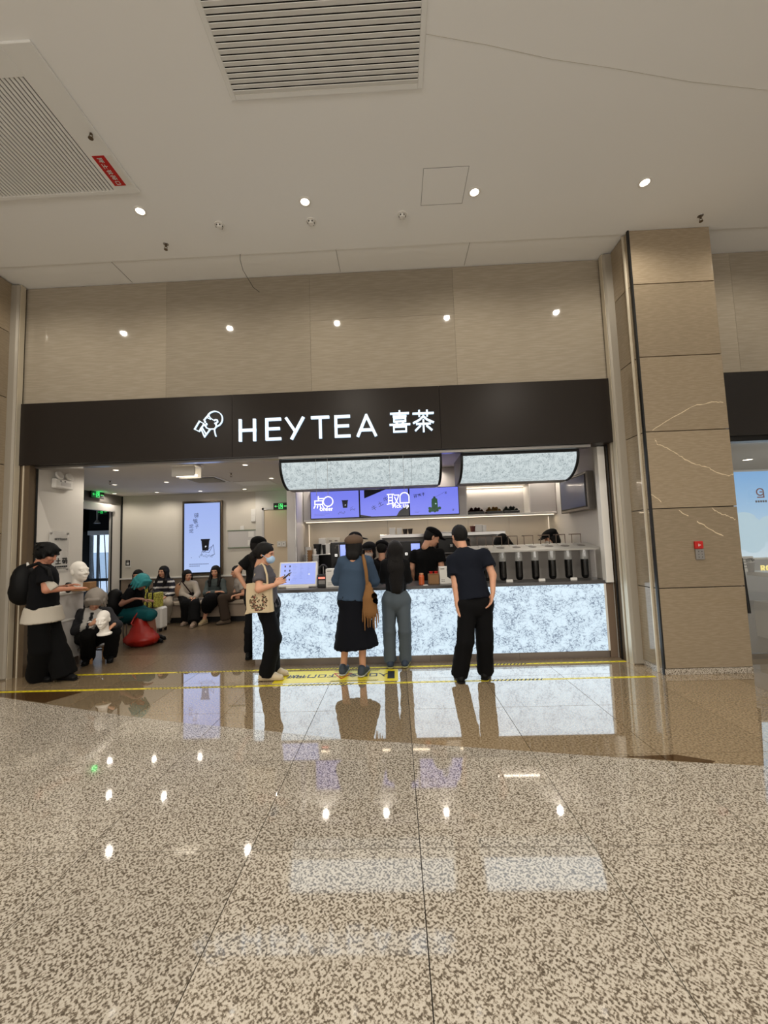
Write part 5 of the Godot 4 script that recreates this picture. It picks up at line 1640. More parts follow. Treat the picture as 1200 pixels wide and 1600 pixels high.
func net(prims: Array, cell: float, wrinkle := 0.0, wfreq := 9.0, sd := 1) -> Dictionary:
	var lo := Vector3.ONE * 1e9
	var hi := -lo
	for p in prims:
		if p[0] == 0:
			var r: float = maxf(p[3], p[4]) + p[5] * 0.3
			for q in [p[1], p[2]]:
				lo = lo.min(q - Vector3.ONE * r)
				hi = hi.max(q + Vector3.ONE * r)
		elif p[0] == 1:
			var r: float = maxf(p[3].x, maxf(p[3].y, p[3].z)) + p[4] * 0.3
			lo = lo.min(p[1] - Vector3.ONE * r)
			hi = hi.max(p[1] + Vector3.ONE * r)
	lo -= Vector3.ONE * cell * 2.0
	hi += Vector3.ONE * cell * 2.0
	var nx := int((hi.x - lo.x) / cell) + 2
	var ny := int((hi.y - lo.y) / cell) + 2
	var nz := int((hi.z - lo.z) / cell) + 2
	var g := PackedFloat32Array()
	g.resize(nx * ny * nz)
	g.fill(9.0)
	var sy := nx
	var sz := nx * ny
	for p in prims:
		var blo: Vector3
		var bhi: Vector3
		var k: float
		if p[0] == 0:
			k = p[5]
			var m: float = maxf(p[3], p[4]) + maxf(cell * 1.8, k * 0.5)
			blo = p[1].min(p[2]) - Vector3.ONE * m
			bhi = p[1].max(p[2]) + Vector3.ONE * m
		else:
			k = p[4]
			var m2: float = maxf(p[3].x, maxf(p[3].y, p[3].z)) + maxf(cell * 1.8, k * 0.5)
			blo = p[1] - Vector3.ONE * m2
			bhi = p[1] + Vector3.ONE * m2
		var i0 := maxi(0, int((blo.x - lo.x) / cell))
		var i1 := mini(nx - 1, int((bhi.x - lo.x) / cell) + 1)
		var j0 := maxi(0, int((blo.y - lo.y) / cell))
		var j1 := mini(ny - 1, int((bhi.y - lo.y) / cell) + 1)
		var k0 := maxi(0, int((blo.z - lo.z) / cell))
		var k1 := mini(nz - 1, int((bhi.z - lo.z) / cell) + 1)
		var kk := maxf(k, 1e-4)
		if p[0] == 0:
			var a: Vector3 = p[1]
			var ra: float = p[3]
			var dr: float = p[4] - ra
			var fx: Vector3 = p[6]
			var ff: float = p[7] - 1.0
			var flags: int = p[8]
			var ab: Vector3 = p[2] - a
			var cutl := ab.length()
			var un := ab / maxf(cutl, 1e-6)
			ab += fx * (ab.dot(fx) * ff)
			var inv := 1.0 / maxf(ab.length_squared(), 1e-8)
			for z in range(k0, k1 + 1):
				for y in range(j0, j1 + 1):
					var q := Vector3(lo.x + i0 * cell, lo.y + y * cell, lo.z + z * cell) - a
					var at := z * sz + y * sy + i0
					for x in range(i0, i1 + 1):
						var r := q
						if ff != 0.0:
							r = q + fx * (q.dot(fx) * ff)
						var t := clampf(r.dot(ab) * inv, 0.0, 1.0)
						var d := (r - ab * t).length() - ra - dr * t
						if flags:
							var e := q.dot(un)
							if flags & 1: d = maxf(d, e - cutl)
							if flags & 2: d = maxf(d, -e)
						var o := g[at]
						var h := kk - absf(o - d)
						g[at] = minf(o, d) - (h * h / (4.0 * kk) if h > 0.0 else 0.0)
						q.x += cell
						at += 1
		else:
			var c: Vector3 = p[1]
			var bt: Basis = p[2].transposed()
			var ir := Vector3.ONE / (p[3] as Vector3)
			var minus: bool = p[0] == 2
			for z in range(k0, k1 + 1):
				for y in range(j0, j1 + 1):
					var at := z * sz + y * sy + i0
					for x in range(i0, i1 + 1):
						var q := bt * (Vector3(lo.x + x * cell, lo.y + y * cell, lo.z + z * cell) - c) * ir
						var a0 := q.length()
						var d := a0 * (a0 - 1.0) / maxf((q * ir).length(), 1e-5)
						var o := g[at]
						if minus:
							g[at] = maxf(o, -d)
						else:
							var h := kk - absf(o - d)
							g[at] = minf(o, d) - (h * h / (4.0 * kk) if h > 0.0 else 0.0)
						at += 1
	# surface nets
	var vi := {}
	var vs := PackedVector3Array()
	var ns := PackedVector3Array()
	var ix := PackedInt32Array()
	var lim := cell * 2.6
	for p in prims:
		if p[0] == 0 and p[7] > 2.0:
			lim = cell * p[7] * 1.6
	var near := PackedInt32Array()
	for at in g.size() - sz - sy - 1:
		if absf(g[at]) < lim:
			near.append(at)
	for at in near:
		var v0 := g[at]
		var v1 := g[at + 1]
		var v2 := g[at + sy]
		var v3 := g[at + sy + 1]
		var v4 := g[at + sz]
		var v5 := g[at + sz + 1]
		var v6 := g[at + sz + sy]
		var v7 := g[at + sz + sy + 1]
		var m := (1 if v0 < 0.0 else 0) + (1 if v1 < 0.0 else 0) + (1 if v2 < 0.0 else 0) + (1 if v3 < 0.0 else 0) + (1 if v4 < 0.0 else 0) + (1 if v5 < 0.0 else 0) + (1 if v6 < 0.0 else 0) + (1 if v7 < 0.0 else 0)
		if m == 0 or m == 8:
			continue
		var s := Vector3.ZERO
		var c := 0
		if (v0 < 0.0) != (v1 < 0.0): s += Vector3(v0 / (v0 - v1), 0, 0); c += 1
		if (v2 < 0.0) != (v3 < 0.0): s += Vector3(v2 / (v2 - v3), 1, 0); c += 1
		if (v4 < 0.0) != (v5 < 0.0): s += Vector3(v4 / (v4 - v5), 0, 1); c += 1
		if (v6 < 0.0) != (v7 < 0.0): s += Vector3(v6 / (v6 - v7), 1, 1); c += 1
		if (v0 < 0.0) != (v2 < 0.0): s += Vector3(0, v0 / (v0 - v2), 0); c += 1
		if (v1 < 0.0) != (v3 < 0.0): s += Vector3(1, v1 / (v1 - v3), 0); c += 1
		if (v4 < 0.0) != (v6 < 0.0): s += Vector3(0, v4 / (v4 - v6), 1); c += 1
		if (v5 < 0.0) != (v7 < 0.0): s += Vector3(1, v5 / (v5 - v7), 1); c += 1
		if (v0 < 0.0) != (v4 < 0.0): s += Vector3(0, 0, v0 / (v0 - v4)); c += 1
		if (v1 < 0.0) != (v5 < 0.0): s += Vector3(1, 0, v1 / (v1 - v5)); c += 1
		if (v2 < 0.0) != (v6 < 0.0): s += Vector3(0, 1, v2 / (v2 - v6)); c += 1
		if (v3 < 0.0) != (v7 < 0.0): s += Vector3(1, 1, v3 / (v3 - v7)); c += 1
		var zc := at / sz
		var yc := (at - zc * sz) / sy
		var xc := at - zc * sz - yc * sy
		vi[at] = vs.size()
		vs.append(lo + (Vector3(xc, yc, zc) + s / c) * cell)
		ns.append(Vector3(v1 + v3 + v5 + v7 - v0 - v2 - v4 - v6, v2 + v3 + v6 + v7 - v0 - v1 - v4 - v5, v4 + v5 + v6 + v7 - v0 - v1 - v2 - v3).normalized())
	for at in near:
		if not vi.has(at):
			continue
		var inside := g[at] < 0.0
		for ax in 3:
			var st: int = [1, sy, sz][ax]
			if inside == (g[at + st] < 0.0):
				continue
			var u: int = [sy, sz, 1][ax]
			var w: int = [sz, 1, sy][ax]
			if not (vi.has(at - u) and vi.has(at - w) and vi.has(at - u - w)):
				continue
			var q := [vi[at], vi[at - u], vi[at - u - w], vi[at - w]]
			if inside:
				ix.append_array(PackedInt32Array([q[0], q[2], q[1], q[0], q[3], q[2]]))
			else:
				ix.append_array(PackedInt32Array([q[0], q[1], q[2], q[0], q[2], q[3]]))
	if wrinkle > 0.0:
		var n := FastNoiseLite.new()
		n.seed = sd
		n.frequency = 1.0
		n.fractal_octaves = 3
		for i in vs.size():
			var p := vs[i]
			vs[i] = p + ns[i] * wrinkle * n.get_noise_3d(p.x * wfreq, p.y * wfreq * 0.7, p.z * wfreq)
	return {"v": vs, "n": ns, "i": ix}

func mesh_of(list: Array, colour := "") -> ArrayMesh:
	var V := PackedVector3Array()
	var N := PackedVector3Array()
	var I := PackedInt32Array()
	var C := PackedColorArray()
	for d in list:
		var off := V.size()
		V.append_array(d.v)
		N.append_array(d.n)
		for i in d.i:
			I.append(i + off)
		if d.has("c"):
			C.append_array(d.c)
		elif colour == "stripes":
			for p in d.v:
				C.append(stripes(p))
		elif colour == "suit":
			for p in d.v:
				C.append(suit(p))
		else:
			for p in d.v:
				C.append(Color.WHITE)
	var arr := []
	arr.resize(Mesh.ARRAY_MAX)
	arr[Mesh.ARRAY_VERTEX] = V
	arr[Mesh.ARRAY_NORMAL] = N
	arr[Mesh.ARRAY_COLOR] = C
	arr[Mesh.ARRAY_INDEX] = I
	var m := ArrayMesh.new()
	m.add_surface_from_arrays(Mesh.PRIMITIVE_TRIANGLES, arr)
	return m

func moved(d: Dictionary, t: Transform3D, flip := false) -> Dictionary:
	var vs := PackedVector3Array()
	var ns := PackedVector3Array()
	var ix: PackedInt32Array = d.i.duplicate()
	var bn := t.basis.inverse().transposed()
	for i in d.v.size():
		var p: Vector3 = d.v[i]
		var n: Vector3 = d.n[i]
		if flip:
			p.x = -p.x
			n.x = -n.x
		vs.append(t * p)
		ns.append((bn * n).normalized())
	if flip:
		for i in range(0, ix.size(), 3):
			var s := ix[i]
			ix[i] = ix[i + 1]
			ix[i + 1] = s
	var o := {"v": vs, "n": ns, "i": ix}
	if d.has("c"):
		o.c = d.c
	return o

var suit_frame := Transform3D.IDENTITY
func suit(p: Vector3) -> Color:
	# an open jacket: white shirt in a V down the front, a dark tie in its middle
	var q := suit_frame.affine_inverse() * p
	if q.z > 0.02 and q.y < 0.03 and q.y > -0.42 and absf(q.x) < 0.1 + q.y * 0.12:
		return Color(0.02, 0.02, 0.025) if absf(q.x) < 0.017 + 0.012 * clampf(-q.y * 2.5, 0.0, 1.0) and q.y < -0.03 else Color(0.62, 0.6, 0.57)
	return Color(0.028, 0.028, 0.033)

# --- heads: x right of the wearer, y up, -z towards the face; the chin is at -0.115, the eyes at 0
var heads := {}
func head_proto(kind: String) -> Dictionary:
	if heads.has(kind):
		return heads[kind]
	var w := 1.0 if kind == "man" else 0.95
	var I := Basis.IDENTITY
	var p := [ell(Vector3(0, 0.03, 0.012), I, Vector3(0.074 * w, 0.086, 0.094)), ell(Vector3(0, -0.03, -0.03), I, Vector3(0.06 * w, 0.078, 0.062), 0.03),
		cap(Vector3(0, -0.075, -0.045), Vector3(0, -0.088, -0.062), 0.034 * w, 0.022, 0.025), cap(Vector3(0, -0.06, 0.03), Vector3(0, -0.16, 0.045), 0.05 * w, 0.05 * w, 0.03),
		cap(Vector3(0, 0.006, -0.088), Vector3(0, -0.028, -0.104), 0.007, 0.012, 0.014), ell(Vector3(0.011, -0.033, -0.094), I, Vector3(0.008, 0.007, 0.01), 0.008), ell(Vector3(-0.011, -0.033, -0.094), I, Vector3(0.008, 0.007, 0.01), 0.008),
		cap(Vector3(-0.04, 0.022, -0.074), Vector3(0.04, 0.022, -0.074), 0.011, 0.011, 0.022), cap(Vector3(-0.016, -0.06, -0.086), Vector3(0.016, -0.06, -0.086), 0.0075, 0.0075, 0.008), cap(Vector3(-0.013, -0.07, -0.085), Vector3(0.013, -0.07, -0.085), 0.008, 0.008, 0.008)]
	for s in [-1, 1]:
		p.append(ell(Vector3(s * 0.073 * w, -0.005, 0.012), Basis(Vector3.UP, s * 0.35), Vector3(0.012, 0.03, 0.018), 0.008))
		p.append(ell(Vector3(s * 0.034, -0.028, -0.066), I, Vector3(0.022, 0.02, 0.02), 0.02))
	for s in [-1, 1]:
		p.append(ell(Vector3(s * 0.031, 0.001, -0.098), I, Vector3(0.016, 0.009, 0.013), 0.01, true))
		p.append(ell(Vector3(s * 0.031, 0.0, -0.077), I, Vector3(0.0135, 0.0105, 0.0135), 0.004))
	var d := net(p, 0.0046)
	var cs := PackedColorArray()
	for q in d.v:
		var c := Color(1, 1, 1)
		if q.z < -0.04:
			var ex := absf(q.x) - 0.031
			if absf(ex) < 0.0135 and absf(q.y) < 0.006 * (1.0 - absf(ex) / 0.02) and q.z < -0.07:
				c = Color(1.15, 1.25, 1.35)
				if absf(ex) < 0.006:
					c = Color(0.06, 0.05, 0.05)
			elif absf(ex) < 0.016 and absf(q.y - 0.007) < 0.0026 and q.z < -0.07:
				c = Color(0.14, 0.11, 0.1)
			elif absf(ex) < 0.019 and absf(q.y - 0.0235 + ex * ex * 14.0) < 0.0036:
				c = Color(0.16, 0.12, 0.11)
			elif absf(q.x) < 0.023 and q.y > -0.077 and q.y < -0.053 and q.z < -0.084:
				c = Color(0.85, 0.45, 0.42)
		cs.append(c)
	d.c = cs
	heads[kind] = d
	return d

# --- hands: wrist at the origin, fingers towards -z, palm down (-y), thumb at -x (a right hand seen from above has it at -x)
func hand_proto(kind: String) -> Dictionary:
	var key := "hand_" + kind
	if heads.has(key):
		return heads[key]
	var curl: float = {"relaxed": 0.45, "grip": 1.15, "flat": 0.15}[kind]
	var p := [cap(Vector3(0, 0, 0.02), Vector3(0, 0, -0.02), 0.023, 0.026, 0.02, Vector3.UP, 1.3)]
	for i in 4:
		p.append(cap(Vector3(0, 0, -0.01), Vector3(-0.028 + i * 0.019, 0, -0.08 + absf(i - 1.2) * 0.004), 0.017, 0.0115, 0.012, Vector3.UP, 1.15))
	var len: Array = [0.07, 0.079, 0.073, 0.057]
	for i in 4:
		var a := Vector3(-0.03 + i * 0.02, 0, -0.082 + absf(i - 1.2) * 0.004)
		var dir := Vector3(-0.08 + i * 0.055, -sin(curl * 0.5), -cos(curl * 0.5)).normalized()
		var L: float = len[i]
		var b := a + dir * L * 0.45
		dir = Vector3(-0.06 + i * 0.04, -sin(curl * 1.15), -cos(curl * 1.15)).normalized()
		var c := b + dir * L * 0.32
		dir = Vector3(-0.04 + i * 0.03, -sin(curl * 1.6), -cos(curl * 1.6)).normalized()
		p.append(cap(a, b, 0.0098, 0.0088, 0.004))
		p.append(cap(b, c, 0.0088, 0.008, 0.004))
		p.append(cap(c, c + dir * L * 0.24, 0.008, 0.007, 0.004))
	var t0 := Vector3(-0.02, -0.004, -0.012)
	var t1 := Vector3(-0.046, -0.012, -0.04)
	var t2 := Vector3(-0.05 + curl * 0.012, -0.018 - curl * 0.006, -0.068)
	p.append(cap(t0, t1, 0.015, 0.0115, 0.01))
	p.append(cap(t1, t2, 0.0105, 0.0095, 0.004))
	p.append(cap(t2, t2 + Vector3(0.008 + curl * 0.006, -0.006, -0.024), 0.0093, 0.0075, 0.004))
	heads[key] = net(p, 0.0052)
	return heads[key]

func look(fwd: Vector3, up := Vector3.UP) -> Basis:
	# -z along fwd, y near up
	var f := fwd.normalized()
	var r := f.cross(up)
	if r.length() < 0.05:
		r = f.cross(Vector3.BACK)
	r = r.normalized()
	return Basis(r, r.cross(f), -f)

func cloth(key: String, c: Color, rough := 0.9) -> StandardMaterial3D:
	if mats.has(key):
		return mats[key]
	var m := plain(key, c, rough, 0.0, 0.3)
	m.vertex_color_use_as_albedo = true
	if not mats.has("weave_tex"):
		mats["weave_tex"] = noise_tex(256, 0.12, [], 4)
	m.heightmap_enabled = true
	m.heightmap_texture = mats["weave_tex"]
	m.heightmap_scale = 0.06
	m.uv1_triplanar = true
	m.uv1_scale = Vector3(5, 5, 5)
	return m

func skin(c := Color(0.80, 0.60, 0.49)) -> StandardMaterial3D:
	var key := "skin_%s" % c.to_html()
	if mats.has(key):
		return mats[key]
	var m := plain(key, c, 0.5, 0.0, 0.4)
	m.vertex_color_use_as_albedo = true
	m.subsurf_scatter_enabled = true
	m.subsurf_scatter_strength = 0.08
	return m

func hair_mat(key: String, c: Color) -> StandardMaterial3D:
	if mats.has(key):
		return mats[key]
	var m := plain(key, c, 0.55, 0.0, 0.32)
	m.vertex_color_use_as_albedo = true
	if not mats.has("strand_tex"):
		mats["strand_tex"] = noise_tex(256, 0.09, [], 8)
	m.heightmap_enabled = true
	m.heightmap_texture = mats["strand_tex"]
	m.heightmap_scale = 0.35
	m.uv1_triplanar = true
	m.uv1_scale = Vector3(14, 1.2, 14)
	return m

# o: pel nek hed, hf tf (facing of head and torso), sl el wl / sr er wr, kl al / kr ar, fl fr (foot directions), hl hr (hand directions),
# top [kind, colour, hem], low [kind, colour, r0, r1, r2], hair [kind, colour, length], hat, mask, shoe colour, s scale
func person(label: String, grp: String, o: Dictionary) -> Node3D:
	var base := Vector3(o.pel.x, 0, o.pel.z)
	var me := thing("person", label, "person", base, grp)
	var s: float = o.get("s", 1.0)
	var cell: float = o.get("cell", 0.016)
	var T := Transform3D(Basis.IDENTITY, -base)
	var P: Vector3 = o.pel
	var N: Vector3 = o.nek
	var H: Vector3 = o.hed
	var tf: Vector3 = o.tf.normalized()
	var ax := (N - P).normalized()
	tf = (tf - ax * tf.dot(ax)).normalized()
	var rt := tf.cross(ax).normalized()
	var W := P.lerp(N, 0.36)
	var C := P.lerp(N, 0.72)
	var hl := P - rt * 0.085 * s
	var hr := P + rt * 0.085 * s
	var sk: Material = skin(o.get("skin", Color(0.80, 0.60, 0.49)))
	# the body, one skin from head to foot
	var b := []
	b.append(cap(hl, hr, 0.082 * s, 0.082 * s, 0.05, tf, 1.05))
	b.append(cap(P, W, 0.125 * s, 0.105 * s, 0.06, tf, 1.35))
	b.append(cap(W, C, 0.105 * s, 0.13 * s, 0.06, tf, 1.35))
	b.append(cap(C, N - ax * 0.06, 0.12 * s, 0.06 * s, 0.06, tf, 1.25))
	b.append(cap(o.sl, o.sr, 0.05 * s, 0.05 * s, 0.06))
	b.append(cap(N - ax * 0.03, H - (H - N).normalized() * 0.05, 0.05 * s, 0.05 * s, 0.03))
	for q in [[o.sl, o.el, o.wl], [o.sr, o.er, o.wr]]:
		b.append(cap(q[0], q[1], 0.047 * s, 0.038 * s, 0.03))
		b.append(cap(q[1], q[2], 0.038 * s, 0.025 * s, 0.02))
	for q in [[hl, o.kl, o.al, o.fl], [hr, o.kr, o.ar, o.fr]]:
		b.append(cap(q[0], q[1], 0.08 * s, 0.054 * s, 0.04))
		b.append(cap(q[1], q[2], 0.052 * s, 0.036 * s, 0.03))
		b.append(cap(q[2] - Vector3(0, 0.03, 0), q[2] + q[3].normalized() * 0.12 * s - Vector3(0, 0.045, 0), 0.034 * s, 0.024 * s, 0.03))
	var kind: String = o.get("sex", "woman")
	var hb := look(o.hf, o.get("hu", Vector3.UP))
	var parts := [net(b, cell), moved(head_proto(kind), Transform3D(hb.scaled_local(Vector3.ONE * s), H))]
	var hk: Array = o.get("hands", ["relaxed", "relaxed"])
	for q in [[o.wl, o.el, o.get("hl"), true, hk[0], o.get("pl")], [o.wr, o.er, o.get("hr"), false, hk[1], o.get("pr")]]:
		var dir: Vector3 = q[2] if q[2] != null else (q[0] - q[1])
		var pu: Vector3 = q[5] if q[5] != null else (tf if absf(dir.normalized().y) > 0.7 else Vector3.UP)
		var hbs := look(dir, pu)
		if absf(dir.normalized().y) > 0.7 and q[5] == null:
			# hanging: palm towards the thigh, thumb forward
			hbs = look(dir, rt * (-1.0 if q[3] else 1.0))
		parts.append(moved(hand_proto(q[4]), Transform3D(hbs.scaled_local(Vector3.ONE * s * 0.98), q[0] + dir.normalized() * 0.012), q[3]))
	for i in parts.size():
		parts[i] = moved(parts[i], T)
	obj("body", mesh_of(parts), sk, me)
	# trousers or skirt
	var low: Array = o.low
	var lm := cloth("cloth_%s" % low[1].to_html(), low[1])
	var q := []
	var wst := P + ax * 0.12 * s
	if low[0] == "trousers":
		q.append(cap(hl, hr, low[2] * 1.1, low[2] * 1.1, 0.05, tf, 1.05))
		q.append(cap(P, wst, 0.142 * s, 0.13 * s, 0.05, tf, 1.3, 1))
		for e in [[hl, o.kl, o.al], [hr, o.kr, o.ar]]:
			q.append(cap(e[0], e[1], low[2], low[3], 0.014))
			q.append(cap(e[1], e[2] + (e[2] - e[1]).normalized() * low[5], low[3], low[4], 0.014, Vector3.ZERO, 1.0, 1))
	else:
		# a skirt hangs from the waist to the given hem height; seated, it covers the thighs
		if low[0] == "skirt":
			var hem: Vector3 = Vector3(P.x + low[6].x, low[5], P.z + low[6].z)
			q.append(cap(wst, P, 0.128 * s, 0.15 * s, 0.05, tf, 1.3, 2))
			q.append(cap(hl, hr, 0.092 * s, 0.092 * s, 0.05, tf, 1.05))
			q.append(cap(P, hem, low[2], low[3], 0.06, tf, low[4], 1))
		else:
			q.append(cap(hl, hr, low[2] * 1.1, low[2] * 1.1, 0.05, tf, 1.1))
			q.append(cap(P, wst, 0.14 * s, 0.128 * s, 0.05, tf, 1.3, 1))
			for e in [[hl, o.kl, o.al], [hr, o.kr, o.ar]]:
				q.append(cap(e[0], e[1], low[2], low[3], 0.12))
				if low[5] > 0.0:
					q.append(cap(e[1], e[1].lerp(e[2], low[5]), low[3], low[4], 0.1, Vector3.ZERO, 1.0, 1))
	obj("skirt" if low[0] != "trousers" else "trousers", mesh_of([moved(net(q, cell, 0.012 if low[0] == "trousers" else 0.014, 11.0 if low[0] == "trousers" else 13.0, int(P.x * 100) + 3), T)], o.get("lowc", "")), lm, me)
	suit_frame = Transform3D(Basis(rt, ax, tf), N - base)
	# top
	var top: Array = o.top
	var tm := cloth("cloth_%s" % top[1].to_html(), top[1])
	q = []
	var loose: float = top[3] if top.size() > 3 else 0.0
	var Hm: Vector3 = P - ax * top[2]
	q.append(cap(W, Hm, (0.122 + loose) * s, (0.148 + loose) * s, 0.06, tf, 1.3, 1))
	q.append(cap(W, C, (0.122 + loose) * s, (0.142 + loose * 0.6) * s, 0.06, tf, 1.3))
	q.append(cap(C, N - ax * 0.075, 0.138 * s, 0.085 * s, 0.06, tf, 1.25))
	q.append(cap(o.sl, o.sr, 0.06 * s, 0.06 * s, 0.06))
	for e in [[o.sl, o.el, o.wl], [o.sr, o.er, o.wr]]:
		if top[0] == "tee":
			q.append(cap(e[0], e[0].lerp(e[1], 0.62), 0.063 * s, (0.066 + loose * 0.4) * s, 0.03, Vector3.ZERO, 1.0, 1))
		elif top[0] == "vest":
			q.append(cap(e[0], e[0].lerp(e[1], 0.2), 0.062 * s, 0.06 * s, 0.03, Vector3.ZERO, 1.0, 1))
		else:
			q.append(cap(e[0], e[1], (0.062 + loose * 0.5) * s, (0.053 + loose * 0.5) * s, 0.03))
			q.append(cap(e[1], e[1].lerp(e[2], 0.94 if top[0] == "long" else 0.45), (0.053 + loose * 0.5) * s, (0.04 + loose * 0.4) * s, 0.02, Vector3.ZERO, 1.0, 1))
	if o.has("collar"):
		q.append(cap(N - ax * 0.04, N + (H - N) * 0.25, 0.072 * s, 0.062 * s, 0.02, Vector3.ZERO, 1.0, 1))
	obj(o.get("topname", "shirt"), mesh_of([moved(net(q, cell * 0.92, 0.009, 12.0, int(P.x * 77) + 9), T)], o.get("topc", "")), tm, me)
	if o.has("under"):
		var un: Array = o.under
		var U0: Vector3 = P - ax * un[1]
		obj("undershirt", mesh_of([moved(net([cap(P + ax * 0.11, U0, 0.185 * s, 0.218 * s, 0.03, tf, 1.06, 3), cap(o.sr.lerp(o.er, 0.5), o.er.lerp(o.wr, 0.3), 0.05 * s, 0.062 * s, 0.01, Vector3.ZERO, 1.0, 3)], cell, 0.009, 12.0, 21), T)]), cloth("cloth_%s" % un[0].to_html(), un[0]), me)
	# shoes: sole and upper
	for e in [[o.al, o.fl], [o.ar, o.fr]]:
		if o.get("noshoe", false):
			continue
		var f: Vector3 = e[1].normalized()
		var g: Vector3 = e[0]
		g.y = maxf(g.y, 0.06) if not o.has("feet_up") else g.y
		var sole := g - Vector3(0, 0.06 * s, 0)
		var cs: Array = o.get("shoe", [Color(0.05, 0.05, 0.05), Color(0.05, 0.05, 0.05)])
		var sm := cloth("shoe_%s" % cs[0].to_html(), cs[0], 0.6)
		var u := [cap(sole - f * 0.055 * s + Vector3(0, 0.018, 0), sole + f * 0.15 * s + Vector3(0, 0.008, 0), 0.042 * s, 0.036 * s, 0.02, Vector3.UP, 1.15), cap(g - f * 0.035 * s + Vector3(0, 0.0, 0), sole + f * 0.09 * s + Vector3(0, 0.03, 0), 0.043 * s, 0.034 * s, 0.03)]
		var sh := obj("shoe", mesh_of([moved(net(u, 0.008), T)]), sm, me)
		var so := [cap(sole - f * 0.06 * s - Vector3(0, 0.012, 0), sole + f * 0.155 * s - Vector3(0, 0.012, 0), 0.044 * s, 0.041 * s, 0.01, Vector3.UP, 3.4)]
		obj("sole", mesh_of([moved(net(so, 0.008), T)]), cloth("sole_%s" % cs[1].to_html(), cs[1], 0.7), sh)
	# hair
	var HT := Transform3D(hb.scaled_local(Vector3.ONE * s), H)
	if o.has("hair"):
		var hr_: Array = o.hair
		var hm := hair_mat("hair_%s" % hr_[1].to_html(), hr_[1])
		var I := Basis.IDENTITY
		var u := [ell(Vector3(0, 0.042, 0.02), I, Vector3(0.088, 0.09, 0.104)), ell(Vector3(0, 0.0, 0.045), I, Vector3(0.083, 0.085, 0.075), 0.03)]
		var L: float = hr_[2] if hr_.size() > 2 else 0.3
		if hr_[0] == "wig":
			u = [ell(Vector3(0, 0.042, 0.012), I, Vector3(0.112, 0.108, 0.122)), ell(Vector3(0, -0.02, 0.03), I, Vector3(0.108, 0.1, 0.1), 0.03)]
			for i in 9:
				var x := -0.08 + i * 0.02
				u.append(cap(Vector3(x * 0.8, 0.1, -0.08), Vector3(x * 1.1, 0.01 - 0.02 * (i % 3), -0.112 + absf(x) * 0.35), 0.02, 0.012, 0.012))
			for sd in [-1, 1]:
				for i in 3:
					u.append(cap(Vector3(sd * 0.1, 0.02, -0.04 + i * 0.05), Vector3(sd * 0.108, -0.09 - 0.02 * (i % 2), -0.06 + i * 0.055), 0.024, 0.012, 0.02))
			u.append(ell(Vector3(0, -0.06, -0.12), I, Vector3(0.07, 0.085, 0.08), 0.01, true))
		elif hr_[0] == "messy":
			u = [ell(Vector3(0, 0.045, 0.015), I, Vector3(0.1, 0.1, 0.115)), ell(Vector3(0, 0.0, 0.045), I, Vector3(0.098, 0.09, 0.085), 0.03)]
			for i in 16:
				var a := i * 2.39
				u.append(cap(Vector3(sin(a) * 0.06, 0.06 + 0.03 * cos(i * 1.7), 0.02 + cos(a) * 0.07), Vector3(sin(a + 0.3) * 0.115, 0.02 + 0.07 * cos(i * 1.7), 0.02 + cos(a + 0.3) * 0.125), 0.035, 0.012, 0.015))
			u.append(ell(Vector3(0, -0.06, -0.11), I, Vector3(0.07, 0.085, 0.07), 0.01, true))
		else:
			u.append(ell(Vector3(0, -0.04, -0.112), I, Vector3(0.064 if hr_[0] != "short" else 0.08, 0.092, 0.07), 0.01, true))
			if hr_[0] == "short":
				u[0] = ell(Vector3(0, 0.044, 0.02), I, Vector3(0.081, 0.09, 0.102))
				u[1] = ell(Vector3(0, 0.0, 0.045), I, Vector3(0.073, 0.085, 0.073), 0.03)
				u.append(ell(Vector3(0, -0.15, 0.04), I, Vector3(0.2, 0.07, 0.2), 0.01, true))
			if hr_[0] == "bob" or hr_[0] == "long":
				for sd in [-1, 1]:
					u.append(cap(Vector3(sd * 0.072, 0.01, -0.012), Vector3(sd * 0.084, -minf(L, 0.13), -0.01), 0.026, 0.022, 0.03, Vector3(0, 0, 1), 0.7))
				u.append(cap(Vector3(0, 0.0, 0.055), Vector3(0, -minf(L, 0.13), 0.07), 0.085, 0.08, 0.04, Vector3(0, 0, 1), 1.6))
		var list := [moved(net(u, 0.0075, 0.004, 40.0, 5), HT)]
		if hr_[0] == "long":
			var dn := Vector3.DOWN * (L + 0.02)
			var back: Vector3 = hb.z
			back.y = 0
			var v := [cap(H + back * 0.06 - Vector3(0, 0.05, 0), H + back * 0.085 - Vector3(0, 0.2, 0), 0.088 * s, 0.105 * s, 0.03, back.normalized(), 1.9), cap(H + back * 0.085 - Vector3(0, 0.2, 0), H + back * 0.1 + dn, 0.105 * s, 0.085 * s, 0.03, back.normalized(), 2.0)]
			if o.get("front_hair", false):
				for sd in [-1, 1]:
					v.append(cap(H + hb.x * sd * 0.075 - Vector3(0, 0.04, 0), H + hb.x * sd * 0.1 - back * 0.06 - Vector3(0, 0.2, 0), 0.03, 0.035, 0.03))
					v.append(cap(H + hb.x * sd * 0.1 - back * 0.06 - Vector3(0, 0.2, 0), H + hb.x * sd * 0.085 - back * 0.11 + dn * 0.9, 0.035, 0.022, 0.03))
			list.append(net(v, 0.0105, 0.006, 30.0, 7))
		if hr_[0] == "pony":
			var back: Vector3 = hb.z
			list.append(net([cap(H + back * 0.1 + Vector3(0, 0.03, 0), H + back * 0.15 - Vector3(0, 0.06, 0), 0.035, 0.045, 0.02), cap(H + back * 0.15 - Vector3(0, 0.06, 0), H + back * 0.14 - Vector3(0, L, 0), 0.045, 0.018, 0.02)], 0.009, 0.005, 30.0, 3))
		for i in list.size():
			list[i] = moved(list[i], T)
		obj("hair", mesh_of(list), hm, me)
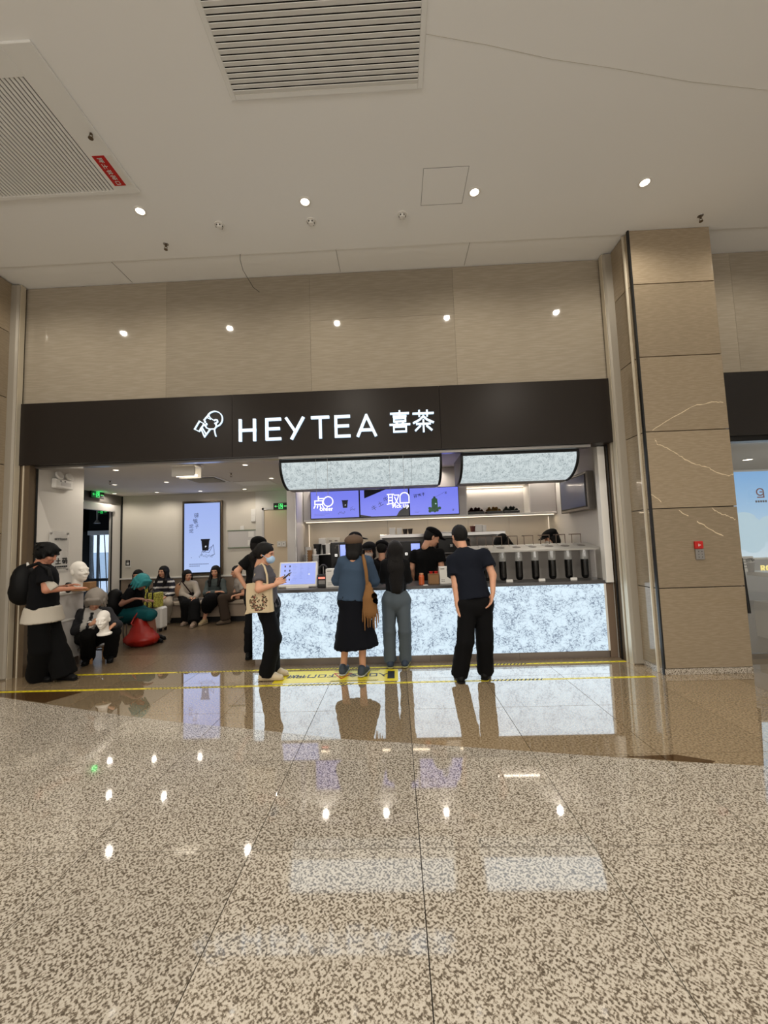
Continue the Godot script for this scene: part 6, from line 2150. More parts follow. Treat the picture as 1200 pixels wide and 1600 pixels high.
	# headwear and mask
	if o.has("hat"):
		var ht: Array = o.hat
		var u := []
		var I := Basis.IDENTITY
		if ht[0] == "beret":
			u = [ell(Vector3(0, 0.075, 0.03), Basis(Vector3.RIGHT, 0.35), Vector3(0.112, 0.07, 0.122)), ell(Vector3(0, 0.05, 0.01), I, Vector3(0.094, 0.035, 0.108), 0.02), cap(Vector3(0, 0.14, 0.03), Vector3(0, 0.158, 0.03), 0.007, 0.005, 0.01)]
		else:
			u = [ell(Vector3(0, 0.062, 0.014), I, Vector3(0.094, 0.082, 0.11)), ell(Vector3(0, 0.0, 0.0), I, Vector3(0.3, 0.045, 0.3), 0.0, true), cap(Vector3(-0.03, 0.052, -0.09), Vector3(-0.022, 0.04, -0.155), 0.045, 0.04, 0.02, Vector3(0, 1, 0), 5.0), cap(Vector3(0.03, 0.052, -0.09), Vector3(0.022, 0.04, -0.155), 0.045, 0.04, 0.02, Vector3(0, 1, 0), 5.0)]
			if ht[0] == "flatcap":
				u[0] = ell(Vector3(0, 0.07, -0.005), Basis(Vector3.RIGHT, -0.15), Vector3(0.106, 0.07, 0.128))
		obj("cap" if ht[0] != "beret" else "beret", mesh_of([moved(moved(net(u, 0.0065), HT), T)]), cloth("cloth_%s" % ht[1].to_html(), ht[1]), me)
	if o.has("mask"):
		var u := [ell(Vector3(0, -0.05, -0.07), Basis.IDENTITY, Vector3(0.062, 0.05, 0.052))]
		for sd in [-1, 1]:
			u.append(cap(Vector3(sd * 0.058, -0.045, -0.06), Vector3(sd * 0.078, -0.012, 0.005), 0.004, 0.004, 0.004))
		obj("face_mask", mesh_of([moved(moved(net(u, 0.0055), HT), T)]), cloth("cloth_%s" % o.mask.to_html(), o.mask), me)
	if o.get("straps", false):
		var back := -tf
		var st := begin()
		for sd in [-1, 1]:
			tube(st, [N + rt * sd * 0.08 + tf * 0.07 - ax * 0.07 - base, N + rt * sd * 0.085 - ax * 0.015 - base, N + rt * sd * 0.07 + back * 0.1 - ax * 0.1 - base, W - rt * sd * 0.07 + back * 0.118 - base], 0.011, 6)
		tube(st, [W - rt * 0.13 + back * 0.05 - base, W + back * 0.12 - base, W + rt * 0.13 + back * 0.05 - base], 0.011, 6)
		tube(st, [N + rt * 0.08 + tf * 0.07 - ax * 0.07 - base, C + rt * 0.07 + tf * 0.13 - base, C - rt * 0.07 + tf * 0.13 - base, N - rt * 0.08 + tf * 0.07 - ax * 0.07 - base], 0.011, 6)
		obj("apron_strap", st.commit(), cloth("strap_grey", Color(0.52, 0.5, 0.46)), me)
	return me

# ---------------------------------------------------------------- who stands and sits where
func build_people():
	var X := Vector3.RIGHT
	var Z := Vector3.BACK
	var black := Color(0.035, 0.035, 0.042)
	var dark_hair := Color(0.075, 0.065, 0.062)
	var shade := Color(0.035, 0.037, 0.05)
	# --- in front of the counter
	person("woman in grey tee and face mask looking at her phone, cream tote on her arm", "", {
		"pel": Vector3(-1.47, 0.839, -4.62), "nek": Vector3(-1.532, 1.282, -4.6), "hed": Vector3(-1.497, 1.426, -4.6), "tf": Vector3(1, 0, 0.12), "hf": Vector3(1, -0.22, 0.06),
		"sr": Vector3(-1.507, 1.24, -4.46), "er": Vector3(-1.486, 1.052, -4.33), "wr": Vector3(-1.322, 1.091, -4.36), "sl": Vector3(-1.549, 1.223, -4.74), "el": Vector3(-1.541, 1.01, -4.78), "wl": Vector3(-1.39, 1.092, -4.66),
		"hr": Vector3(0.85, 0.5, 0.0), "hands": ["grip", "grip"], "pl": Vector3(0, 0.3, -1), "pr": Vector3(0.2, 0.3, 1),
		"kr": Vector3(-1.397, 0.473, -4.56), "ar": Vector3(-1.513, 0.085, -4.659), "kl": Vector3(-1.476, 0.445, -4.72), "al": Vector3(-1.495, 0.085, -4.812), "fl": X, "fr": X,
		"top": ["tee", Color(0.34, 0.33, 0.35), 0.03, 0.005], "low": ["trousers", shade, 0.095, 0.085, 0.085, 0.02], "shoe": [Color(0.78, 0.72, 0.62), Color(0.7, 0.63, 0.5)],
		"hair": ["pony", dark_hair, 0.2], "mask": Color(0.68, 0.8, 0.92)})
	person("woman in blue denim jacket and brown beret, seen from behind at the counter", "", {
		"pel": Vector3(-0.528, 0.851, -4.75), "nek": Vector3(-0.488, 1.336, -4.78), "hed": Vector3(-0.498, 1.464, -4.8), "tf": Vector3(0.05, 0, -1), "hf": Vector3(0.1, -0.25, -1),
		"sl": Vector3(-0.625, 1.288, -4.78), "el": Vector3(-0.717, 1.082, -4.86), "wl": Vector3(-0.646, 1.068, -5.08), "sr": Vector3(-0.353, 1.287, -4.78), "er": Vector3(-0.281, 1.055, -4.84), "wr": Vector3(-0.373, 1.053, -5.06), "hands": ["relaxed", "relaxed"],
		"kl": Vector3(-0.616, 0.467, -4.78), "al": Vector3(-0.663, 0.085, -4.818), "kr": Vector3(-0.427, 0.469, -4.75), "ar": Vector3(-0.434, 0.085, -4.755), "fl": Vector3(0.1, 0, -1), "fr": Vector3(0.25, 0, -1),
		"top": ["long", Color(0.225, 0.29, 0.37), 0.0, 0.036], "topname": "denim_jacket", "collar": true, "low": ["skirt", Color(0.035, 0.042, 0.07), 0.145, 0.262, 1.15, 0.325, Vector3(0.03, 0, 0)],
		"shoe": [Color(0.24, 0.27, 0.31), Color(0.72, 0.72, 0.68)], "hair": ["bob", dark_hair, 0.1], "hat": ["beret", Color(0.36, 0.29, 0.24)]})
	person("young woman with waist-long black hair and grey jeans at the counter", "", {
		"pel": Vector3(-0.024, 0.801, -5), "nek": Vector3(-0.022, 1.305, -5), "hed": Vector3(-0.019, 1.399, -5.02), "tf": Vector3(-0.05, 0, -1), "hf": Vector3(-0.1, -0.1, -1),
		"sl": Vector3(-0.142, 1.239, -5), "el": Vector3(-0.188, 1.051, -5.02), "wl": Vector3(-0.113, 1.063, -5.22), "sr": Vector3(0.101, 1.231, -5), "er": Vector3(0.134, 1.049, -5.02), "wr": Vector3(0.075, 1.066, -5.22),
		"kl": Vector3(-0.122, 0.436, -5), "al": Vector3(-0.123, 0.085, -5.042), "kr": Vector3(0.067, 0.435, -4.98), "ar": Vector3(0.064, 0.085, -5.052), "fl": Vector3(-0.05, 0, -1), "fr": Vector3(0.2, 0, -1),
		"top": ["long", black, 0.0, -0.012], "low": ["trousers", Color(0.32, 0.355, 0.385), 0.09, 0.078, 0.075, 0.025], "shoe": [Color(0.2, 0.24, 0.3), Color(0.6, 0.58, 0.4)],
		"hair": ["long", dark_hair, 0.42]})
	person("man in navy tee and black trousers bending towards the counter", "", {
		"pel": Vector3(0.832, 0.819, -4.45), "nek": Vector3(0.758, 1.417, -4.66), "hed": Vector3(0.736, 1.543, -4.74), "tf": Vector3(-0.1, 0, -1), "hf": Vector3(-0.25, -0.35, -1), "sex": "man", "s": 1.04,
		"sl": Vector3(0.629, 1.278, -4.62), "el": Vector3(0.635, 1.004, -4.5), "wl": Vector3(0.634, 0.788, -4.42), "hl": Vector3(0.15, -1, 0.1), "sr": Vector3(0.988, 1.338, -4.6), "er": Vector3(1.04, 1.111, -4.48), "wr": Vector3(1.002, 0.934, -4.36), "hr": Vector3(-0.3, -0.9, 0.2),
		"kl": Vector3(0.695, 0.436, -4.4), "al": Vector3(0.634, 0.085, -4.486), "kr": Vector3(0.911, 0.443, -4.46), "ar": Vector3(0.925, 0.085, -4.568), "fl": Vector3(-0.05, 0, -1), "fr": Vector3(0.35, 0, -0.9),
		"top": ["tee", Color(0.07, 0.085, 0.125), -0.03, 0.03], "low": ["trousers", black, 0.1, 0.092, 0.088, 0.03], "shoe": [Color(0.04, 0.04, 0.04), Color(0.05, 0.05, 0.05)], "hair": ["short", dark_hair]})
	person("man in black tee and baseball cap, hand on hip, behind the masked woman", "", {
		"pel": Vector3(-1.985, 0.781, -5.55), "nek": Vector3(-1.927, 1.389, -5.55), "hed": Vector3(-1.89, 1.511, -5.55), "tf": Vector3(0.9, 0, -0.45), "hf": Vector3(1, -0.12, -0.2), "sex": "man",
		"sr": Vector3(-1.997, 1.342, -5.45), "er": Vector3(-2.145, 1.187, -5.4), "wr": Vector3(-2.032, 0.97, -5.42), "hr": Vector3(0.8, -0.5, -0.2), "sl": Vector3(-1.922, 1.329, -5.72), "el": Vector3(-1.97, 1.072, -5.8), "wl": Vector3(-1.954, 0.899, -5.72),
		"kr": Vector3(-2.013, 0.384, -5.52), "ar": Vector3(-2.077, 0.085, -5.664), "kl": Vector3(-1.99, 0.35, -5.68), "al": Vector3(-2.041, 0.085, -5.79), "fl": Vector3(0.8, 0, -0.5), "fr": Vector3(0.2, 0, 0.9),
		"top": ["tee", Color(0.04, 0.04, 0.042), 0.0, 0.015], "low": ["trousers", Color(0.05, 0.055, 0.07), 0.092, 0.078, 0.072, 0.02], "hair": ["short", dark_hair], "hat": ["cap", Color(0.035, 0.035, 0.035)]})
	# --- left edge: standing with a backpack
	person("person with messy black hair, black top over white shirt, standing at the side desk", "", {
		"pel": Vector3(-4.221, 0.777, -4.76), "nek": Vector3(-4.217, 1.381, -4.76), "hed": Vector3(-4.189, 1.502, -4.76), "tf": Vector3(0.95, 0, -0.25), "hf": Vector3(0.9, -0.35, -0.15), "sex": "man",
		"sr": Vector3(-4.088, 1.297, -4.6), "er": Vector3(-4.016, 1.094, -4.56), "wr": Vector3(-3.895, 1.083, -4.76), "hr": Vector3(1, 0.05, -0.3), "sl": Vector3(-4.357, 1.281, -4.94), "el": Vector3(-4.337, 1.053, -5), "wl": Vector3(-4.158, 1.093, -5.02), "hands": ["relaxed", "flat"],
		"kr": Vector3(-4.186, 0.397, -4.7), "ar": Vector3(-4.302, 0.085, -4.835), "kl": Vector3(-4.107, 0.357, -4.85), "al": Vector3(-4.027, 0.085, -4.861), "fl": Vector3(0.95, 0, 0.2), "fr": Vector3(0.9, 0, 0.25),
		"top": ["tee", Color(0.03, 0.032, 0.045), -0.08, 0.045], "under": [Color(0.72, 0.69, 0.64), 0.07], "topname": "black_top", "low": ["trousers", Color(0.018, 0.018, 0.02), 0.1, 0.11, 0.13, 0.04], "shoe": [Color(0.025, 0.025, 0.03), Color(0.03, 0.03, 0.035)], "hair": ["messy", Color(0.018, 0.016, 0.016)], "skin": Color(0.72, 0.5, 0.4)})
	# --- seated on the low stool, silver wig
	person("seated person in silver wig, black jacket and tie, bowed over a foam head", "", {
		"pel": Vector3(-4.361, 0.296, -5.62), "nek": Vector3(-4.132, 0.762, -5.46), "hed": Vector3(-4.037, 0.884, -5.36), "tf": Vector3(0.5, -0.2, 0.85), "hf": Vector3(0.3, -0.95, 0.75),
		"sr": Vector3(-4.384, 0.676, -5.5), "er": Vector3(-4.334, 0.473, -5.4), "wr": Vector3(-3.995, 0.579, -5.24), "hr": Vector3(0.9, 0.45, 0.1), "sl": Vector3(-4.04, 0.67, -5.58), "el": Vector3(-3.845, 0.507, -5.5), "wl": Vector3(-3.796, 0.538, -5.38), "hl": Vector3(-0.3, -0.5, 0.6), "hands": ["relaxed", "flat"], "pr": Vector3(0.1, 0.5, 1),
		"kr": Vector3(-4.058, 0.437, -5.26), "ar": Vector3(-4.266, 0.085, -5.553), "kl": Vector3(-3.851, 0.421, -5.46), "al": Vector3(-4.034, 0.085, -5.653), "fl": Vector3(0.55, 0, 0.8), "fr": Vector3(0.35, 0, 0.9),
		"top": ["long", Color(1, 1, 1), 0.06, 0.022], "topc": "suit", "topname": "jacket", "low": ["trousers", Color(0.03, 0.03, 0.033), 0.088, 0.082, 0.085, 0.02], "shoe": [Color(0.025, 0.025, 0.03), Color(0.03, 0.03, 0.03)], "hair": ["wig", Color(0.56, 0.53, 0.5)], "hu": Vector3(0.3, 0.6, 0.7)})
	# --- seated with teal wig
	person("seated person in teal wig and skirt bowed over a yellow box bag", "", {
		"pel": Vector3(-4.46, 0.474, -6.75), "nek": Vector3(-4.336, 0.915, -6.65), "hed": Vector3(-4.195, 0.991, -6.58), "tf": Vector3(0.9, -0.3, 0.35), "hf": Vector3(0.9, -0.85, 0.35), "hu": Vector3(0.6, 0.8, 0.1),
		"sr": Vector3(-4.332, 0.849, -6.5), "er": Vector3(-4.425, 0.667, -6.44), "wr": Vector3(-4.175, 0.751, -6.36), "hr": Vector3(1, 0.1, 0.05), "sl": Vector3(-4.465, 0.822, -6.85), "el": Vector3(-4.482, 0.614, -6.88), "wl": Vector3(-4.226, 0.682, -6.72), "hl": Vector3(1, 0, 0),
		"kr": Vector3(-3.988, 0.466, -6.48), "ar": Vector3(-4.046, 0.085, -6.669), "kl": Vector3(-4.103, 0.451, -6.7), "al": Vector3(-4.125, 0.085, -6.853), "fl": X, "fr": Vector3(0.95, 0, 0.2),
		"top": ["tee", Color(0.035, 0.04, 0.055), 0.05, 0.03], "low": ["lap", Color(0.06, 0.3, 0.32), 0.108, 0.09, 0.1, 0.0], "shoe": [Color(0.04, 0.035, 0.035), Color(0.04, 0.04, 0.04)], "hair": ["wig", Color(0.22, 0.55, 0.57)], "skin": Color(0.62, 0.45, 0.38)})
	# --- on the wall bench
	person("dark-haired woman on the bench mostly hidden behind the teal wig", "", {
		"pel": Vector3(-5.549, 0.552, -8.6), "nek": Vector3(-5.54, 0.825, -8.58), "hed": Vector3(-5.543, 0.983, -8.56), "tf": Z, "hf": Vector3(0.1, -0.1, 1), "cell": 0.02,
		"sr": Vector3(-5.665, 0.763, -8.56), "er": Vector3(-5.636, 0.584, -8.48), "wr": Vector3(-5.408, 0.509, -8.3), "sl": Vector3(-5.373, 0.754, -8.56), "el": Vector3(-5.293, 0.574, -8.48), "wl": Vector3(-5.287, 0.505, -8.3),
		"kr": Vector3(-5.329, 0.436, -8.16), "ar": Vector3(-5.521, 0.085, -8.464), "kl": Vector3(-5.183, 0.432, -8.16), "al": Vector3(-5.356, 0.085, -8.44), "fl": Z, "fr": Z,
		"top": ["long", black, 0.03, 0.0], "low": ["trousers", black, 0.085, 0.075, 0.065, 0.02], "hair": ["long", dark_hair, 0.2]})
	person("smiling woman in black and white striped sweater and white trousers on the bench", "", {
		"pel": Vector3(-4.965, 0.535, -8.6), "nek": Vector3(-4.984, 0.889, -8.58), "hed": Vector3(-4.987, 1.047, -8.56), "tf": Vector3(-0.1, 0, 1), "hf": Vector3(-0.15, 0, 1), "cell": 0.018, "front_hair": true,
		"sr": Vector3(-5.11, 0.814, -8.56), "er": Vector3(-5.089, 0.623, -8.46), "wr": Vector3(-4.871, 0.532, -8.3), "sl": Vector3(-4.819, 0.819, -8.56), "el": Vector3(-4.707, 0.625, -8.46), "wl": Vector3(-4.78, 0.545, -8.28),
		"kr": Vector3(-4.79, 0.436, -8.14), "ar": Vector3(-4.912, 0.085, -8.378), "kl": Vector3(-4.644, 0.429, -8.16), "al": Vector3(-4.766, 0.085, -8.357), "fl": Z, "fr": Z,
		"top": ["long", Color(1, 1, 1), 0.02, 0.02], "topc": "stripes", "topname": "striped_sweater", "low": ["trousers", Color(0.66, 0.62, 0.56), 0.09, 0.08, 0.07, 0.02], "shoe": [Color(0.7, 0.67, 0.62), Color(0.7, 0.68, 0.64)], "hair": ["long", dark_hair, 0.3]})
	person("woman in white sweater with dark strap and black trousers, hands on her knee", "", {
		"pel": Vector3(-4.48, 0.521, -8.6), "nek": Vector3(-4.46, 0.808, -8.56), "hed": Vector3(-4.45, 0.951, -8.54), "tf": Vector3(0.3, 0, 1), "hf": Vector3(0.75, -0.05, 0.7), "cell": 0.018,
		"sr": Vector3(-4.552, 0.749, -8.5), "er": Vector3(-4.494, 0.571, -8.42), "wr": Vector3(-4.202, 0.51, -8.22), "hr": Vector3(0.8, -0.4, 0.3), "sl": Vector3(-4.318, 0.761, -8.58), "el": Vector3(-4.189, 0.57, -8.46), "wl": Vector3(-4.126, 0.511, -8.2), "hl": Vector3(-0.2, -0.8, 0.5),
		"kr": Vector3(-4.255, 0.399, -8.12), "ar": Vector3(-4.259, 0.085, -8.156), "kl": Vector3(-4.085, 0.381, -8.12), "al": Vector3(-4.004, 0.085, -7.935), "fl": Vector3(0.2, 0, 1), "fr": Vector3(-0.1, 0, 1),
		"top": ["long", Color(0.66, 0.62, 0.57), 0.03, 0.015], "topname": "sweater", "low": ["trousers", Color(0.03, 0.03, 0.033), 0.1, 0.105, 0.11, 0.0], "shoe": [Color(0.6, 0.52, 0.46), Color(0.55, 0.5, 0.45)], "hair": ["bob", dark_hair, 0.12]})
	person("long-haired woman in grey-green top with folded arms on the bench", "", {
		"pel": Vector3(-3.9, 0.504, -8.6), "nek": Vector3(-3.867, 0.857, -8.56), "hed": Vector3(-3.851, 1.02, -8.54), "tf": Vector3(0, 0, 1), "hf": Vector3(0.1, -0.1, 1), "cell": 0.018, "front_hair": true,
		"sr": Vector3(-3.996, 0.782, -8.54), "er": Vector3(-4.007, 0.583, -8.42), "wr": Vector3(-3.724, 0.615, -8.3), "hr": Vector3(1, 0.1, 0), "sl": Vector3(-3.694, 0.8, -8.54), "el": Vector3(-3.602, 0.584, -8.42), "wl": Vector3(-3.795, 0.613, -8.34), "hl": Vector3(-1, 0.05, 0),
		"kr": Vector3(-3.79, 0.413, -8.1), "ar": Vector3(-3.915, 0.085, -8.173), "kl": Vector3(-3.719, 0.48, -8.06), "al": Vector3(-4.146, 0.2, -8.684), "fl": Vector3(0.2, -0.1, 1), "fr": Vector3(-0.1, 0, 1), "feet_up": true,
		"top": ["long", Color(0.3, 0.33, 0.33), 0.02, 0.0], "low": ["lap", Color(0.025, 0.025, 0.03), 0.105, 0.1, 0.09, 0.5], "shoe": [Color(0.72, 0.64, 0.5), Color(0.7, 0.64, 0.54)], "hair": ["long", dark_hair, 0.3]})
	person("person in glasses and white shirt with legs crossed in brown trousers", "", {
		"pel": Vector3(-3.273, 0.488, -8.58), "nek": Vector3(-3.346, 0.841, -8.56), "hed": Vector3(-3.405, 0.999, -8.54), "tf": Vector3(-0.75, 0, 0.7), "hf": Vector3(-1, -0.2, 0.5), "sex": "man", "cell": 0.018,
		"sr": Vector3(-3.393, 0.75, -8.68), "er": Vector3(-3.459, 0.558, -8.6), "wr": Vector3(-3.315, 0.533, -8.34), "sl": Vector3(-3.238, 0.758, -8.42), "el": Vector3(-3.168, 0.555, -8.34), "wl": Vector3(-3.275, 0.545, -8.24), "hands": ["grip", "grip"],
		"kr": Vector3(-3.538, 0.415, -8.3), "ar": Vector3(-3.849, 0.12, -8.639), "kl": Vector3(-3.517, 0.507, -8.1), "al": Vector3(-3.444, 0.085, -8.107), "fl": Vector3(-0.8, 0, 0.6), "fr": Vector3(-0.8, -0.1, 0.6),
		"top": ["tee", Color(0.6, 0.57, 0.54), 0.05, 0.025], "low": ["trousers", Color(0.23, 0.19, 0.16), 0.095, 0.088, 0.1, 0.0], "shoe": [Color(0.35, 0.3, 0.25), Color(0.2, 0.18, 0.16)], "hair": ["short", dark_hair]})
	# --- staff behind the counter
	var p1: Vector3 = Vector3(-0.41, 1.389, -6.14)
	stand("masked young staff in black cap facing out between the two women", p1.x, p1.y, p1.z, Z, Vector3(-0.1, -0.1, 1), {"mask": Color(0.78, 0.72, 0.68), "straps": true, "hair": ["bob", dark_hair, 0.08]})
	var p2: Vector3 = Vector3(-0.628, 1.552, -6.33)
	stand("staff whose black cap shows above the brown beret", p2.x, p2.y, p2.z, Vector3(0.9, 0, 0.2), Vector3(1, -0.1, 0.1), {"hat": ["cap", Color(0.025, 0.025, 0.03)]})
	var p3: Vector3 = Vector3(-0.222, 1.409, -6.32)
	stand("staff with back turned beside the masked young staff", p3.x, p3.y, p3.z, Vector3(0.2, 0, -1), Vector3(0.1, -0.2, -1), {"straps": true})
	var tee := Color(0.03, 0.03, 0.034)
	person("tall staff in black tee and flat cap working behind the counter", "", {
		"pel": Vector3(0.399, 0.753, -6.05), "nek": Vector3(0.465, 1.438, -6.05), "hed": Vector3(0.537, 1.559, -6.05), "tf": Vector3(0.45, 0, -0.9), "hf": Vector3(0.85, -0.4, -0.25), "sex": "man", "s": 1.08,
		"sl": Vector3(0.273, 1.319, -6.12), "el": Vector3(0.217, 1.112, -6.1), "wl": Vector3(0.262, 0.931, -6.2), "sr": Vector3(0.635, 1.329, -6), "er": Vector3(0.649, 1.116, -5.96), "wr": Vector3(0.6, 0.969, -6.08),
		"kl": Vector3(0.322, 0.255, -6.05), "al": Vector3(0.38, 0.085, -6.05), "kr": Vector3(0.451, 0.258, -6.02), "ar": Vector3(0.56, 0.085, -6.0), "fl": Vector3(0.4, 0, -0.9), "fr": Vector3(0.5, 0, -0.8),
		"top": ["tee", tee, 0.05, 0.02], "low": ["trousers", tee, 0.095, 0.08, 0.07, 0.02], "hair": ["short", dark_hair], "hat": ["flatcap", Color(0.02, 0.02, 0.024)], "straps": false})
	var p5: Vector3 = Vector3(1.062, 1.426, -6.28)
	stand("staff with crossed grey apron straps half hidden by the bending man", p5.x - 0.02, p5.y - 0.02, p5.z, Vector3(-0.2, 0, -1), Vector3(-0.2, -0.1, -1), {"straps": true})
	var p6: Vector3 = Vector3(1.64, 1.436, -6.28)
	stand("staff bowing low behind the tea tubes near the shelf's end", p6.x, p6.y, p6.z, Vector3(-0.6, 0, -0.6), Vector3(-0.6, -0.6, 0.3), {"mask": Color(0.3, 0.35, 0.3), "hair": ["bob", dark_hair, 0.1]})
	var p7: Vector3 = Vector3(2.38, 1.49, -6.3)
	stand("staff in black cap in profile behind the right tea tubes", p7.x, p7.y, p7.z, Vector3(-0.9, 0, 0.3), Vector3(-1, -0.35, 0.15), {"mask": Color(0.75, 0.72, 0.68), "hair": ["bob", dark_hair, 0.06]})

func stripes(p: Vector3) -> Color:
	var y := fposmod(p.y - 0.02, 0.115)
	return Color(0.6, 0.58, 0.55) if y < 0.036 else Color(0.02, 0.02, 0.03)

func stand(label: String, x: float, y: float, z: float, tf: Vector3, hf: Vector3, extra: Dictionary):
	var tee := Color(0.03, 0.03, 0.034)
	var dark_hair := Color(0.075, 0.065, 0.062)
	# an upright figure given by the head centre
	var h := Vector3(x, y, z)
	var n := h + Vector3(0, -0.165, 0) - hf * Vector3(1, 0, 1) * 0.02
	var p := Vector3(n.x, 0.86, n.z) - tf * 0.02
	var r := tf.normalized().cross(Vector3.UP)
	var d := {"pel": p, "nek": n, "hed": h, "tf": tf, "hf": hf, "cell": 0.02,
		"sl": n - r * 0.165 - Vector3(0, 0.07, 0), "sr": n + r * 0.165 - Vector3(0, 0.07, 0),
		"kl": p - r * 0.09 + Vector3(0, -0.4, 0), "kr": p + r * 0.09 + Vector3(0, -0.4, 0), "al": Vector3(p.x, 0.085, p.z) - r * 0.1, "ar": Vector3(p.x, 0.085, p.z) + r * 0.1, "fl": tf, "fr": tf,
		"top": ["tee", tee, 0.04, 0.02], "low": ["trousers", tee, 0.09, 0.075, 0.065, 0.02], "hair": ["short", dark_hair], "hat": ["flatcap", Color(0.025, 0.025, 0.03)]}
	d.el = d.sl + Vector3(0, -0.24, 0) - r * 0.06 + tf * 0.04
	d.er = d.sr + Vector3(0, -0.24, 0) + r * 0.06 + tf * 0.04
	d.wl = d.el + tf * 0.19 + r * 0.05 + Vector3(0, -0.05, 0)
	d.wr = d.er + tf * 0.19 - r * 0.05 + Vector3(0, -0.05, 0)
	for k in extra:
		d[k] = extra[k]
	person(label, "", d)

# ---------------------------------------------------------------- bags, props, floor markings
func soft(called: String, prims: Array, cell: float, mat: Material, parent: Node3D, wr := 0.0, wf := 9.0) -> MeshInstance3D:
	return obj(called, mesh_of([moved(net(prims, cell, wr, wf, 4), Transform3D(Basis.IDENTITY, -parent.position))]), mat, parent)

func foam_head(label: String, p: Vector3, fwd: Vector3, up := Vector3.UP, big := 1.0) -> Node3D:
	var o := thing("foam_head", label, "mannequin head", p, "white foam wig heads")
	var b := look(fwd, up).scaled_local(Vector3.ONE * big)
	obj("head", mesh_of([moved(head_proto("woman"), Transform3D(b, Vector3.ZERO))]), mats["foam"], o)
	var st := begin()
	lathe(st, [Vector2(0.001, -0.2), Vector2(0.085, -0.2), Vector2(0.085, -0.185), Vector2(0.058, -0.165), Vector2(0.05, -0.13), Vector2(0.05, -0.08)], 20, Transform3D(b, b * Vector3(0, 0, 0.03)))
	obj("neck_base", st.commit(), mats["foam"], o)
	return o

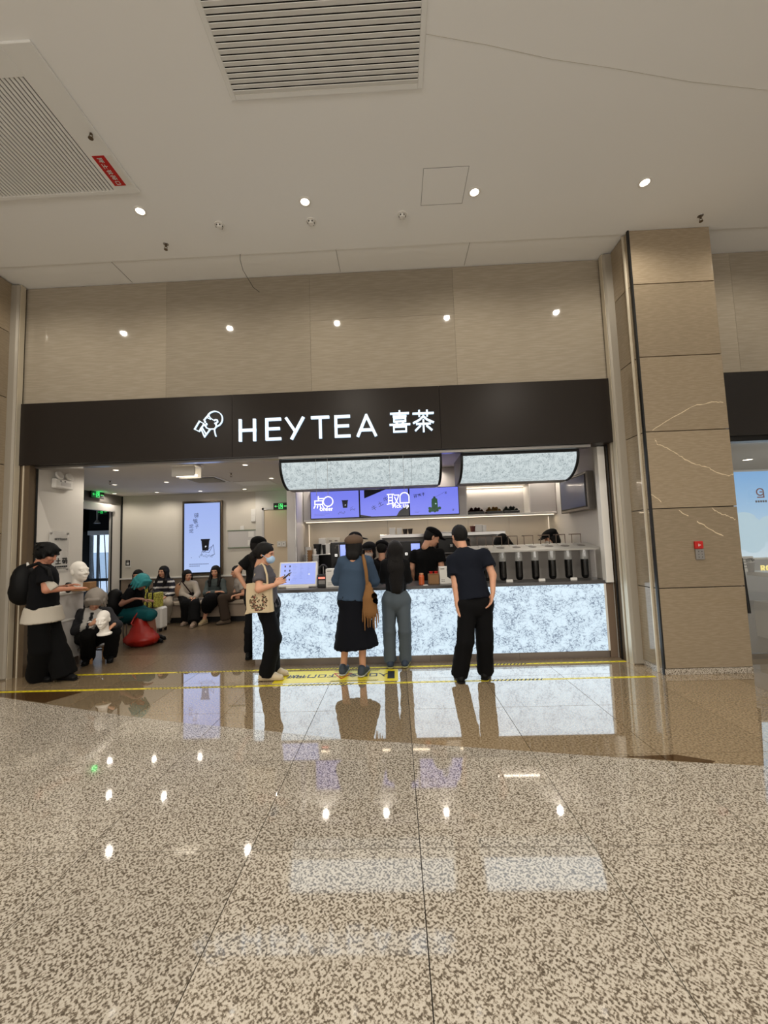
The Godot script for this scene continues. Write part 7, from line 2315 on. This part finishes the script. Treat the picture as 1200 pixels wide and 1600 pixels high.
func build_small_things():
	floor_marks()
	# phone and tote of the masked woman
	var ph := thing("phone", "dark phone in the masked woman's raised hand", "phone", Vector3(-1.214, 1.166, -4.4))
	ph.basis = look(Vector3(0.75, 0.62, 0.05), Vector3(-0.6, 0.75, 0))
	obj("body", box_mesh(Vector3(0.074, 0.009, 0.15), 0.003), mats["black_gloss"], ph)
	obj("screen", box_mesh(Vector3(0.066, 0.002, 0.14), 0, Vector3(0, 0.0048, 0)), plain("phone_glass", Color(0.12, 0.13, 0.16), 0.1), ph)
	var canvas := cloth("canvas", Color(0.78, 0.71, 0.59))
	var tz := -4.385
	var tb := thing("tote_bag", "cream canvas tote with a brown print hanging on the masked woman's shoulder", "bag", Vector3(-1.493, 0.794, -4.385))
	var c0: Vector3 = tb.position
	var out := PackedVector2Array()
	for q in [Vector3(-1.63, 1.112, -4.385), Vector3(-1.483, 1.121, -4.385), Vector3(-1.357, 1.09, -4.385), Vector3(-1.352, 0.946, -4.385), Vector3(-1.34, 0.81, -4.385), Vector3(-1.396, 0.798, -4.385), Vector3(-1.5, 0.801, -4.385), Vector3(-1.597, 0.797, -4.385), Vector3(-1.653, 0.785, -4.385), Vector3(-1.632, 0.838, -4.385), Vector3(-1.638, 0.989, -4.385)]:
		out.append(Vector2(q.x - c0.x, q.y - c0.y))
	obj("body", prism_mesh(out, 0.035, Transform3D(Basis.IDENTITY, Vector3(0, 0, 0.0175))), canvas, tb)
	var im := Image.create(128, 128, false, Image.FORMAT_RGB8)
	im.fill(Color(0.78, 0.71, 0.59))
	var pr := RandomNumberGenerator.new()
	pr.seed = 5
	for i in 260:
		var a := pr.randf() * TAU
		var rr := sqrt(pr.randf()) * 56.0
		var q := Vector2(64 + cos(a) * rr * 0.95, 68 + sin(a) * rr * 0.9)
		if absf(q.x - 66) < 20 and q.y < 86 and pr.randf() < 0.85:
			continue
		ink_disc(im, q, 1.5 + pr.randf() * 3.5, [Color(0.25, 0.2, 0.15), Color(0.42, 0.34, 0.25), Color(0.45, 0.22, 0.18), Color(0.3, 0.3, 0.22)][i % 4])
	ink_disc(im, Vector2(66, 60), 5, Color(0.45, 0.37, 0.3))
	var pm := plain("tote_print", Color.WHITE, 0.95)
	pm.albedo_texture = ImageTexture.create_from_image(im)
	var pc: Vector3 = Vector3(-1.499, 0.923, -4.385)
	obj("print", face(0.235, 0.235), pm, tb, pc - c0 + Vector3(0, 0, 0.024))
	var sp := begin()
	tube(sp, [Vector3(-1.56, 1.103, -4.385) - c0, Vector3(-1.54, 1.205, -4.39) - c0, Vector3(-1.521, 1.291, -4.44) - c0, Vector3(-1.505, 1.316, -4.5) - c0, Vector3(-1.457, 1.289, -4.44) - c0, Vector3(-1.414, 1.201, -4.39) - c0, Vector3(-1.406, 1.098, -4.385) - c0], 0.012, 6)
	obj("strap", sp.commit(), canvas, tb)

	# crochet bag of the denim woman with its charm
	var yarn := cloth("yarn", Color(0.5, 0.36, 0.22))
	var cb := thing("crochet_bag", "tan crochet shoulder bag with long fringe on the denim jacket", "bag", Vector3(-0.324, 0.851, -4.6))
	c0 = cb.position
	soft("body", [cap(Vector3(-0.334, 1.049, -4.62), Vector3(-0.316, 0.887, -4.6), 0.03, 0.075, 0.03, Vector3.BACK, 1.6), cap(Vector3(-0.316, 0.887, -4.6), Vector3(-0.32, 0.745, -4.6), 0.078, 0.085, 0.03, Vector3.BACK, 1.7)], 0.012, yarn, cb, 0.01, 40.0)
	sp = begin()
	tube(sp, [Vector3(-0.342, 1.028, -4.62) - c0, Vector3(-0.35, 1.188, -4.6) - c0, Vector3(-0.373, 1.308, -4.66) - c0, Vector3(-0.395, 1.364, -4.76) - c0, Vector3(-0.396, 1.33, -4.86) - c0], [0.02, 0.022, 0.022, 0.02, 0.018], 6)
	obj("strap", sp.commit(), yarn, cb)
	var rf := RandomNumberGenerator.new()
	rf.seed = 9
	var fs := begin()
	tube(fs, [Vector3.ZERO, Vector3(0.004, -0.09, 0.003), Vector3(0.0, -0.2, 0.0)], [0.011, 0.009, 0.004], 5)
	var fm := fs.commit()
	for i in 11:
		var b0: Vector3 = Vector3(-0.4, 0.733, -4.6)
		var b1: Vector3 = Vector3(-0.241, 0.743, -4.6)
		var f := obj("fringe", fm, yarn, cb, b0.lerp(b1, i / 10.0) - c0 + Vector3(0, 0.02, (0.02 if i % 2 else -0.02)))
		f.scale = Vector3(1, 0.75 + 0.35 * rf.randf(), 1)
		f.rotation.z = (rf.randf() - 0.5) * 0.2
	var ch := thing("bag_charm", "small plush charm with a yellow head hanging at the crochet bag", "charm", Vector3(-0.263, 0.898, -4.56))
	c0 = ch.position
	var st := begin()
	ball(st, Vector3(0, 0.02, 0), Vector3(0.034, 0.034, 0.03), 14)
	obj("head", st.commit(), cloth("charm_yellow", Color(0.66, 0.5, 0.28)), ch)
	st = begin()
	ball(st, Vector3(0.01, -0.03, 0), Vector3(0.03, 0.03, 0.024), 12)
	ball(st, Vector3(0.025, -0.055, 0), Vector3(0.014, 0.02, 0.014), 10)
	obj("body", st.commit(), cloth("charm_blue", Color(0.08, 0.1, 0.2)), ch)
	st = begin()
	tube(st, [Vector3(0, 0.05, 0), Vector3(-0.02, 0.1, -0.01)], 0.003, 5)
	obj("cord", st.commit(), mats["tape_black"], ch)

	# backpack of the standing person
	var bk := cloth("backpack_black", Color(0.03, 0.03, 0.035), 0.6)
	var bp := thing("backpack", "bulging black backpack on the person standing at the left edge", "backpack", Vector3(-4.472, 0.946, -4.78))
	c0 = bp.position
	soft("body", [ell(Vector3(-4.456, 1.158, -4.78), Basis(Vector3.BACK, 0.12), Vector3(0.13, 0.24, 0.16)), ell(Vector3(-4.507, 1.053, -4.78), Basis(Vector3.BACK, 0.1), Vector3(0.11, 0.15, 0.14), 0.04)], 0.013, bk, bp, 0.008, 12.0)
	st = begin()
	tube(st, [Vector3(-4.272, 1.361, -4.6) - c0, Vector3(-4.152, 1.402, -4.6) - c0, Vector3(-3.993, 1.326, -4.56) - c0, Vector3(-4.009, 1.192, -4.6) - c0], 0.02, 6)
	obj("strap", st.commit(), bk, bp)
	st = begin()
	tube(st, [Vector3(-4.384, 1.358, -4.72) - c0, Vector3(-4.421, 1.403, -4.75) - c0, Vector3(-4.45, 1.371, -4.8) - c0], 0.012, 6)
	obj("top_handle", st.commit(), mats["white_plastic"], bp)

	# desk: wooden board, foam head, little black cap, card box
	foam_head("white foam wig head standing on the side desk", Vector3(-4.317, 1.254, -5.42), Vector3(0.95, 0.1, 0.25), Vector3.UP, 1.22)
	var dy := 1.0
	var wb := thing("wooden_stand", "small wooden stand under the foam wig head", "stand", Vector3(-4.259, 1.062, -5.42))
	wb.position.y = dy
	obj("board", box_mesh(Vector3(0.26, 0.03, 0.2), 0.003, Vector3(0.0, 0.015, 0)), mats["wood"], wb)
	obj("block", box_mesh(Vector3(0.1, 0.08, 0.12), 0.003, Vector3(0.09, 0.07, 0)), mats["cardboard"], wb)
	var bc := thing("black_pouch", "small black pouch at the near end of the side desk", "pouch", Vector3(-4.284, 1.169, -5.2))
	bc.position.y = dy
	soft("body", [ell(bc.position + Vector3(0, 0.1, 0), Basis.IDENTITY, Vector3(0.035, 0.03, 0.035)), cap(bc.position + Vector3(0, 0.02, 0), bc.position + Vector3(0, 0.08, 0), 0.03, 0.03, 0.01)], 0.008, mats["black"], bc)
	foam_head("white foam wig head held by the silver-wigged person", Vector3(-3.828, 0.635, -5.22), Vector3(0.25, -0.1, 1))

	# stools
	stool("low folding stool with grey seat under the silver-wigged person", Vector3(-4.36, 0.252, -5.62), Vector3(-4.361, 0.296, -5.62).y - 0.085, "brushed", "wood")
	stool("low grey stool under the teal-wigged person", Vector3(-4.479, 0.406, -6.78), Vector3(-4.46, 0.474, -6.75).y - 0.09, "grey_plastic", "steel")
	var bb := thing("black_bag", "black bag slumped on the stool behind the teal-wigged person", "bag", Vector3(-4.59, 0.551, -6.5))
	soft("body", [ell(Vector3(-4.592, 0.663, -6.5), Basis.IDENTITY, Vector3(0.12, 0.2, 0.14)), ell(Vector3(-4.574, 0.805, -6.5), Basis.IDENTITY, Vector3(0.1, 0.1, 0.1), 0.04)], 0.015, bk, bb, 0.01, 10.0)
	st = begin()
	for sx in [-0.08, 0.08]:
		for sz in [-0.08, 0.08]:
			tube(st, [Vector3(sx, -0.1, sz), Vector3(sx * 1.3, -bb.position.y, sz * 1.3)], 0.012, 6)
	box(st, Vector3(0, -0.1, 0), Vector3(0.28, 0.025, 0.26), 0.005)
	var bs := thing("side_stool", "low dark stool carrying the slumped black bag", "stool", bb.position)
	obj("frame", st.commit(), mats["brushed"], bs)

	# suitcase with the yellow box bag on top
	var sf: Vector3 = Vector3(-4.541, 0, -7.6)
	var sc := thing("suitcase", "small white wheeled suitcase under the yellow box bag", "suitcase", sf)
	obj("shell", box_mesh(Vector3(0.3, 0.4, 0.22), 0.03, Vector3(0, 0.25, 0)), mats["white_plastic"], sc)
	st = begin()
	for i in 5:
		box(st, Vector3(-0.1 + i * 0.05, 0.25, 0.111), Vector3(0.008, 0.32, 0.006), 0.002)
	obj("ridges", st.commit(), mats["white_plastic"], sc)
	for e in [[-0.12, 0.08], [0.12, 0.08], [-0.12, -0.08], [0.12, -0.08]]:
		st = begin()
		lathe(st, [Vector2(0.001, -0.015), Vector2(0.025, -0.014), Vector2(0.025, 0.014), Vector2(0.001, 0.015)], 12, Transform3D(Basis(Vector3.BACK, PI / 2), Vector3(e[0], 0.025, e[1])))
		box(st, Vector3(e[0], 0.045, e[1]), Vector3(0.045, 0.03, 0.03))
		obj("wheel", st.commit(), mats["black"], sc)
	var yt := noise_tex(256, 0.05, [[0.0, Color(0.35, 0.3, 0.12)], [0.42, Color(0.45, 0.38, 0.15)], [0.47, Color(0.76, 0.75, 0.3)], [1.0, Color(0.82, 0.82, 0.42)]], 12)
	var ym := plain("yellow_print", Color(1, 1, 1), 0.6)
	ym.albedo_texture = yt
	ym.uv1_triplanar = true
	ym.uv1_scale = Vector3(3, 3, 3)
	var yb := thing("box_bag", "yellow patterned box bag with black straps by the teal-wigged person", "bag", sf + Vector3(-0.1, 0.451, 0.03))
	obj("body", box_mesh(Vector3(0.36, 0.27, 0.22), 0.012, Vector3(0, 0.135, 0)), ym, yb)
	obj("open_flap", box_mesh(Vector3(0.14, 0.16, 0.012), 0.004, Vector3(-0.13, 0.34, 0)), ym, yb)
	obj("green_side", box_mesh(Vector3(0.02, 0.26, 0.2), 0.004, Vector3(-0.187, 0.135, 0)), plain("green_side", Color(0.25, 0.5, 0.36), 0.6), yb)
	for x in [0.0, 0.1]:
		obj("strap", box_mesh(Vector3(0.024, 0.29, 0.24), 0.004, Vector3(x, 0.14, 0)), mats["black"], yb)
	st = begin()
	var hd := []
	for i in 9:
		var a := PI * i / 8
		hd.append(Vector3(0.05 + cos(a) * 0.05, 0.27 + sin(a) * 0.08, 0.04))
	tube(st, hd, 0.011, 6)
	obj("handle", st.commit(), mats["black"], yb)

	# big red plastic bag on the floor
	var rp: Vector3 = Vector3(-4.106, 0, -6.349)
	var rb := thing("red_bag", "big crumpled red plastic bag standing on the floor", "bag", rp + Vector3(-0.02, 0, -0.14))
	var c := rb.position
	var rm := plain("red_film", Color(0.6, 0.09, 0.04), 0.4, 0.0, 0.5)
	soft("body", [ell(c + Vector3(0.0, 0.1, 0), Basis.IDENTITY, Vector3(0.26, 0.12, 0.2)), cap(c + Vector3(0.0, 0.1, 0), c + Vector3(-0.03, 0.5, 0), 0.24, 0.03, 0.04, Vector3.BACK, 1.2, 2)], 0.012, rm, rb, 0.022, 11.0)
	st = begin()
	tube(st, [Vector3(-0.05, 0.53, 0), Vector3(-0.08, 0.46, 0.05), Vector3(-0.09, 0.37, 0.12), Vector3(-0.04, 0.34, 0.14)], [0.012, 0.014, 0.014, 0.01], 6)
	obj("handle", st.commit(), rm, rb)
	# tan shoulder bag of the woman in white
	var tn := thing("shoulder_bag", "small tan bag at the side of the woman in white", "bag", Vector3(-4.592, 0.557, -8.45))
	soft("body", [ell(Vector3(-4.586, 0.663, -8.45), Basis.IDENTITY, Vector3(0.085, 0.14, 0.06))], 0.012, cloth("tan_bag", Color(0.62, 0.47, 0.36), 0.7), tn)
	st = begin()
	tube(st, [Vector3(-4.563, 0.771, -8.42) - tn.position, Vector3(-4.488, 0.852, -8.38) - tn.position, Vector3(-4.334, 0.696, -8.32) - tn.position, Vector3(-4.247, 0.558, -8.36) - tn.position], 0.012, 6)
	obj("strap", st.commit(), cloth("strap_maroon", Color(0.14, 0.07, 0.07)), tn)

func stool(label: String, p: Vector3, top: float, seat: String, leg: String):
	var o := thing("low_stool", label, "stool", Vector3(p.x, 0, p.z))
	var y := top
	obj("seat", box_mesh(Vector3(0.4, 0.03, 0.3), 0.006, Vector3(0, y - 0.015, 0)), mats[seat], o)
	for e in [[-0.17, 0.12], [0.17, 0.12], [-0.17, -0.12], [0.17, -0.12]]:
		obj("leg", box_mesh(Vector3(0.035 if leg == "wood" and e[0] > 0 else 0.014, y - 0.03, 0.025), 0.003, Vector3(e[0], (y - 0.03) / 2, e[1])), mats[leg if e[0] > 0 else "steel"], o)
	obj("rail", box_mesh(Vector3(0.34, 0.02, 0.02), 0.002, Vector3(0, y - 0.08, -0.12)), mats["steel"], o)

func floor_marks():
	# two yellow tapes along the shop threshold, dashes and hatches printed on them
	for k in 2:
		var z: float = [-4.48, -5.03][k]
		var x0: float = [-4.9, -4.55][k]
		var o := thing("floor_tape", ["yellow warning tape on the floor nearer the camera", "yellow warning tape on the floor next to the counter"][k], "tape", Vector3(0, 0, z), "yellow warning tapes before the counter")
		obj("strip", slab_mesh(Vector3(x0, 0.0, -0.022), Vector3(2.69, 0.0012, 0.022)), mats["yellow_tape"], o)
		var st := begin()
		for e in [[-2.75, -1.75], [-1.2, -0.45], [0.95, 1.55]]:
			var n := int((e[1] - e[0]) / 0.042)
			for i in n:
				box(st, Vector3(e[0] + i * 0.042, 0.0013, 0), Vector3(0.014, 0.0008, 0.056), 0, Basis(Vector3.UP, -0.6))
		var x: float = x0
		while x < 2.6:
			box(st, Vector3(x, 0.0013, 0.0), Vector3(0.03, 0.0006, 0.008))
			x += 0.052 + 0.03 * absf(sin(x * 7.0))
		var h := obj("print", st.commit(), mats["tape_black"], o)
		h.set_meta("kind", "stuff")
	var o := thing("floor_sticker", "yellow printed warning sticker on the floor between the tapes", "sticker", Vector3(-0.72, 0, -4.75))
	obj("sheet", slab_mesh(Vector3(-0.7, 0.0, -0.2), Vector3(0.69, 0.0015, 0.21)), mats["yellow_tape"], o)
	obj("dark_corner", slab_mesh(Vector3(0.57, 0.001, -0.13), Vector3(0.65, 0.0022, 0.13)), mats["tape_black"], o)
	var b := Basis(Vector3(-1, 0, 0), Vector3(0, 0, 1), Vector3(0, 1, 0))
	var i := 0
	for g in ["ru", "kou", "an", "quan", "", "xia", "kou", "men", "gan", "hao"]:
		if g != "":
			var st := begin()
			glyph(st, g, Vector3(0.58 - i * 0.118, 0.003, -0.06), 0.11, 0.016, 0.001, b)
			obj("character", st.commit(), plain("print_navy", Color(0.16, 0.17, 0.3), 0.5), o)
		i += 1
	var st := begin()
	strokes(st, parse("-1,-0.8 1,-0.8 0,1 -1,-0.8"), 0.016, 0.001, Transform3D(b, Vector3(0.05, 0.003, 0.0)), 0.1)
	obj("red_triangle", st.commit(), mats["red"], o)
	st = begin()
	glyph(st, "person_out", Vector3(0.09, 0.003, -0.06), 0.08, 0.012, 0.001, b)
	obj("walker", st.commit(), mats["red"], o)
	st = begin()
	for z in [-0.175, 0.18]:
		for j in 24:
			box(st, Vector3(-0.05 + j * 0.022, 0.002, z), Vector3(0.009, 0.001, 0.04), 0, Basis(Vector3.UP, -0.7))
	obj("hatching", st.commit(), mats["tape_black"], o).set_meta("kind", "stuff")
